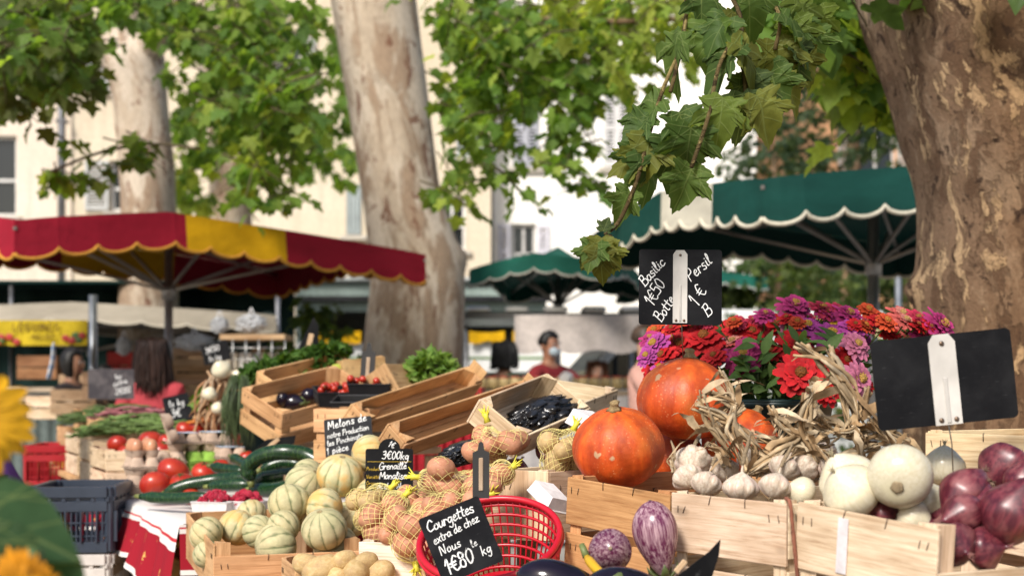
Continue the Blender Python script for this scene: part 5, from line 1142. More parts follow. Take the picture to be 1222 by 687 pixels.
for i, (px, py, r, d, v, lab) in enumerate([(827, 550, 22, 2.56, (.15, .8, .5), 'white garlic bulb lying on top at the left end showing its root plate'), (820, 569, 19, 2.54, (-.3, .5, .6), 'garlic bulb under the topmost left one'), (843, 577, 19, 2.50, (.3, .4, .8), 'garlic bulb at the crate front left'), (884, 582, 22, 2.42, (.1, .1, 1), 'garlic bulb under the fan of dry stalks'), (925, 580, 20, 2.36, (.3, .3, .8), 'garlic bulb right of the stalk fan'), (936, 558, 19, 2.50, (.4, .4, .7), 'garlic bulb in the middle right of the heap'), (960, 558, 18, 2.52, (.6, .5, .4), 'garlic bulb by the left white onion'), (968, 545, 16, 2.6, (.2, .6, .6), 'garlic bulb under the crossing dry stalks'), (866, 562, 17, 2.56, (-.2, .6, .6), 'garlic bulb second row left'), (915, 556, 17, 2.56, (.2, .6, .7), 'garlic bulb second row middle'), (895, 546, 16, 2.64, (.1, .7, .6), 'garlic bulb far row middle'), (990, 560, 15, 2.5, (.5, .6, .3), 'garlic bulb half buried behind the white onions'), (848, 558, 15, 2.6, (-.4, .6, .5), 'garlic bulb far row left'), (985, 540, 15, 2.66, (.4, .6, .4), 'garlic bulb far row right')]):
    gar(U(px, py, d), aim(v), S(r, d) * 1.06, lab, 'garlic bulbs in the crate')
DRY = [(.68, .51, .32), (.58, .40, .22), (.64, .47, .28), (.48, .31, .16), (.72, .57, .38), (.38, .24, .12)]
def stalk(lab, pts, wpx, d, leaf=True, n=8):
    wpx *= 1.75
    P = [U(a[0], a[1], a[2] if len(a) > 2 else d) for a in pts]; o = P[0].copy(); t = MB()
    for s in range(n):
        off = [Vector((rnd(-1, 1), rnd(-1, 1), rnd(-1, 1))) * S(wpx, d) * .30 for _ in P]; Q = crom([p - o + q for p, q in zip(P, off)], 7); m = len(Q); w = S(wpx, d) * rnd(.10, .20)
        cc = [tuple(x * (.8 + .4 * mnoise.noise(Vector((i * .35, s, wpx)))) for x in DRY[(s + len(pts) + int(wpx)) % 5]) for i in range(m)]
        t.tube(Q, [w * (.75 + .4 * mnoise.noise(Vector((i * .6, s * 3.1, pts[0][0])))) * (1 - .55 * (i / (m - 1)) ** 3) for i in range(m)], 8, flat=rnd(.35, .75), twist=rnd(.05, .2), cols=cc, wob=.10)
    g = tag(t.build('dried_stalk', MAT['dry'], loc=o), lab, 'dried stalk', 'dried garlic stalks')
    if leaf:
        for _ in range(4):
            l = MB()
            k = R.randrange(len(P)); p = P[k] - o; d0 = Vector((rnd(-1, 1), rnd(-.6, .3), rnd(-.7, .9))).normalized(); L = S(wpx, d) * rnd(1.2, 3.4); w = S(wpx, d) * rnd(.22, .5); A = []; Bq = []; side = d0.cross(Vector((0, 1, 0.2))).normalized()
            for i in range(9):
                f = i / 8; c = p + d0 * L * f + Vector((0, 0, -L * .5 * f * f)) + Vector((rnd(-1, 1), rnd(-1, 1), rnd(-1, 1))) * w * .16; q = w * (math.sin(math.pi * (f * .85 + .1)) ** .8) * .8; sd = (side * math.cos(f * 2.2) + Vector((0, 1, 0)) * math.sin(f * 2.2)); A.append(c + sd * q); Bq.append(c - sd * q * .7)
            l.strip(A, Bq, col=R.choice(DRY)); l.build('dry_leaf', MAT['dry'], g)
for lab, pts, w in [('pale dry stalk falling left to right over the upper left bulbs', [(829, 483), (861, 498), (893, 520), (904, 540)], 12), ('dry stalk curling down beside the orange pumpkin', [(839, 470), (845, 500), (861, 520), (874, 546)], 13), ('upright dry stalk left of the tall bundle', [(882, 486), (873, 508), (882, 540), (889, 566)], 14), ('long dry stalk bundle slanting up to the right tip', [(896, 568), (924, 538), (952, 512), (966, 468)], 15), ('forked dry stalk dropping from the slanting bundle tip', [(967, 470), (961, 510), (967, 540), (976, 566)], 14), ('pale dry stalk fanning right from the front bulb', [(889, 568), (915, 556), (940, 540), (957, 522)], 12),
    ('dry stalk lying across towards the white onions', [(974, 560), (1003, 546), (1025, 538), (1048, 531)], 9), ('thick flat dry stalk pointing right below the blank board', [(1002, 516), (1030, 518), (1058, 519), (1082, 524)], 15), ('tallest twisted dry stalk rising in front of the flowers', [(955, 416, 2.5), (985, 436, 2.5), (1012, 462, 2.5), (1028, 500, 2.5)], 15), ('second tall dry stalk beside the tallest twisted one', [(986, 416, 2.52), (998, 446, 2.52), (1008, 478, 2.52), (1018, 512, 2.5)], 13), ('dry stalk rising between the flowers and blank board', [(1036, 464, 2.52), (1030, 488, 2.52), (1018, 508, 2.5), (1000, 520, 2.5)], 11), ('short dark dry stalk in the middle of the heap', [(920, 490), (932, 506), (950, 516), (966, 520)], 13),
    ('knotted dry stalk at the left end of the bundle', [(852, 470, 2.62), (866, 474, 2.62), (878, 488, 2.62), (868, 506, 2.62)], 13), ('dry stalk standing up beside the pumpkin', [(860, 442, 2.66), (868, 462, 2.66), (873, 482, 2.64), (860, 500, 2.62)], 10), ('dry stalk lying low along the far garlic', [(900, 520, 2.6), (930, 528, 2.6), (960, 532, 2.6), (990, 528, 2.6)], 13), ('broad dry stalk right of the heap centre', [(980, 500, 2.56), (1000, 510, 2.56), (1020, 524, 2.55), (1046, 532, 2.54)], 15), ('thin dry stalk tip sticking out above the bucket rim', [(940, 488, 2.6), (934, 500, 2.6), (926, 518, 2.58)], 8), ('wiry dry stalk behind the tallest one', [(968, 456, 2.58), (974, 480, 2.58), (984, 504, 2.56)], 9), ('crumpled dry stalk over the left bulbs', [(835, 512, 2.58), (852, 508, 2.57), (868, 516, 2.56), (884, 530, 2.54)], 12), ('short dry stalk pointing at the left white onion', [(992, 560, 2.42), (984, 544, 2.46), (972, 530, 2.5)], 9), ('bent dry stalk above the right bulbs', [(930, 548, 2.5), (944, 536, 2.52), (962, 540, 2.52), (980, 552, 2.5)], 11), ('stubby dry stalk left of the front bulb', [(868, 556, 2.5), (862, 542, 2.52), (850, 530, 2.54)], 11), ('stubby dry stalk on the pumpkin side of the heap', [(806, 560, 2.62), (800, 548, 2.64), (812, 540, 2.64)], 9), ('dry stalk hanging beside the blank board corner', [(1040, 500, 2.5), (1052, 512, 2.5), (1070, 534, 2.48)], 10)]:
    stalk(lab, pts, w, 2.52)
# ---- basket
def basket():
    c = U(584, 641, 2.75); nrm = Vector((-.12, -.47, .87)).normalized(); x = Vector((1, 0, 0)); x = (x - nrm * x.dot(nrm)).normalized(); y = nrm.cross(x); M = Matrix((x, y, nrm)).transposed().to_4x4(); M.translation = c
    t = thing('plastic_basket', 'red slotted plastic basket tipped towards the viewer', 'basket', mat=M); Rr, Dp, col = .137, .15, (.50, .008, .022)
    rf = lambda f: Rr * (1 - .30 * f ** 1.6)
    mb = MB(); n = 56
    for k in range(n):
        th = 2 * math.pi * k / n; mb.tube([(rf(f) * math.cos(th), rf(f) * math.sin(th), -Dp * f) for f in (0, .25, .5, .75, 1)], .0022, 6, col=col, flat=.9)
    for f in (.10, .24, .38, .52, .66, .80, .94): mb.tube([(rf(f) * math.cos(2 * math.pi * k / 64), rf(f) * math.sin(2 * math.pi * k / 64), -Dp * f) for k in range(65)], .0032, 6, col=col, cap=False)
    mb.build('lattice', MAT['plastic'], t)
    mb = MB(); mb.tube([(Rr * math.cos(2 * math.pi * k / 72), Rr * math.sin(2 * math.pi * k / 72), .0) for k in range(73)], .0065, 10, col=col, cap=False); mb.tube([(1.03 * Rr * math.cos(2 * math.pi * k / 72), 1.03 * Rr * math.sin(2 * math.pi * k / 72), -.010) for k in range(73)], .004, 8, col=col, cap=False); mb.build('rim', MAT['plastic'], t)
    mb = MB(); mb.lathe([(.001, -Dp - .004), (rf(1), -Dp - .004), (rf(1) + .002, -Dp), (rf(1) - .004, -Dp + .003), (.001, -Dp + .003)], 48, col=col); mb.build('base', MAT['plastic'], t)
    # wedge of crate board under it
basket()
crate('small upturned crate the red basket leans on', (-.17, 2.78, .767), (1, .1, 0), (-.1, 1, 0), .25, .2, .10, tint=MIDW, slats=1)
# ---- crumpled black bag, white paper trays
def crumple(name, lab, cat, c, r, col, mat, amp=.35, fr_=3.0, rot=(0, 0, 0), group=None):
    mb = MB()
    def f(th, t):
        p = Vector((math.cos(th) * math.sin(math.pi * t), math.sin(th) * math.sin(math.pi * t), -math.cos(math.pi * t))) * fr_
        return 1 + amp * (abs(mnoise.noise(p)) * 1.6 - .35) + amp * .5 * abs(mnoise.noise(p * 2.3))
    mb.lathe(prof_round(1, 1, 50), 80, f, M=Matrix.Diagonal((*r, 1)), col=col); return tag(mb.build(name, MAT[mat], loc=c, rot=rot), lab, cat, group)
crumple('plastic_bag', 'crumpled shiny black plastic bag lining the middle crate', 'plastic bag', U(642, 500, 3.55), (.098, .07, .05), (1, 1, 1), 'bag_plastic', .5, 4, (0, -.35, .7))
crumple('plastic_bag', 'end of black plastic bag showing below the leaning crate', 'plastic bag', U(553, 540, 3.48), (.06, .05, .028), (1, 1, 1), 'bag_plastic', .5, 4, (0, -.3, .6))
def paper_tray(lab, px, py, d, rot, sc):
    t = punnet('paper_tray', lab, U(px, py, d), .095 * sc, .13 * sc, .045 * sc, (.84, .80, .78), rot[2], 'card'); t['category'] = 'tray'; t.rotation_euler = (math.pi + rot[0], rot[1], rot[2])
paper_tray('white paper tray propped above the front pumpkin', 712, 497, 3.25, (.35, .1, .8), .8); paper_tray('white paper tray edge below the pumpkin crate corner', 660, 585, 2.92, (.5, .2, .7), .6)
# ================================================================== signs and writing
GL = {  # hand-drawn strokes: width, [polylines]; baseline 0, x-height .5, ascender 1
 'a': (.52, [[(.40, .46), (.22, .52), (.04, .28), (.14, .02), (.34, .14), (.42, .48)], [(.42, .48), (.40, .16), (.52, .02)]]), 'c': (.46, [[(.42, .42), (.26, .52), (.05, .30), (.14, .02), (.44, .08)]]),
 'd': (.54, [[(.40, .42), (.22, .50), (.04, .25), (.16, .0), (.40, .2)], [(.44, .98), (.40, .3), (.52, .0)]]), 'e': (.46, [[(.06, .24), (.36, .34), (.26, .52), (.05, .28), (.16, .0), (.44, .10)]]),
 'g': (.52, [[(.40, .44), (.20, .50), (.05, .26), (.18, .04), (.40, .24)], [(.42, .48), (.40, -.2), (.24, -.42), (.04, -.28)]]), 'h': (.52, [[(.10, .98), (.06, .0)], [(.07, .24), (.26, .50), (.38, .34), (.38, .0)]]),
 'i': (.24, [[(.12, .48), (.09, .08), (.22, .02)], [(.14, .70), (.15, .72)]]), 'k': (.50, [[(.10, .98), (.06, .0)], [(.40, .50), (.08, .22)], [(.18, .28), (.44, .0)]]), 'l': (.28, [[(.06, .30), (.22, .78), (.14, 1.0), (.07, .5), (.10, .06), (.26, .04)]]),
 'm': (.74, [[(.07, .48), (.05, .0)], [(.06, .28), (.20, .50), (.32, .36), (.30, .0)], [(.32, .28), (.48, .50), (.60, .34), (.60, .0)]]), 'n': (.54, [[(.08, .48), (.05, .0)], [(.06, .26), (.26, .50), (.40, .34), (.40, .0)]]), 'o': (.48, [[(.24, .52), (.05, .30), (.16, .0), (.40, .16), (.36, .46), (.20, .50)]]),
 'p': (.52, [[(.10, .50), (.04, -.42)], [(.08, .36), (.30, .54), (.44, .26), (.24, .0), (.08, .12)]]), 'r': (.42, [[(.09, .50), (.06, .0)], [(.07, .26), (.22, .50), (.40, .42)]]), 's': (.42, [[(.36, .46), (.18, .52), (.10, .34), (.32, .20), (.28, .0), (.04, .06)]]),
 't': (.40, [[(.20, .86), (.15, .10), (.34, .02)], [(.02, .54), (.38, .58)]]), 'u': (.52, [[(.07, .50), (.08, .08), (.28, .04), (.40, .30)], [(.42, .50), (.42, .10), (.52, .02)]]), 'v': (.46, [[(.04, .5), (.20, .0), (.42, .52)]]), 'x': (.48, [[(.05, .50), (.42, .0)], [(.42, .52), (.04, .0)]]), 'z': (.46, [[(.05, .48), (.40, .50), (.05, .02), (.44, .04)]]),
 'B': (.66, [[(.14, .98), (.08, .0)], [(.04, .92), (.44, 1.0), (.46, .62), (.12, .54)], [(.12, .54), (.56, .48), (.52, .06), (.04, .0)]]), 'P': (.62, [[(.16, .98), (.08, .0)], [(.04, .88), (.48, 1.0), (.54, .62), (.12, .46)]]), 'M': (.86, [[(.06, .0), (.14, .96), (.40, .30), (.66, .98), (.76, .0)]]), 'N': (.72, [[(.08, .0), (.12, .96), (.54, .04), (.62, 1.0)]]),
 'C': (.68, [[(.62, .80), (.40, 1.0), (.08, .56), (.20, .04), (.62, .14)]]), 'G': (.72, [[(.62, .84), (.36, 1.0), (.06, .50), (.26, .0), (.60, .12), (.62, .44)], [(.36, .42), (.68, .46)]]), 'L': (.58, [[(.12, 1.0), (.08, .04), (.54, .06)]]), 'E': (.58, [[(.50, .96), (.12, .98), (.08, .02), (.52, .04)], [(.10, .52), (.42, .54)]]), 'U': (.66, [[(.08, 1.0), (.08, .24), (.30, .0), (.54, .22), (.56, 1.0)]]), 'S': (.56, [[(.50, .86), (.26, 1.0), (.10, .72), (.44, .38), (.38, .04), (.04, .10)]]), 'O': (.70, [[(.34, 1.0), (.06, .60), (.22, .02), (.56, .20), (.60, .78), (.30, 1.0)]]), 'V': (.6, [[(.04, 1), (.28, .0), (.56, 1)]]),
 '0': (.56, [[(.28, .98), (.06, .56), (.20, .02), (.46, .24), (.46, .78), (.26, .98)]]), '1': (.34, [[(.04, .68), (.24, 1.0), (.18, .0)]]), '2': (.56, [[(.08, .80), (.30, 1.0), (.46, .72), (.06, .04), (.52, .06)]]), '3': (.54, [[(.08, .90), (.36, 1.0), (.40, .66), (.18, .54)], [(.18, .54), (.48, .42), (.36, .02), (.04, .10)]]), '5': (.54, [[(.46, .98), (.14, .96), (.10, .56)], [(.10, .56), (.42, .56), (.42, .08), (.04, .06)]]), '8': (.54, [[(.42, .86), (.20, .98), (.12, .70), (.40, .38), (.34, .02), (.08, .12), (.14, .42), (.40, .66), (.42, .86)]]),
 'E_': (.6, []), '€': (.62, [[(.56, .86), (.36, .98), (.12, .52), (.32, .02), (.58, .12)], [(.0, .60), (.42, .62)], [(.0, .40), (.38, .42)]]), '/': (.4, [[(.02, -.1), (.36, 1.0)]]), '.': (.2, [[(.08, .02), (.10, .04)]]), ',': (.2, [[(.12, .06), (.05, -.14)]]), ' ': (.34, [])}
GL['é'] = (.46, GL['e'][1] + [[(.2, .66), (.34, .84)]]); GL['è'] = (.46, GL['e'][1] + [[(.12, .84), (.26, .66)]]); GL['É'] = (.58, GL['E'][1] + [[(.24, 1.08), (.42, 1.24)]]); del GL['E_']
def write(mb, s, x, y, h, ang=0, w=None, col=(.80, .80, .78), slant=.12, jit=.03, z=.0, sp=1.0, plane='xy'):
    w = w or h * .11; ca, sa = math.cos(math.radians(ang)), math.sin(math.radians(ang)); cx = 0; k = 0
    for ch in s:
        wd, st = GL[ch]; jy = rnd(-jit, jit)
        for pl in st:
            P = crom([Vector((a + rnd(-jit, jit) * .5, b + jy + rnd(-jit, jit) * .5, 0)) for a, b in pl], 5) if len(pl) > 2 else [Vector((*pl[0], 0)), Vector((*pl[1], 0))]
            Q = [Vector((x + ((cx + p.x + p.y * slant) * ca - p.y * sa) * h, y + ((cx + p.x + p.y * slant) * sa + p.y * ca) * h, 0)) for p in P]; A = []; Bq = []; m = len(Q)
            for i in range(m):
                t = Q[min(i + 1, m - 1)] - Q[max(i - 1, 0)]; n = Vector((-t.y, t.x, 0)).normalized(); ww = w * .5 * (rnd(.78, 1.12))
                e = t.normalized() * w * .35 * (-1 if i == 0 else 1 if i == m - 1 else 0)
                A.append(Q[i] + n * ww + e); Bq.append(Q[i] - n * ww + e)
            zz = z + .00003 * k; k += 1
            if plane == 'xy': A = [Vector((p.x, p.y, zz)) for p in A]; Bq = [Vector((p.x, p.y, zz)) for p in Bq]
            else: A = [Vector((p.x, -zz, p.y)) for p in A]; Bq = [Vector((p.x, -zz, p.y)) for p in Bq]
            v = rnd(.85, 1.05); mb.strip(Bq, A, col=tuple(c * v for c in col), sm=False)
        cx += (wd + .08) * sp
    return cx * h
def rrect(W, Ht, r, n=5):
    out = []
    for cx, cy, a0 in ((W / 2 - r, Ht / 2 - r, 0), (-W / 2 + r, Ht / 2 - r, 90), (-W / 2 + r, -Ht / 2 + r, 180), (W / 2 - r, -Ht / 2 + r, 270)):
        for i in range(n + 1): a = math.radians(a0 + 90 * i / n); out.append((cx + r * math.cos(a), cy + r * math.sin(a)))
    return out
def slate(lab, TL, TR, BL, d, lines=(), holder=None, r=.006, th=.0025, pitch=0, wire=None, col=(1, 1, 1), cat='price sign', name='price_slate', yaw=0, tab=None, ht=None):
    """slate board; corners by bearing; local x right, y up, z towards the viewer"""
    a, b, c = U(*TL, d), U(*TR, d), U(*BL, d); x = (b - a); W = x.length; x.normalize(); y = (a - c); Ht = y.length; y = (y - x * y.dot(x)).normalized(); z = x.cross(y)
    M = Matrix((x, y, z)).transposed() @ Matrix.Rotation(math.radians(pitch), 3, 'X') @ Matrix.Rotation(math.radians(yaw), 3, 'Y'); M4 = M.to_4x4(); M4.translation = (b + c) / 2
    t = thing(name, lab, cat, mat=M4); mb = MB(); poly = rrect(W, Ht, min(r, Ht * .2)); mb.prism(poly, (0, 0, -th), (1, 0, 0), (0, 1, 0), (0, 0, 1), th, col=col)
    if tab: mb.prism([(tab[0] + tab[1] * math.cos(math.radians(k * 15)), Ht / 2 - .0005 + tab[1] * .95 * math.sin(math.radians(k * 15))) for k in range(13)], (0, 0, -th + .0002), (1, 0, 0), (0, 1, 0), (0, 0, 1), th - .0004, col=col)
    mb.build('board', MAT['slate'], t)
    if lines:
        mb = MB(); zc = .0006
        for ln in lines:
            s, fx, fy, fh, ang, *o = ln; kw = o[0] if o else {}
            write(mb, s, -W / 2 + fx * W, Ht / 2 - fy * Ht, fh * Ht, ang, z=zc, **kw); zc += .0012 * .1
        mb.build('lettering', MAT['chalk'], t)
    if holder:   # pale clip strip with a wire
        hx, hw, h0, h1 = holder; mb = MB(); hl = h0 - h1; wcol = (.74, .70, .64)
        mb.prism([(hx - hw / 2, h1), (hx + hw / 2, h1), (hx + hw / 2, h0 - hw * .3), (hx + hw * .28, h0), (hx - hw * .28, h0), (hx - hw / 2, h0 - hw * .3)], (0, 0, .001), (1, 0, 0), (0, 1, 0), (0, 0, 1), .003, col=wcol)
        mb.box((hx, h1 + hl * .27, .0048), (hw * .16, hl * .5, .002), bev=.0008, col=tuple(k * .92 for k in wcol))
        hs = mb.build('holder_strip', MAT['paint'], t); mb = MB()
        for px, py in ((hx, h0 - hw * .35), (hx - hw * .28, h1 + hw * .18), (hx + hw * .28, h1 + hw * .18)): mb.lathe([(.001, .0062), (hw * .08, .0060), (hw * .10, .0042)], 10, M=Matrix.Translation((px, py, 0)), col=(.2, .14, .1))
        mb.build('rivet', MAT['metal'], hs)
    if wire:
        mb = MB(); inv = M4.inverted(); mb.tube([inv @ Vector(p) for p in wire], .0011, 6, col=(.35, .33, .3)); mb.build('wire', MAT['metal'], t)
    return t, M4, W, Ht
ws = {'w': None}
dB = 2.92
slate('black price slate chalked Basilic and Persil above the orange pumpkin', (761, 297), (860, 298), (764, 387), dB,
      [(s_, fx, fy, fh * .94, an, {'w': .0021, 'sp': .88}) for s_, fx, fy, fh, an in (('Basilic', .07, .50, .150, 49), ('1€50', .17, .76, .175, 60), ('Botte', .27, .97, .155, 58), ('Persil', .62, .43, .165, 42), ('1 €', .71, .76, .19, 58), ('B', .83, .90, .17, 40))],
      holder=(-.001, S(17, dB), S(44, dB), -S(43, dB)), wire=[U(813, 380, dB), U(814, 400, dB + .02), U(815, 426, 3.0)], pitch=-2)
dK = 2.3
slate('large blank black slate with pale holder strip, tilted, at the right', (1035, 408), (1202, 391), (1052, 514), dK, [], holder=(0, S(32, dK), S(54, dK), -S(54, dK)), r=.009, wire=[U(1131, 500, dK), U(1136, 530, dK + .02), U(1138, 580, dK + .06)])
W_ = (.82, .82, .80); Y_ = (.50, .33, .04)
slate('grey chalked slate about melons behind the striped melons', (389, 500), (446, 495), (386, 547), 3.92, [('Melons de', .08, .27, .20, 9), ('notre Production', .06, .50, .145, 8, {'sp': .86}), ('les Pinchinats', .05, .70, .145, 9, {'sp': .9}), ('1 pièce', .03, .92, .17, 9), ('2€', .70, .90, .22, 6)], col=(2.1, 2.1, 2.15), pitch=-14)
t, M4, W, Ht = slate('small black price card with round top among the melons', (435, 535), (492, 535), (437, 585), 3.42, [('3€00kg', .34, .24, .19, -2, {'sp': .9}), ('Grenaille', .28, .50, .17, 2, {'sp': .84}), ('Monalisa', .29, .72, .17, 0, {'sp': .86}), ('de chez Nous', .24, .95, .14, 0, {'sp': .8}), ('1€', .47, -.06, .14, -22),
      ('Produit', .02, .52, .085, 0, {'col': Y_}), ('Variété', .02, .71, .085, 0, {'col': Y_}), ('Origine', .02, .86, .085, 0, {'col': Y_}), ('Catégorie', .02, .95, .07, 0, {'col': Y_})], tab=(0, S(13, 3.42)), col=(.7, .7, .7), pitch=-4)
mb = MB(); mb.box((0, Ht * .19, .0008), (W * .92, .0009, .0004), bev=0, col=Y_); mb.build('printed_line', MAT['chalk'], t)
t, M4, W, Ht = slate('chalked slate for courgettes tilted in front of the red basket', (509, 617), (581, 588), (519, 700), 2.52, [('Courgettes', .08, .23, .155, 3, {'sp': .84}), ('extra de chez', .10, .42, .125, 6, {'sp': .84}), ('Nous', .13, .60, .135, 4), ('1€80', .12, .90, .22, 6, {'sp': .84}), ('le', .62, .66, .11, 8), ('kg', .72, .82, .14, 4)], col=(1.5, 1.5, 1.55))
def spike(lab, px, py0, py1, wpx, d, lean=0, mid=True, cat='sign holder'):
    c0, c1 = U(px + lean, py0, d), U(px, py1, d); o = (c0 + c1) / 2; y = (c0 - c1); L = y.length; y.normalize(); x = Vector((1, 0, 0)); x = (x - y * x.dot(y)).normalized(); M = Matrix((x, y, x.cross(y))).transposed().to_4x4(); M.translation = o; w = S(wpx, d)
    t = thing('sign_holder', lab, cat, mat=M); mb = MB(); mb.prism([(-w / 2, -L / 2), (w / 2, -L / 2), (w / 2, L * .30), (w * .2, L * .34), (w * .14, L * .46), (0, L / 2), (-w * .14, L * .46), (-w * .2, L * .34), (-w / 2, L * .30)], (0, 0, -.002), (1, 0, 0), (0, 1, 0), (0, 0, 1), .004, col=(.028, .026, .025)); mb.build('board', MAT['paint'], t)
    if mid: mb = MB(); mb.box((0, -L * .08, .003), (w * .26, L * .58, .003), col=(.62, .52, .42)); mb.build('wooden_strip', MAT['wood'], t)
spike('black spiked holder carrying the courgette slate', 574, 526, 594, 20, 2.56)
spike('black spiked holder standing in the cherry tomatoes', 437, 408, 470, 17, 4.75, lean=4)
def blackfan(lab, pts, d, strip=None):
    o = U(*pts[0], d); t = thing('price_sign', lab, 'price sign', o); mb = MB(); P = [U(*p, d) - o for p in pts]; Bk = [p + Vector((0, .003, 0)) for p in P]; k = len(P)
    mb.add(P + Bk, [tuple(range(k)), tuple(range(2 * k - 1, k - 1, -1))] + [(i, k + i, k + (i + 1) % k, (i + 1) % k) for i in range(k)], col=(.6, .6, .6), sm=False); mb.build('board', MAT['slate'], t, norm=True)
    if strip: mb = MB(); mb.bar(U(*strip[0], d) - o + Vector((0, -.003, 0)), U(*strip[1], d) - o + Vector((0, -.003, 0)), S(strip[2], d), .003, up=(0, 1, 0), col=(.6, .45, .3)); mb.build('holder_strip', MAT['wood'], t)
blackfan('black slate corner with wooden clip at the bottom by the garlic crate', [(804, 690), (846, 658), (860, 643), (858, 662), (846, 700), (806, 712)], 2.16, ((806, 682), (818, 668), 7))
blackfan('black slate lying flat seen edge on above the curved courgette', [(299, 541), (318, 524), (353, 519), (351, 529), (330, 537), (306, 547)], 4.6, ((320, 534), (333, 523), 5))
blackfan('dark slate with wooden clip at the parsley crate', [(346, 436), (374, 378), (380, 388), (380, 416), (362, 444)], 5.9, ((366, 424), (372, 398), 6))
blackfan('dark slate edge sticking up between the aubergine crate and black punnets', [(402, 452), (428, 428), (430, 442), (410, 462)], 5.6)
slate('tilted far black price slate with chalk scribble beside the hanging bags', (238, 413), (270, 405), (245, 436), 7.6, [('3€50', .15, .45, .28, 4), ('le kg', .2, .85, .25, 0)])
slate('chalk slate leaning behind the pink beans', (193, 475), (224, 468), (200, 506), 6.2, [('Coco', .18, .40, .24, 0, {'sp': .9}) if False else ('le kg', .2, .4, .24, 0), ('3€', .2, .8, .3, 0)], col=(1.4, 1.4, 1.5))
t, M4, W, Ht = slate('grey wooden panel chalked with small writing by the woman in coral', (105, 440), (160, 440), (105, 476), 8.2, [('les', .60, .35, .16, 15), ('extra', .56, .58, .18, 15), ('2€80', .60, .86, .20, 10)], col=(9, 8, 7.5), name='chalk_panel')
# banner
def banner():
    d = 10.6; a = U(-60, 382, d); W = S(165, d); Ht = S(30, d); t = thing('banner', 'yellow LEGUMES banner with printed vegetables under the dark parasol', 'banner', a)
    mb = MB(); n = 20; vs = [(W * i / n, .012 * math.sin(i * .9), -Ht * j / 4) for i in range(n + 1) for j in range(5)]; mb.add(vs, [(i * 5 + j, i * 5 + j + 1, (i + 1) * 5 + j + 1, (i + 1) * 5 + j) for i in range(n) for j in range(4)], col=(.62, .46, .03)); mb.build('banner_cloth', MAT['cloth'], t)
    mb = MB(); write(mb, 'LÉGUMES', W * .46, -Ht * .42, Ht * .30, 0, w=Ht * .05, col=(.16, .10, .02), slant=0, jit=.0, z=.02, sp=1.25, plane='xz'); mb.build('lettering', MAT['chalk'], t); mb = MB(); write(mb, 'MELONS', W * .60, -Ht * .74, Ht * .17, 0, w=Ht * .03, col=(.2, .13, .02), slant=0, jit=0, z=.02, sp=1.2, plane='xz'); mb.build('lettering', MAT['chalk'], t)
    for cx in (.42, .90):
        for k in range(6): mb = MB(); mb.ell((W * cx + rnd(-.07, .07), -.016, -Ht * .76 + rnd(-.02, .03)), (.03, .004, .025), 12, 6, col=(.45, .03, .02) if k % 3 else (.08, .16, .03)); mb.build('printed_vegetable', MAT['paint'], t)
banner()
# ================================================================== flowers
def zinnia(nm, col, ctr, col2=None, layers=4):
    mb = MB()
    for l in range(layers):
        n = 15 - l * 1; R0 = .16 + .03 * (layers - l); L = 1.0 - l * .20; tilt = .10 + l * .26 + rnd(-.06, .06)
        for k in range(n):
            a = 2 * math.pi * (k + .5 * (l % 2) + rnd(-.12, .12)) / n; d = Vector((math.cos(a), math.sin(a), 0)); s_ = Vector((-math.sin(a), math.cos(a), 0)); A = []; Bq = []; w = .19 * rnd(.85, 1.15); Lk = L * rnd(.78, 1.06); tilt = .10 + l * .26 + rnd(-.16, .14)
            C = []
            for i in range(6):
                f = i / 5; c = d * (R0 * .5 + (Lk - R0 * .5) * f) * math.cos(tilt) + Vector((0, 0, .08 * l + Lk * f * math.sin(tilt) - .22 * f * f)); q = w * (math.sin(math.pi * (.16 + .66 * f)) ** .75) * (1 if f < 1 else .7); lift = Vector((0, 0, .04 * f))
                A.append(c + s_ * q + lift); Bq.append(c - s_ * q + lift); C.append(c)
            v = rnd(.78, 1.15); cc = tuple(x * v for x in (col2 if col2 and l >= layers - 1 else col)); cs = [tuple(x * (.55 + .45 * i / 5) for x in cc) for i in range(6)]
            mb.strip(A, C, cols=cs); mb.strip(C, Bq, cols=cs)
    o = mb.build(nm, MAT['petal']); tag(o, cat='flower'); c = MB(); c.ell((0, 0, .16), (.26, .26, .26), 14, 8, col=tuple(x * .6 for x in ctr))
    for k in range(26): a = rnd(0, 6.28); q = rnd(.06, .26); c.ell((q * math.cos(a), q * math.sin(a), .42 - q * .5), (.035, .035, .06), 6, 4, col=ctr)
    c.build('flower_centre', MAT['petal'], o)
    s = MB(); s.tube(crom([(0, 0, .0), (.05, .04, -.9), (.0, .2, -2.0), (-.1, .3, -3.2)], 4), .055, 6, col=(.12, .20, .05)); s.lathe([(.03, -.35), (.16, -.2), (.30, -.02)], 12, col=(.09, .15, .04)); s.build('stem', MAT['greens'], o); return o
FZ = {}
FCOL = {'red': ((.52, .010, .014), (.30, .10, .02), None), 'crimson': ((.48, .03, .07), (.4, .2, .04), (.5, .12, .14)), 'magenta': ((.46, .035, .17), (.5, .28, .05), None), 'purple': ((.44, .06, .30), (.62, .36, .05), None), 'pink': ((.66, .20, .32), (.55, .33, .08), None), 'coral': ((.62, .12, .10), (.5, .3, .1), (.7, .25, .2)), 'orange': ((.60, .07, .02), (.5, .2, .03), None), 'yellow': ((.74, .44, .02), (.6, .35, .03), None), 'cream': ((.68, .60, .32), (.6, .5, .2), (.6, .58, .3))}
for k, (a, b, c) in FCOL.items(): FZ[k] = Repeat(lambda k=k, a=a, b=b, c=c: zinnia(k + '_zinnia', a, b, c, 5 if k in ('magenta', 'crimson') else 3))
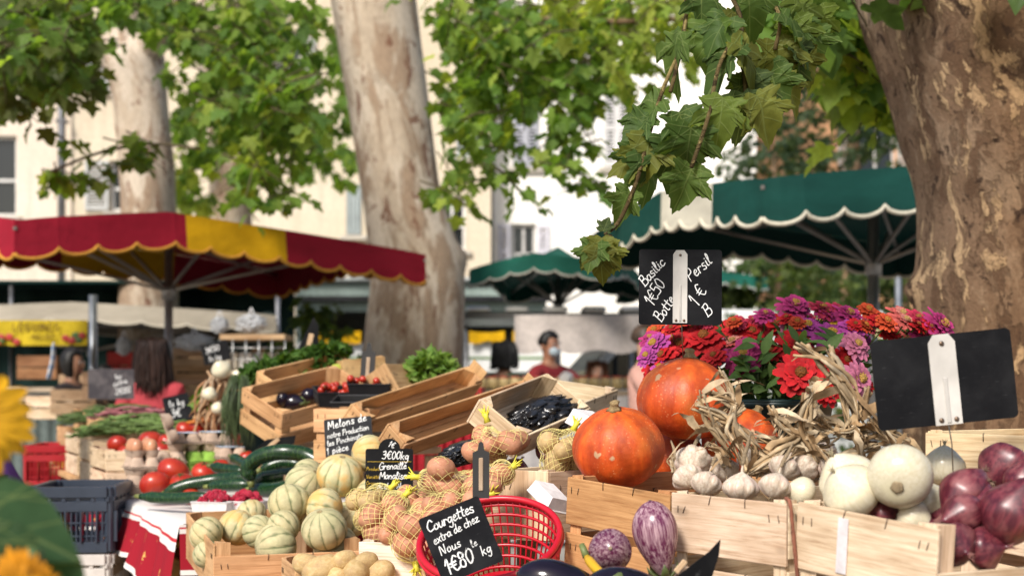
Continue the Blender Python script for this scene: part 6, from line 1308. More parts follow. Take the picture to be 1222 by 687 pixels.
FL = [('red', 840, 404, 25, 'red zinnia right beside the chalk board edge'), ('red', 871, 393, 16, 'small red zinnia high behind the first'), ('red', 928, 389, 22, 'broad red zinnia at the top centre'), ('red', 897, 398, 20, 'red zinnia left of the broad top one'), ('red', 882, 391, 17, 'red zinnia in the upper left cluster'), ('red', 812, 412, 22, 'red zinnia under the chalk board, behind the pumpkin'), ('red', 826, 392, 18, 'red zinnia touching the chalk board back'), ('red', 951, 414, 24, 'red zinnia in the middle left of the yellow one'), ('red', 955, 447, 28, 'large red zinnia with gold centre low in the middle'), ('red', 985, 466, 20, 'dark red zinnia at the bottom behind the tall stalks'), ('red', 975, 440, 18, 'red zinnia between the large gold centred and the pink one'), ('red', 791, 425, 18, 'red zinnia at the far left by the pumpkin'), ('red', 1008, 430, 16, 'small red zinnia above the pink daisy shaped one'), ('red', 1062, 397, 15, 'red zinnia near the blank board corner'),
    ('magenta', 888, 425, 25, 'full magenta zinnia above the green stems'), ('magenta', 948, 366, 22, 'tall deep pink zinnia topmost at the centre'), ('magenta', 1122, 389, 24, 'magenta zinnia above the blank board, rightmost'), ('magenta', 1012, 377, 21, 'magenta zinnia behind the purple ones'), ('magenta', 1098, 398, 17, 'magenta zinnia peeping over the blank board'), ('crimson', 981, 370, 18, 'crimson zinnia just right of the topmost one'), ('crimson', 1000, 372, 16, 'crimson zinnia between the topmost and orange ones'), ('crimson', 962, 380, 15, 'crimson zinnia below the topmost one'), ('crimson', 1034, 388, 14, 'small crimson zinnia left of the cream ones'),
    ('purple', 990, 402, 26, 'biggest purple zinnia with golden centre'), ('purple', 963, 391, 21, 'purple zinnia left of the yellow one'), ('purple', 1016, 393, 20, 'purple zinnia right of the yellow one'), ('purple', 782, 412, 20, 'purple zinnia at the far left edge'), ('purple', 788, 438, 14, 'small purple zinnia low at the far left'), ('purple', 772, 425, 14, 'tiny purple zinnia outermost at the left'), ('purple', 1028, 404, 15, 'small purple zinnia by the blank board corner'), ('pink', 1022, 412, 19, 'pale pink zinnia under the right purple one'), ('pink', 1024, 453, 24, 'pink daisy shaped zinnia against the blank board'), ('pink', 1006, 420, 16, 'small pink zinnia above the tall stalks'), ('coral', 1076, 377, 19, 'coral zinnia standing up near the trunk'), ('coral', 1082, 392, 16, 'coral zinnia below the standing one'), ('coral', 1068, 384, 15, 'small coral zinnia beside the cream ones'), ('orange', 1036, 371, 15, 'orange red zinnia at the top right'), ('orange', 1050, 380, 13, 'small orange zinnia right of the first'), ('yellow', 990, 382, 14, 'single yellow zinnia among the purple ones'), ('cream', 1050, 392, 16, 'cream zinnia left of the pair'), ('cream', 1066, 397, 13, 'small cream zinnia right of the other'),
    ('red', 920, 420, 16, 'red zinnia in the gap above the leaves'), ('red', 852, 425, 15, 'red zinnia tucked behind the pumpkin top right'), ('crimson', 940, 400, 15, 'crimson zinnia among the central red ones'), ('red', 1000, 445, 15, 'red zinnia left of the pink daisy shaped one'), ('magenta', 801, 405, 16, 'magenta zinnia behind the chalk board left end')]
for i, (k, px, py, r, lab) in enumerate(FL):
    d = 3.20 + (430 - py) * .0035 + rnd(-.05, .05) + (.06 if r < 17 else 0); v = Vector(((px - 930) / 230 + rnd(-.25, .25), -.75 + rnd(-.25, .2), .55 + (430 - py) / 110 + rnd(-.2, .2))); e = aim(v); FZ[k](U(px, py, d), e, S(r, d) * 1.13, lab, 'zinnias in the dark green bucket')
for i in range(64):
    k = R.choice(['red', 'red', 'red', 'crimson', 'magenta', 'coral', 'pink', 'orange', 'red']); 
    while True:
        px, py = rnd(775, 1120), rnd(368, 470)
        if py > 362 + abs(px - 960) * .10 and (py < 432 or px > 935 or px < 800) and not (py > 440 and px > 1040): break
    d = 3.30 + rnd(-.03, .06); v = Vector(((px - 930) / 230 + rnd(-.3, .3), -.7 + rnd(-.25, .25), .5 + (430 - py) / 110 + rnd(-.2, .3))); FZ[k](U(px, py, d), aim(v), S(rnd(11, 18), d), 'small ' + k + ' zinnia tucked deep between the larger blooms', 'small ' + k + ' zinnias deep in the bunch')
def bucket():
    c = U(925, 478, 3.34); t = thing('flower_bucket', 'dark green plastic bucket holding the zinnias', 'bucket', (c.x, c.y, ZT + .175)); hh = c.z - ZT - .175 + .0; r = .135; mb = MB(); mb.lathe([(.001, 0), (r * .72, 0), (r * .74, .006), (r, hh), (r + .008, hh), (r + .008, hh - .012), (r + .003, hh - .014)], 48, col=(.018, .045, .045)); mb.lathe([(r - .004, hh), (r * .70, .01), (.001, .01)], 48, col=(.012, .03, .03)); mb.build('bucket_body', MAT['plastic'], t)
    mb = MB(); mb.tube([((r + .004) * math.cos(2 * math.pi * k / 48), (r + .004) * math.sin(2 * math.pi * k / 48), hh) for k in range(49)], .005, 8, col=(.022, .055, .055), cap=False); mb.build('rim', MAT['plastic'], t)
bucket()
OV = [(0, 0), (.13, .12), (.21, .32), (.20, .52), (.12, .78), (0, 1.0)]
def tpl_from(half):
    ol = half + [(-x, y) for x, y in half[-2:0:-1]]; P = [(0, .4, 0)] + [(x, y, 0) for x, y in ol]; k = len(ol); return np.array(P), np.array([(0, 1 + i, 1 + (i + 1) % k) for i in range(k)])
OVT = tpl_from(OV)
L = Leaves(OVT, .5, .35)
for _ in range(300):
    px, py = rnd(868, 1000), rnd(405, 478); 
    if py < 440 and R.random() < .5: continue
    a = rnd(0, 6.28); g = R.choice([(.10, .18, .045), (.14, .25, .07), (.07, .13, .035), (.18, .29, .09)]); L.leaf(U(px, py, 3.24 + rnd(-.05, .12)), (math.cos(a) * .7, rnd(-.9, .1), rnd(-.1, 1)), (rnd(-.5, .5), -.6, .8), rnd(.025, .06), g)
for _ in range(260): a = rnd(0, 6.28); L.leaf(U(rnd(785, 1090), rnd(388, 470), 3.36 + rnd(0, .06)), (math.cos(a), rnd(-.8, .2), rnd(-.1, 1)), (0, -.6, .8), rnd(.03, .06), R.choice([(.06, .12, .03), (.09, .16, .04)]))
for k in range(46): x = rnd(872, 980); L.tw.tube(crom([U(x + rnd(-10, 10), 425 + rnd(-12, 25), 3.28), U(x, 455, 3.27), U(x * .7 + 925 * .3, 492, 3.33)], 4), .0028, 5, col=R.choice([(.10, .17, .05), (.14, .22, .07)]))
bf = L.build('flower_foliage', 'herb'); bf.data.materials[1] = MAT['greens']; tag(bf, 'green leaves and stems filling the flower bucket under the zinnias', 'foliage', kind='stuff')
# sunflower close at the left edge
def sunflower(lab, c, nrm, r, col, n=22):
    c = Vector(c); z = Vector(nrm).normalized(); x = z.orthogonal().normalized(); M = Matrix((x, z.cross(x), z)).transposed().to_4x4(); M.translation = c; t = thing('sunflower', lab, 'flower', mat=M)
    for l in range(2):
        for k in range(n):
            mb = MB(); a = 2 * math.pi * (k + .5 * l + rnd(-.2, .2)) / n; d = Vector((math.cos(a), math.sin(a), 0)); s_ = Vector((-math.sin(a), math.cos(a), 0)); Lk = r * rnd(.85, 1.1); A = []; B_ = []; C = []
            for i in range(9):
                f = i / 8; p = d * (.34 * r + (Lk - .34 * r) * f) + Vector((0, 0, .02 * l + .16 * r * f - .30 * r * f * f * rnd(.9, 1.1))); q = r * .15 * math.sin(math.pi * (.12 + .88 * f)) ** .7 * (1 if i < 8 else 0) + 1e-4; A.append(p + s_ * q + Vector((0, 0, .02 * r))); B_.append(p - s_ * q + Vector((0, 0, .02 * r))); C.append(p)
            v = rnd(.85, 1.1); cs = [tuple(u * v * (.75 + .25 * i / 8) for u in col) for i in range(9)]; mb.strip(A, C, cols=cs); mb.strip(C, B_, cols=cs); mb.build('petal', MAT['petal'], t)
    mb = MB(); mb.lathe([(.40 * r, -.03 * r), (.38 * r, .08 * r), (.24 * r, .12 * r), (.001, .07 * r)], 28, col=(.06, .03, .012))
    for k in range(140): q = .37 * r * math.sqrt((k + .5) / 140); a = k * 2.39996; mb.ell((q * math.cos(a), q * math.sin(a), .10 * r), (.022 * r, .022 * r, .05 * r), 5, 4, col=(.10, .05, .015) if q < .22 * r else (.35, .18, .02))
    mb.build('flower_centre', MAT['petal'], t); mb = MB(); mb.tube(crom([(0, 0, -.02 * r), (0, 0, -.5 * r), M.inverted() @ (c + Vector((-.05, .06, -.30))), M.inverted() @ (c + Vector((-.05, .10, -.75)))], 5), .008, 10, col=(.10, .16, .05)); mb.build('stem', MAT['greens'], t); return t
sunflower('blurred yellow sunflower close at the left edge', U(-40, 505, 1.32), (.45, -.75, .25), S(74, 1.32), (.78, .40, .008)); sunflower('orange yellow sunflower at the lower left corner', U(30, 694, 1.22), (-.1, -.75, -.3), S(44, 1.22), (.70, .28, .01))
L = Leaves(tpl_from([(0, 0), (.20, -.06), (.40, .10), (.44, .30), (.34, .55), (.18, .80), (0, 1.0)]), .18, .15)
for px, py, d, s, tip, nr, k in [(-38, 606, 1.28, .112, (1, -.05, -.42), (.1, -.75, .6), (.045, .095, .04)), (-8, 648, 1.30, .085, (.9, .1, -.35), (0, -.5, .8), (.06, .12, .05)), (-20, 640, 1.22, .08, (.6, 0, -.8), (.2, -.9, .2), (.035, .075, .03)), (-32, 592, 1.36, .085, (.8, .2, -.6), (.3, -.6, .5), (.04, .08, .035)), (60, 668, 1.28, .05, (.6, 0, -.8), (0, -.8, .5), (.05, .10, .04))]: L.leaf(U(px, py, d), tip, nr, s, k)
sl = L.build('sunflower_leaves', 'near_leaf'); tag(sl, 'large dark green sunflower leaves drooping at the lower left', 'leaves')
# ================================================================== greens
def herb(nm, lab, px, py, d, rx, ry, rz, n, pal, size, cat, tpl=None, out=1.0, tilt=0):
    c = U(px, py, d); L = Leaves(tpl or tpl_from([(0, 0), (.18, .08), (.40, .18), (.30, .32), (.48, .52), (.28, .60), (.30, .82), (.12, .84), (0, 1.05)]), .5, .7)
    for _ in range(n):
        v = Vector((rnd(-1, 1), rnd(-1, 1), rnd(-.3, 1))).normalized(); q = rnd(.35, 1) ** .5; p = Vector((v.x * rx * q, v.y * ry * q, v.z * rz * q + tilt * v.x * rx * q)); k = R.choice(pal); s = .55 + .55 * q; L.leaf(p, v + Vector((rnd(-.5, .5), rnd(-.5, .5), rnd(-.2, .5))), Vector((rnd(-1, 1), rnd(-1, 1), rnd(0, 1))), size * rnd(.6, 1.2), tuple(x * s for x in k))
    for k in range(10): a = rnd(0, 6.28); L.tw.tube([(0, 0, -rz * .5), (math.cos(a) * rx * .6, math.sin(a) * ry * .6, rz * .4)], .003, 4, col=(.16, .26, .08))
    o = L.build(nm, 'herb'); o.location = c; o.data.materials[1] = MAT['greens']; return tag(o, lab, cat)
PG = [(.06, .13, .022), (.08, .16, .03), (.04, .09, .018), (.11, .19, .04)]; LG = [(.17, .28, .05), (.22, .33, .07), (.12, .22, .04)]
herb('lettuce', 'bright green curly lettuce in front of the middle trunk', 515, 446, 4.85, .075, .06, .062, 420, LG, .035, 'lettuce')
mb = None
for px, py, rx, lab in [(382, 432, .10, 'bunch of parsley at the top of the tilted crate'), (345, 442, .085, 'bunch of parsley in the middle of the tilted crate'), (312, 452, .075, 'low bunch of parsley beside the white onion')]: herb('parsley_bunch', lab, px, py, 5.3, rx, .08, .055, 380, PG, .034, 'parsley', tilt=.25)
herb('parsley_bunch', 'small green bunch behind the hanging onion bunch', 250, 480, 5.8, .05, .04, .05, 150, LG, .035, 'parsley')
def beans(lab, px, py, d, W, Dp, Ht, n, col, ang, r=.0042, Lb=.13):
    c = U(px, py, d); mb = MB()
    for _ in range(n):
        x, y = rnd(-1, 1), rnd(-1, 1); z = Ht * max(0, 1 - .5 * (x * x + y * y)) * rnd(.25, 1.05); a = ang + rnd(-.7, .7); dv = Vector((math.cos(a), math.sin(a), rnd(-.22, .22))); p = Vector((x * W / 2, y * Dp / 2, z)); L_ = Lb * rnd(.7, 1.15); b = Vector((rnd(-.2, .2), rnd(-.2, .2), rnd(-.1, .25))) * L_; v = rnd(.7, 1.25); mb.tube(crom([p - dv * L_ / 2, p + b * .3, p + dv * L_ / 2], 3), [r * .4] + [r] * 5 + [r * .3], 5, col=tuple(k * v for k in col))
    return tag(mb.build('bean_heap', MAT['greens'], loc=c), lab, 'beans', kind='stuff')
beans('heap of bright green beans behind the egg boxes', 175, 520, 6.25, .50, .34, .09, 420, (.17, .26, .065), .5); beans('heap of darker green beans in the farther crate', 145, 505, 6.9, .46, .34, .085, 360, (.12, .19, .045), .2); beans('pinkish speckled bean pods strewn across the green beans', 168, 502, 6.45, .34, .10, .06, 70, (.42, .15, .16), .6, .006)
def chives():
    c = U(283, 482, 5.15); mb = MB()
    for _ in range(170):
        a = rnd(-1, 1); b = rnd(-1, 1); top = Vector((a * .028 + .008, b * .025, .09 + rnd(-.02, .02))); bot = Vector((a * .050 + .005 + .02 * rnd(-1, 1) ** 3, -.02 + b * .03, -.12 + rnd(-.04, .03))); v = rnd(.6, 1.3); mb.tube(crom([top, (top + bot) / 2 + Vector((a * .014 + rnd(-.012, .012), -.02 + rnd(-.012, .012), .01)), bot + Vector((rnd(-.02, .02), 0, rnd(-.03, .02)))], 3), [.0010, .0016, .0016, .0016, .0015, .0012, .0005], 5, col=(.085 * v, .125 * v, .045 * v))
    o = mb.build('chive_bunch', MAT['greens'], loc=c); tag(o, 'big dark green bunch of chives hanging down behind the eggs', 'chives'); mb = MB(); mb.tube([(.034 * math.cos(k * .3) + .008, .030 * math.sin(k * .3), .05 + rnd(-.002, .002)) for k in range(22)], .003, 5, col=(.5, .35, .15)); mb.build('string_tie', MAT['dry'], o)
chives()
for px, py, r, d, lab in [(264, 441, 12, 5.6, 'pinkish round onion at the top of the hanging bunch'), (250, 470, 9, 5.55, 'white onion in the hanging bunch, upper'), (260, 487, 8, 5.5, 'white onion in the hanging bunch, lower'), (302, 446, 10, 5.5, 'shiny white onion beside the parsley'), (284, 448, 8, 5.6, 'small cream onion between the pink and white ones')]: wo(U(px, py, d), aim((rnd(-.4, .4), -.3, rnd(.2, 1))), S(r, d), lab, 'bunched onions')
mb = MB()
for k in range(40): p = U(258 + rnd(-14, 10), 450 + rnd(-10, 40), 5.62 + rnd(0, .08)); mb.tube(crom([p, p + Vector((rnd(-.05, .03), -.02, -.05)), p + Vector((rnd(-.08, .03), 0, -rnd(.1, .2)))], 3), [.006, .006, .005, .005, .004, .003, .002], 5, col=R.choice([(.58, .36, .2), (.5, .26, .13), (.62, .45, .3)]))
tag(mb.build('onion_tops', MAT['dry']), 'tangle of dry orange brown onion tops in the hanging bunch', 'onion tops', kind='stuff')
def make_carrot():
    mb = MB(); mb.lathe([(.001, -1), (.06, -.9), (.12, -.3), (.16, .4), (.17, .8), (.10, .95), (.001, .96)], 18, lambda th, t: 1 + .03 * math.sin(t * 60), col=(.60, .19, .03)); o = tag(mb.build('carrot', MAT['produce']), cat='carrot'); s = MB()
    for k in range(5): s.tube([(0, 0, .9), (.08 * math.cos(k), .08 * math.sin(k), 1.3)], .03, 4, col=(.1, .2, .04))
    s.build('top', MAT['greens'], o); return o
car = Repeat(make_carrot)
for px, py, v, lab in [(246, 497, (.9, -.2, .25), 'upper orange carrot under the hanging onions'), (240, 502, (.95, -.1, .1), 'lower orange carrot under the hanging onions'), (268, 494, (.5, -.3, .6), 'orange carrot leaning behind the chives')]: car(U(px, py, 5.7), aim(v), .065, lab, 'carrots')
# ================================================================== people
def skinned(name, V_, E_, Rd, mat, parent, col=None, sub=2, smoothmat=None):
    me = bpy.data.meshes.new(name); me.from_pydata(V_, E_, []); ob = bpy.data.objects.new(name, me); COL.objects.link(ob); sk = ob.modifiers.new('Skin', 'SKIN'); sk.use_smooth_shade = True
    for i, r in enumerate(Rd):
        sv = me.skin_vertices[0].data[i]; sv.radius = (r, r) if not hasattr(r, '__len__') else r; sv.use_root = (i == 0)
    ss = ob.modifiers.new('Sub', 'SUBSURF'); ss.levels = ss.render_levels = sub
    bpy.context.view_layer.update(); dg = bpy.context.evaluated_depsgraph_get(); nm = bpy.data.meshes.new_from_object(ob.evaluated_get(dg)); ob.modifiers.clear(); ob.data = nm; bpy.data.meshes.remove(me); nm.name = name
    nm.materials.clear(); nm.materials.append(MAT[mat]); n = len(nm.vertices); ca = nm.color_attributes.new('Col', 'FLOAT_COLOR', 'POINT'); ca.data.foreach_set('color', np.tile(np.array([*col, 1], np.float32), n)); co = np.empty(n * 3, np.float32); nm.vertices.foreach_get('co', co); nm.attributes.new('bc', 'FLOAT_VECTOR', 'POINT').data.foreach_set('vector', co)
    nm.polygons.foreach_set('use_smooth', np.ones(len(nm.polygons), bool)); ob.parent = parent; return ob
def person(lab, loc, yaw, arms, skin, shirt, trousers, hair, hairlen=0.0, sc=1.0, female=False, headturn=0, lean=0, mask=False, shirt_kind='short', skirt=None):
    """figure facing local -y; arms: ((elbow),(wrist)) for both sides"""
    t = thing('person', lab, 'person', loc, (0, 0, yaw)); t.scale = (sc,) * 3
    sw = .165 if female else .19; ly = lambda z: -lean * max(0, z - .95)
    V_ = [(0, 0, .94), (0, ly(1.12), 1.12), (0, ly(1.30) + .0, 1.30), (0, ly(1.43), 1.43), (0, ly(1.50), 1.50), (0, ly(1.56) - .012, 1.56), (0, ly(1.63) - .02, 1.63), (0, ly(1.70) - .01, 1.70), (0, ly(1.735), 1.735)]
    Rd = [(.155, .115), (.13, .10), (.155, .11), (.10, .075), (.052, .052), (.062, .07), (.074, .092), (.07, .085), (.045, .05)]; E_ = [(i, i + 1) for i in range(8)]
    for s, (el, wr) in zip((-1, 1), arms):
        b = len(V_); sh = (s * sw, ly(1.40), 1.40); V_ += [sh, el, wr]; Rd += [.055, .042, .028]; E_ += [(3, b), (b, b + 1), (b + 1, b + 2)]
        w = Vector(wr); d = (w - Vector(el)).normalized(); side = d.cross(Vector((0, 0, 1))); side = side.normalized() if side.length > .1 else Vector((1, 0, 0)); pl = w + d * .05; V_.append(tuple(pl)); Rd.append((.032, .018)); E_.append((b + 2, b + 3))
        for k in range(5):
            off = side * (.03 - .019 * (k - 1)) if k else side * .038; L_ = (.05, .075, .085, .078, .058)[k]; r0 = pl + off * .9 + d * (.03 if k else -.01); dd = (d + side * (.7 if k == 0 else 0)).normalized(); i0 = len(V_); V_ += [tuple(r0), tuple(r0 + dd * L_ * .5 + Vector((0, 0, -.004))), tuple(r0 + dd * L_ + Vector((0, 0, -.018)))]; Rd += [.0095, .0085, .007]; E_ += [(b + 3, i0), (i0, i0 + 1), (i0 + 1, i0 + 2)]
    for s in (-1, 1):
        b = len(V_); V_ += [(s * .09, 0, .88), (s * .10, .0, .50), (s * .10, .02, .09), (s * .115, -.14, .035)]; Rd += [(.085, .085), .055, .04, (.04, .03)]; E_ += [(0, b), (b, b + 1), (b + 1, b + 2), (b + 2, b + 3)]
    skinned('body', V_, E_, Rd, 'skin_person', t, skin)
    V2 = [V_[0], V_[1], V_[2], V_[3], (0, ly(1.485), 1.485)]; R2 = [(.170, .13), (.148, .118), (.172, .128), (.122, .096), (.082, .080)]; E2_ = [(0, 1), (1, 2), (2, 3), (3, 4)]
    for s, (el, wr) in zip((-1, 1), arms):
        b = len(V2); sh = Vector((s * sw, ly(1.40), 1.40)); e = Vector(el); f = .75 if shirt_kind == 'short' else 1.0; V2 += [tuple(sh), tuple(sh.lerp(e, f))]; R2 += [.072, .062 if shirt_kind == 'short' else .056]; E2_ += [(3, b), (b, b + 1)]
        if shirt_kind == 'long': V2.append(tuple(e.lerp(Vector(wr), .95))); R2.append(.042); E2_.append((b + 1, b + 2))
    skinned('shirt', V2, E2_, R2, 'cloth', t, shirt)
    V3 = [(0, 0, .97)]; R3 = [(.165, .128)]; E3 = []
    for s in (-1, 1): b = len(V3); V3 += [(s * .09, 0, .86), (s * .10, 0, .50), (s * .10, .02, .12)]; R3 += [.10, .075, .062]; E3 += [(0, b), (b, b + 1), (b + 1, b + 2)]
    skinned('trousers', V3, E3, R3, 'cloth', t, trousers)
    if skirt:
        mb = MB(); mb.lathe([(.36, .35), (.31, .6), (.22, .9), (.17, 1.0)], 48, lambda th, tt: 1 + .07 * math.sin(th * 9) * (1 - tt), col=skirt); mb.build('skirt', MAT['cloth'], t)
    hc = Vector((0, ly(1.66) - .012, 1.66)); mb = MB(); n, m = 36, 20; vs = []
    for i in range(m + 1):
        ph = math.pi * i / m
        for k in range(n):
            th = 2 * math.pi * k / n; d = Vector((math.sin(ph) * math.cos(th), math.sin(ph) * math.sin(th), math.cos(ph))); face = max(0, -d.y - .15) * (1 if d.z < .55 else .2)
            low = max(0, -d.z); r = Vector((.098, .118, .118 + hairlen * (low ** 1.2))); g = 1 + .07 * mnoise.noise(d * 4 + Vector((hairlen * 9, 0, 0))) + .03 * mnoise.noise(d * 14) - .55 * min(1, face * 1.6) - (0 if hairlen > .03 else .38 * min(1, low * 2.2)); vs.append(hc + Vector((d.x * r.x * (1 + 2.6 * hairlen * low ** .7), d.y * r.y, d.z * r.z)) * g)
    mb.add(vs, [(i * n + k, i * n + (k + 1) % n, (i + 1) * n + (k + 1) % n, (i + 1) * n + k) for i in range(m) for k in range(n)], col=hair)
    if hairlen > .05:
        for _ in range(170):
            a = rnd(-.5, 3.64) if hairlen < .5 else 0; d = Vector((math.cos(a), math.sin(a), 0)); z0 = rnd(.02, .09); w = rnd(.95, 1.12); Lh = .10 + hairlen * rnd(.7, 1.15); v = rnd(.6, 1.7)
            mb.tube(crom([hc + Vector((d.x * .06, d.y * .08, .10)), hc + Vector((d.x * .10 * w, d.y * .12 * w, z0)), hc + Vector((d.x * .115 * w + rnd(-.015, .015), d.y * .125 * w, -Lh * .45)), hc + Vector((d.x * .12 * w + rnd(-.03, .03), d.y * .12 * w + rnd(-.02, .02), -Lh))], 3), [.006] * 8 + [.005, .002], 4, col=tuple(c * v for c in hair))
    mb.build('hair', MAT['hair'], t)
    fy = ly(1.63); mb = MB()
    for s in (-1, 1): mb = MB(); mb.ell((s * .032, fy - .100, 1.648), (.013, .008, .008), 10, 6, col=(.75, .72, .7)); mb.ell((s * .032, fy - .107, 1.648), (.006, .004, .006), 8, 6, col=(.03, .02, .015)); mb.box((s * .032, fy - .106, 1.668), (.034, .008, .006), col=tuple(c * .8 for c in hair)); mb.build('eye', MAT['paint'], t)
    mb = MB(); mb.lathe([(.006, .04), (.010, .015), (.016, -.005), (.010, -.012), (.001, -.013)], 12, M=Matrix.Translation((0, fy - .108, 1.615)), col=skin); mb.build('nose', MAT['skin_person'], t)
    for s in (-1, 1): mb = MB(); mb.ell((s * .079, fy - .005, 1.635), (.010, .022, .034), 10, 8, col=skin); mb.build('ear', MAT['skin_person'], t)
    mb = MB(); mb.ell((0, fy - .094, 1.572), (.026, .010, .008), 14, 6, col=(.34, .11, .09)); mb.build('mouth', MAT['skin_person'], t)
    if mask: mb = MB(); mb.ell((0, fy - .075, 1.585), (.060, .048, .048), 20, 12, col=(.52, .62, .68)); mb.build('face_mask', MAT['cloth'], t)
    return t
SK = (.50, .27, .17)
dn = lambda s, x=.24, y=0, z=.85: (((-x, .02, 1.12), (-x - .02, -.10, z)), ((x, .02, 1.12), (x + .02, -.10, z)))
p = U(182, 460, 8.9); person('woman with brown bobbed hair and coral pink top seen from behind', (p.x, p.y, -.02), math.pi + .25, (((-.25, -.05, 1.12), (-.20, -.28, 1.02)), ((.25, -.05, 1.12), (.18, -.30, 1.02))), SK, (.62, .085, .10), (.05, .06, .10), (.050, .022, .014), .20, .885, True, shirt_kind='short')
p = U(655, 460, 12.0); person('man in dark red shirt with face mask reaching out his arm', (p.x, p.y, .02), .75, (((-.30, -.16, 1.14), (-.12, -.42, 1.12)), ((.30, -.25, 1.22), (.42, -.58, 1.16))), (.36, .17, .10), (.26, .03, .035), (.04, .04, .05), (.012, .009, .008), .0, .955, mask=True)
p = U(602, 460, 12.6); person('dark haired person in dark green top turned away beside the man in red', (p.x, p.y, .0), 2.4, dn(0), (.30, .15, .09), (.02, .07, .045), (.03, .03, .04), (.008, .007, .007), .06, .93, True)
p = U(712, 460, 13.0); person('girl with auburn hair in cream top facing the stalls by the van', (p.x, p.y, .0), .1, (((-.24, -.10, 1.14), (-.30, -.34, 1.10)), ((.24, -.10, 1.14), (.16, -.34, 1.10))), (.55, .30, .2), (.66, .52, .40), (.1, .1, .14), (.22, .075, .03), .12, .835, True)
p = U(770, 460, 9.5); person('shopper in pale salmon shirt half hidden behind the chalk price board', (p.x, p.y, .0), 1.2, (((-.22, -.18, 1.16), (-.05, -.42, 1.06)), ((.26, -.15, 1.14), (.30, -.42, 1.05))), (.52, .29, .2), (.60, .34, .28), (.1, .12, .16), (.10, .06, .04), .02, .94)
p = U(-46, 460, 5.4); person('person in purple skirt and navy top cut by the left edge', (p.x, p.y, .0), -1.2, (((-.30, -.10, 1.12), (-.36, -.34, .98)), ((.22, -.08, 1.12), (.14, -.30, .95))), SK, (.015, .018, .04), (.1, .06, .16), (.03, .02, .015), .12, .98, True, shirt_kind='long', skirt=(.13, .05, .22))
p = U(86, 460, 11.2); person('dark haired seller under the yellow banner', (p.x, p.y, -.1), 1.3, dn(0), (.30, .15, .09), (.10, .08, .08), (.04, .04, .05), (.015, .012, .01), .05, .93)
p = U(124, 460, 12.4); person('stooping person in black under the yellow banner, right of the seller', (p.x, p.y, -.25), .5, dn(0), (.36, .18, .11), (.015, .015, .02), (.03, .03, .04), (.012, .01, .01), .02, .95)
# ================================================================== background stalls and vehicles
def block(mb, a, b, col, **k):
    a, b = Vector(a), Vector(b); mb.box((a + b) / 2, [abs(x) for x in (b - a)], col=col, **k)
def food_truck():
    d = 17.6; x0, x1 = U(352, 0, d).x, U(652, 0, d).x; W = x1 - x0; t = thing('food_truck', 'pale grey green food truck with lit white counter front behind the middle trunk', 'truck', (x0, d, 0)); zz = lambda py: CAMH - (py - HZ) / F * d
    mb = MB(); gc = (.40, .50, .45)
    block(mb, (0, 0, .45), (W, .05, zz(432)), gc, bev=.02); block(mb, (0, 0, zz(372)), (W, .05, zz(338)), gc, bev=.02); block(mb, (0, .052, .45), (.05, 2.0, zz(338)), gc); block(mb, (W - .05, .052, .45), (W, 2.0, zz(338)), gc); block(mb, (.052, 1.95, .45), (W - .052, 2.0, zz(338)), (.30, .30, .29)); mb.build('body', MAT['paint'], t)
    mb = MB(); block(mb, (-.1, -.1, zz(337)), (W + .1, 2.1, zz(331)), (.5, .52, .5), bev=.02); mb.build('roof', MAT['paint'], t)
    mb = MB(); block(mb, (-.06, -.16, zz(360)), (W + .06, -.02, zz(354)), (.05, .05, .055)); mb.build('awning_bar', MAT['metal'], t)
    mb = MB(); 
    for a, b in ((zz(422), zz(409)), (zz(438), zz(426))): block(mb, (.02, -.06, a - .06), (W - .02, -.012, b), (.90, .90, .87), bev=.006)
    mb.build('counter_panel', MAT['plastic'], t)
    mb = MB(); block(mb, (.02, -.068, zz(426) + .004), (W - .02, -.062, zz(422) - .07), (.22, .36, .14)); mb.build('stripe', MAT['paint'], t)
    for px0, px1 in ((378, 432), (560, 602), (612, 652)):
        a, b = U(px0, 0, d).x - x0, U(px1, 0, d).x - x0; n = 14; vs = []; mb = MB()
        for i in range(n + 1):
            f = i / n; sag = .07 * math.sin(math.pi * f); z1 = zz(399) + .04 - sag * .3; z0 = zz(409) - .02 * math.sin(f * 9); vs += [(a + (b - a) * f, -.12, z1), (a + (b - a) * f, -.16 - .02 * math.sin(f * 14), z0)]
        mb.add(vs, [(2 * i, 2 * i + 1, 2 * i + 3, 2 * i + 2) for i in range(n)], col=(.72, .40, .008)); mb.build('yellow_drape', MAT['cloth'], t)
    for x in (.6, W - .7):
        w = MB(); w.lathe([(.2, -.1), (.33, -.1), (.36, -.06), (.36, .06), (.33, .1), (.2, .1)], 32, M=Matrix.Translation((x, .15, .36)) @ Matrix.Rotation(math.pi / 2, 4, 'X'), col=(.02, .02, .02)); wh = w.build('wheel', MAT['rubber'], t); w = MB(); w.lathe([(.001, -.08), (.19, -.07), (.2, .07), (.001, .08)], 24, M=Matrix.Translation((x, .15, .36)) @ Matrix.Rotation(math.pi / 2, 4, 'X'), col=(.5, .5, .5)); w.build('rim', MAT['metal'], wh)
    mb = MB()
    for i in range(16): mb.box((W * (.06 + .055 * i), 1.2 + rnd(-.3, .3), zz(410) + rnd(-.05, .15)), (.22, .22, rnd(.15, .45)), bev=.02, col=R.choice([(.5, .48, .42), (.25, .2, .15), (.6, .55, .3), (.12, .12, .12)]))
    mb.build('shelf_goods', MAT['paint'], t)
food_truck()
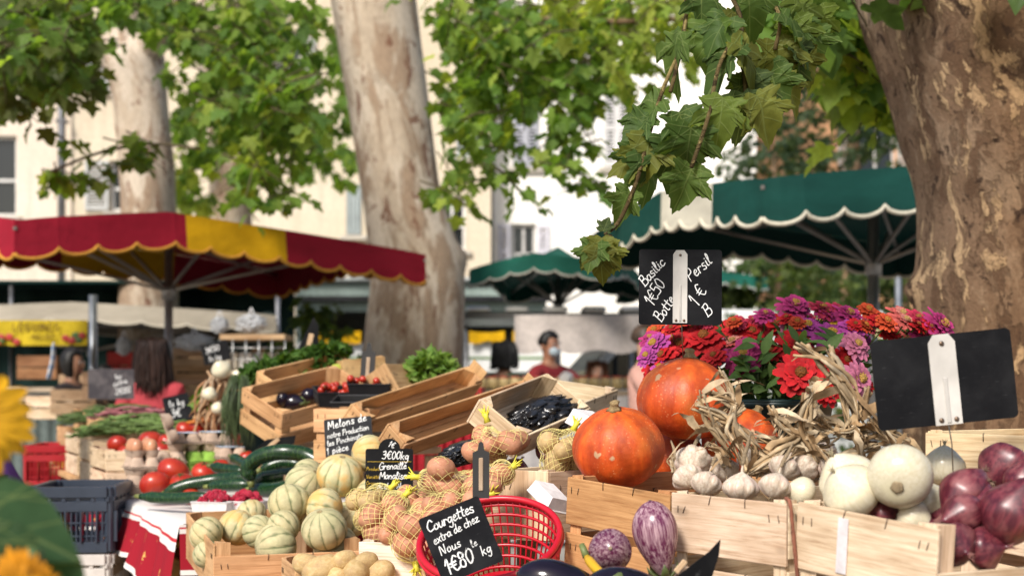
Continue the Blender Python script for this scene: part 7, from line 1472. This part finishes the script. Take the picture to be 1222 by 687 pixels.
def van():
    d = 14.6; x0 = U(586, 0, d).x; t = thing('white_van', 'white delivery van with dark windscreen seen behind the girl', 'van', (x0, d, 0), (0, 0, .12)); prof = [(0, .35), (4.2, .35), (4.25, .95), (4.05, 1.15), (3.35, 1.3), (2.75, 1.98), (2.5, 2.05), (.1, 2.05), (0, 1.95)]; prof = [(4.3 - a, b) for a, b in prof][::-1]
    k = len(prof); mb = MB(); A = [(a, 0, b) for a, b in prof]; Bq = [(a, 1.75, b) for a, b in prof]; mb.add(A + Bq, [tuple(range(k)), tuple(range(2 * k - 1, k - 1, -1))] + [(i, k + i, k + (i + 1) % k, (i + 1) % k) for i in range(k)], col=(.80, .80, .78), sm=False); b_ = mb.build('body', MAT['plastic'], t, norm=True); bv = b_.modifiers.new('Bevel', 'BEVEL'); bv.width = .05; bv.segments = 3
    mb = MB(); mb.add([(1.02, -.006, 1.28), (1.85, -.006, 1.28), (1.85, -.006, 1.86), (1.58, -.006, 1.86)], [(0, 1, 2, 3)], sm=False); mb.build('side_window', MAT['glass_pane'], t); mb = MB(); mb.add([(.99, .12, 1.37), (.99, 1.63, 1.37), (1.50, 1.55, 1.93), (1.50, .2, 1.93)], [(0, 1, 2, 3)], sm=False); mb.build('windscreen', MAT['glass_pane'], t)
    mb = MB(); mb.box((1.05, -.12, 1.30), (.1, .2, .22), bev=.03, col=(.02, .02, .02)); mb.build('wing_mirror', MAT['plastic'], t)
    for s in (.25, 1.5): mb = MB(); mb.ell((.12, s, .88), (.06, .14, .10), 14, 8, col=(.8, .8, .78)); mb.build('headlight', MAT['plastic'], t)
    for x in (.85, 3.45):
        for y in (.1, 1.65):
            w = MB(); T_ = Matrix.Translation((x, y, .33)) @ Matrix.Rotation(math.pi / 2, 4, 'X'); w.lathe([(.2, -.11), (.31, -.11), (.33, -.07), (.33, .07), (.31, .11), (.2, .11)], 32, M=T_, col=(.02, .02, .02)); wh = w.build('wheel', MAT['rubber'], t); w = MB(); w.lathe([(.001, -.09), (.19, -.08), (.2, .08), (.001, .09)], 24, M=T_, col=(.5, .5, .5)); w.build('rim', MAT['metal'], wh)
van()
# stall roof behind the middle trunk, goods and crates, bags, cabinet, poles
def counter(lab, px0, px1, py, d, col, top=None, ht=None):
    a, b = U(px0, py, d), U(px1, py, d); t = thing('stall_counter', lab, 'stall', (a.x, d, 0)); W = b.x - a.x; mb = MB(); mb.box((W / 2, .4, a.z - .02), (W, .8, .04), col=top or (.5, .42, .33)); mb.build('counter_top', MAT['wood'], t); mb = MB(); n = 18; vs = []
    for i in range(n * 3 + 1): x = W * i / (n * 3); vs += [(x, -.005 - .012 * math.sin(i * 1.1), a.z - .042), (x, -.02 - .02 * math.sin(i * 1.1 + .5), .05)]
    mb.add(vs, [(2 * i, 2 * i + 1, 2 * i + 3, 2 * i + 2) for i in range(n * 3)], col=col); mb.build('skirt_cloth', MAT['cloth'], t)
    for x in (.05, W - .05):
        for y in (.06, .74): mb = MB(); mb.bar((x, y, 0), (x, y, a.z - .045), .04, .04, up=(1, 0, 0), col=OLDW); mb.build('leg', MAT['wood'], t)
    return t
counter('stall counter with dark cloth behind the woman in coral', 190, 345, 470, 10.2, (.03, .05, .05)); counter('greenish stall table under the yellow banner', -40, 108, 472, 10.0, (.14, .17, .16)); counter('pale cloth stall table between the middle trunk and van', 560, 775, 466, 11.0, (.60, .56, .55)); counter('red edged stall counter behind the leaning crates', 470, 575, 462, 6.2, (.36, .02, .03), (.40, .03, .03))
def boxes(lab, px, py, d, W, Dp, Ht, col, yaw=0): p = U(px, py, d); return crate(lab, p, (math.cos(yaw), math.sin(yaw), 0), (-math.sin(yaw), math.cos(yaw), 0), W, Dp, Ht, tint=col, slats=2, name='wooden_crate', staples=False)
boxes('brown wooden crate stacked left of the big chalk slate, top', 206, 436, 9.9, .26, .3, .12, OLDW); boxes('brown wooden crate stacked left of the big chalk slate, middle', 204, 453, 9.9, .27, .3, .10, (.42, .27, .15)); boxes('brown wooden crate stacked left of the big chalk slate, bottom', 203, 470, 9.9, .28, .3, .10, OLDW); boxes('low brown crate stack beside the wire cabinet', 268, 468, 9.6, .3, .3, .13, (.30, .19, .12))
boxes('slatted wooden crate standing on the table left of the chalk panel', 98, 476, 9.0, .30, .3, .17, OLDW); boxes('pale crate at the far left behind the red plastic crate', 30, 500, 9.4, .32, .3, .15, PALE); boxes('brown crate under the banner table, right side', 60, 494, 9.3, .30, .3, .16, OLDW)
def cabinet():
    d = 8.6; a = U(262, 442, d); W, Ht, Dp = S(78, d), S(41, d), .3; t = thing('display_cabinet', 'glass fronted cabinet with pale wooden top below the hanging bags', 'cabinet', a); mb = MB(); fc = (.55, .48, .40)
    block(mb, (0, 0, Ht - .02), (W, Dp, Ht + .012), (.50, .36, .22)); block(mb, (0, 0, -.03), (W, Dp, 0), fc); mb.build('shelf', MAT['wood'], t); mb = MB()
    for i in range(6): mb.tube([(W * i / 5, .005, 0), (W * i / 5, .005, Ht - .02)], .005, 6, col=(.45, .45, .43))
    for z in (.33, .66): mb.tube([(0, .005, Ht * z), (W, .005, Ht * z)], .004, 6, col=(.45, .45, .43))
    mb.build('wire_front', MAT['metal'], t); mb = MB()
    for i in range(9): mb.box((W * (.06 + .11 * i), .18, .06), (.035, .1, .11), bev=.01, col=R.choice([(.7, .68, .62), (.5, .52, .55), (.62, .55, .42)]))
    mb.build('goods', MAT['paint'], t)
    for x in (.03, W - .03): mb = MB(); mb.bar((x, .15, -a.z), (x, .15, -.03), .05, .05, up=(1, 0, 0), col=OLDW); mb.build('leg', MAT['wood'], t)
cabinet()
for px, py, d, r, lab in [(262, 388, 8.8, (.045, .03, .055), 'white plastic bag hanging under the red parasol, left of the pair'), (300, 386, 8.8, (.075, .045, .06), 'big translucent grey bag hanging under the red parasol'), (232, 408, 9.4, (.10, .06, .06), 'white plastic bag bunched on the counter behind the slate'), (148, 413, 10.5, (.045, .03, .07), 'white lit paper bag beside the woman, under the dark parasol')]:
    o = crumple('plastic_bag', lab, 'plastic bag', U(px, py, d), r, (.46, .47, .48), 'paint', .7, 4.2); mb = MB(); mb.tube(crom([(-.02, 0, r[2] * .8), (0, 0, r[2] * 1.6), (.02, 0, r[2] * .8)], 6), .004, 6, col=(.8, .8, .8)); mb.build('handle', MAT['paint'], o)
mb = MB(); a = U(64, 408, 8.4); b = U(58, 452, 8.4); o = b.copy(); P = crom([b - o, (b - o).lerp(a - o, .5) + Vector((.01, 0, 0)), a - o], 6); mb.tube(P, [.035, .036, .036, .036, .036, .035, .034, .033, .032, .03, .028, .022, .01], 14, flat=.3, cols=[((.70, .72, .74), (.28, .42, .62))[i % 3 == 1] for i in range(13)], wob=.05); fs_ = mb.build('folded_parasol', MAT['cloth'], loc=o); tag(fs_, 'small folded blue and white cloth roll standing on the left table', 'cloth roll')
for px, d, py0, lab in [(111, 10.8, 352, 'grey steel post left of the woman, behind the chalk panel'), (1072, 14, 320, 'pale grey post near the brown trunk under the right parasol'), (95, 24, 0, '')][:2]:
    p = U(px, py0, d); t = thing('steel_post', lab, 'post', (p.x, d, 0)); mb = MB(); mb.tube([(0, 0, .01), (0, 0, p.z)], .032, 12, col=(.40, .42, .44)); mb.build('pole', MAT['metal'], t); mb = MB(); mb.box((0, 0, .01), (.3, .3, .02), col=(.3, .3, .3)); mb.build('base_plate', MAT['metal'], t)
def lean_to():   # grey flat stall roof seen under the green parasol
    d = 12.8; x0, x1 = U(545, 0, d).x, U(775, 0, d).x; z = CAMH + (HZ - 380) / F * d; t = thing('market_stall', 'low grey stall roof with pale cloth side under the green parasol', 'stall', (x0, d, 0)); W = x1 - x0; mb = MB(); block(mb, (0, 0, z), (W, 1.6, z + .05), (.16, .16, .16)); 
    for i in range(5): block(mb, (W * (.05 + .2 * i), -.02, z + .05), (W * (.05 + .2 * i) + .22, .3, z + .11), (.62, .60, .56), bev=.02)
    mb.build('roof', MAT['metal'], t); mb = MB(); n = 20; vs = []
    for i in range(n + 1): x = W * (.30 + .70 * i / n); vs += [(x, -.035 + .015 * math.sin(i), z + .03), (x, -.06 + .02 * math.sin(i * 1.3), z - .30 - .02 * math.sin(i * .9))]
    mb.add(vs, [(2 * i, 2 * i + 1, 2 * i + 3, 2 * i + 2) for i in range(n)], col=(.66, .58, .53)); mb.build('cloth_side', MAT['cloth'], t)
    for x in (.04, W - .04):
        for y in (.05, 1.55): mb = MB(); mb.tube([(x, y, 0), (x, y, z)], .025, 10, col=(.4, .4, .4)); mb.build('pole', MAT['metal'], t)
lean_to()
# goods on the far tables: jars and produce heaps that read as small coloured lumps
def make_jar():
    mb = MB(); mb.lathe([(.001, 0), (.9, 0), (1, .1), (1, 1.7), (.8, 2.0), (.001, 2.0)], 20, col=(.55, .40, .18)); o = tag(mb.build('jar', MAT['plastic']), cat='jar'); mb = MB(); mb.lathe([(.001, 2.3), (.85, 2.3), (.9, 2.25), (.9, 2.02), (.001, 2.02)], 20, col=(.6, .1, .06)); mb.build('lid', MAT['paint'], o); return o
jar = Repeat(make_jar)
for i in range(14): jar(U(575 + i * 13.5, 464, 11.3 + .15 * (i % 3)), (0, 0, i), .045, 'small preserve jar standing on the pale cloth stall table', 'jars on the pale stall table')
for i in range(8): jar(U(200 + i * 17, 469, 10.5), (0, 0, i), .05, 'preserve jar standing on the dark cloth counter', 'jars on the dark counter')
crumple('flour_sack', 'white paper bundle on the table in front of the man in red', 'bag', U(676, 452, 11.3), (.05, .05, .06), (.8, .78, .76), 'card', .4, 3)
def backdrop():   # added dark cloth standing in for the shade under the parasols on the left
    d = 15.6; x0, x1 = U(-260, 0, d).x, U(352, 0, d).x; W = x1 - x0; z = CAMH + (HZ - 345) / F * d; t = thing('shade_backdrop', 'added dark green cloth standing in for shade behind the yellow banner', 'backdrop', (x0, d, 0)); mb = MB(); n = 60; vs = []
    for i in range(n + 1): x = W * i / n; y = .05 * math.sin(i * .8) + .03 * math.sin(i * 2.1); vs += [(x, y, z), (x, y * 1.4 + .05, .02)]
    mb.add(vs, [(2 * i, 2 * i + 1, 2 * i + 3, 2 * i + 2) for i in range(n)], col=(.012, .030, .026)); mb.build('shade_sheet', MAT['cloth'], t); mb = MB(); block(mb, (0, -.9, z), (W, .2, z + .03), (.010, .035, .03)); mb.build('roof', MAT['cloth'], t)
    for i in range(5): mb = MB(); mb.tube([(.05 + (W - .1) * i / 4, -.85, 0), (.05 + (W - .1) * i / 4, -.85, z)], .025, 10, col=(.35, .35, .36)); mb.build('pole', MAT['metal'], t)
backdrop()
mb = MB(); o = U(941, 600, 2.262); P = crom([U(938, 594, 2.30), U(943, 600, 2.258), U(946, 630, 2.258), U(949, 660, 2.258), U(952, 690, 2.258)]); mb.tube([p - o for p in P], .0032, 8, col=(.34, .13, .08), wob=.2); tag(mb.build('twine', MAT['dry'], loc=o), 'rusty red brown twine tying the garlic crate to the onion crate', 'twine')
for i, (px, py, d, W, Ht, c) in enumerate([(20, 452, 12.2, .34, .2, (.30, .16, .08)), (70, 470, 11.8, .3, .16, (.44, .32, .2)), (128, 452, 12.6, .22, .24, (.36, .03, .03)), (224, 440, 12.4, .3, .22, (.34, .22, .13)), (300, 440, 12.8, .34, .2, (.5, .4, .28)), (340, 452, 12.0, .3, .18, (.2, .18, .16))]):
    boxes(['brown crate on the back table at the far left under the banner', 'pale brown crate on the back table beside the far left one', 'red crate stacked behind the woman in coral', 'dark brown crate behind the woman, right of her head', 'pale crate behind the glass fronted cabinet', 'grey crate behind the parsley by the middle trunk'][i], px, py, d, W, .3, Ht, c)
counter('long back table with grey cloth before the dark shade cloth', -60, 352, 462, 12.0, (.06, .07, .07))
# ================================================================== camera and light
cam = bpy.data.cameras.new('camera'); co = bpy.data.objects.new('camera', cam); COL.objects.link(co); SC.camera = co
co.location = (0, 0, CAMH); co.rotation_euler = (math.pi / 2, 0, 0); cam.sensor_width = 36; cam.lens = F / 1222 * 36; cam.shift_y = (HZ - 343.5) / 1222; cam.clip_end = 1000; cam.clip_start = .05
cam.dof.use_dof = True; cam.dof.focus_distance = 2.9; cam.dof.aperture_fstop = 3.7; cam.dof.aperture_blades = 9
w = bpy.data.worlds.new('World'); SC.world = w; w.use_nodes = True; nt = w.node_tree; sky = nt.nodes.new('ShaderNodeTexSky'); sky.sky_type = 'NISHITA'; sky.sun_disc = False
EL, AZ = 41, 208     # sun: from behind the viewer's left shoulder (azimuth clockwise from +y)
sky.sun_elevation = math.radians(EL); sky.sun_rotation = math.radians(AZ); sky.air_density = 1.0; sky.dust_density = 2.5; sky.ozone_density = .6
bg = nt.nodes['Background']; bg.inputs[1].default_value = .15; nt.links.new(sky.outputs[0], bg.inputs[0])
sd = bpy.data.lights.new('sun', 'SUN'); sd.energy = 4.8; sd.angle = math.radians(14); sd.color = (1, .96, .90); so = bpy.data.objects.new('sun', sd); COL.objects.link(so)
sv = Vector((math.sin(math.radians(AZ)) * math.cos(math.radians(EL)), math.cos(math.radians(AZ)) * math.cos(math.radians(EL)), math.sin(math.radians(EL)))); so.rotation_euler = sv.to_track_quat('Z', 'Y').to_euler(); so.location = (-4, -6, 12)
SC.view_settings.view_transform = 'Standard'; SC.view_settings.look = 'None'; SC.view_settings.exposure = 0; SC.view_settings.gamma = 1
SC.render.engine = 'CYCLES'; cy = SC.cycles; cy.use_denoising = True; cy.max_bounces = 8; cy.diffuse_bounces = 4; cy.transparent_max_bounces = 8; cy.caustics_reflective = False; cy.caustics_refractive = False; cy.sample_clamp_indirect = 6
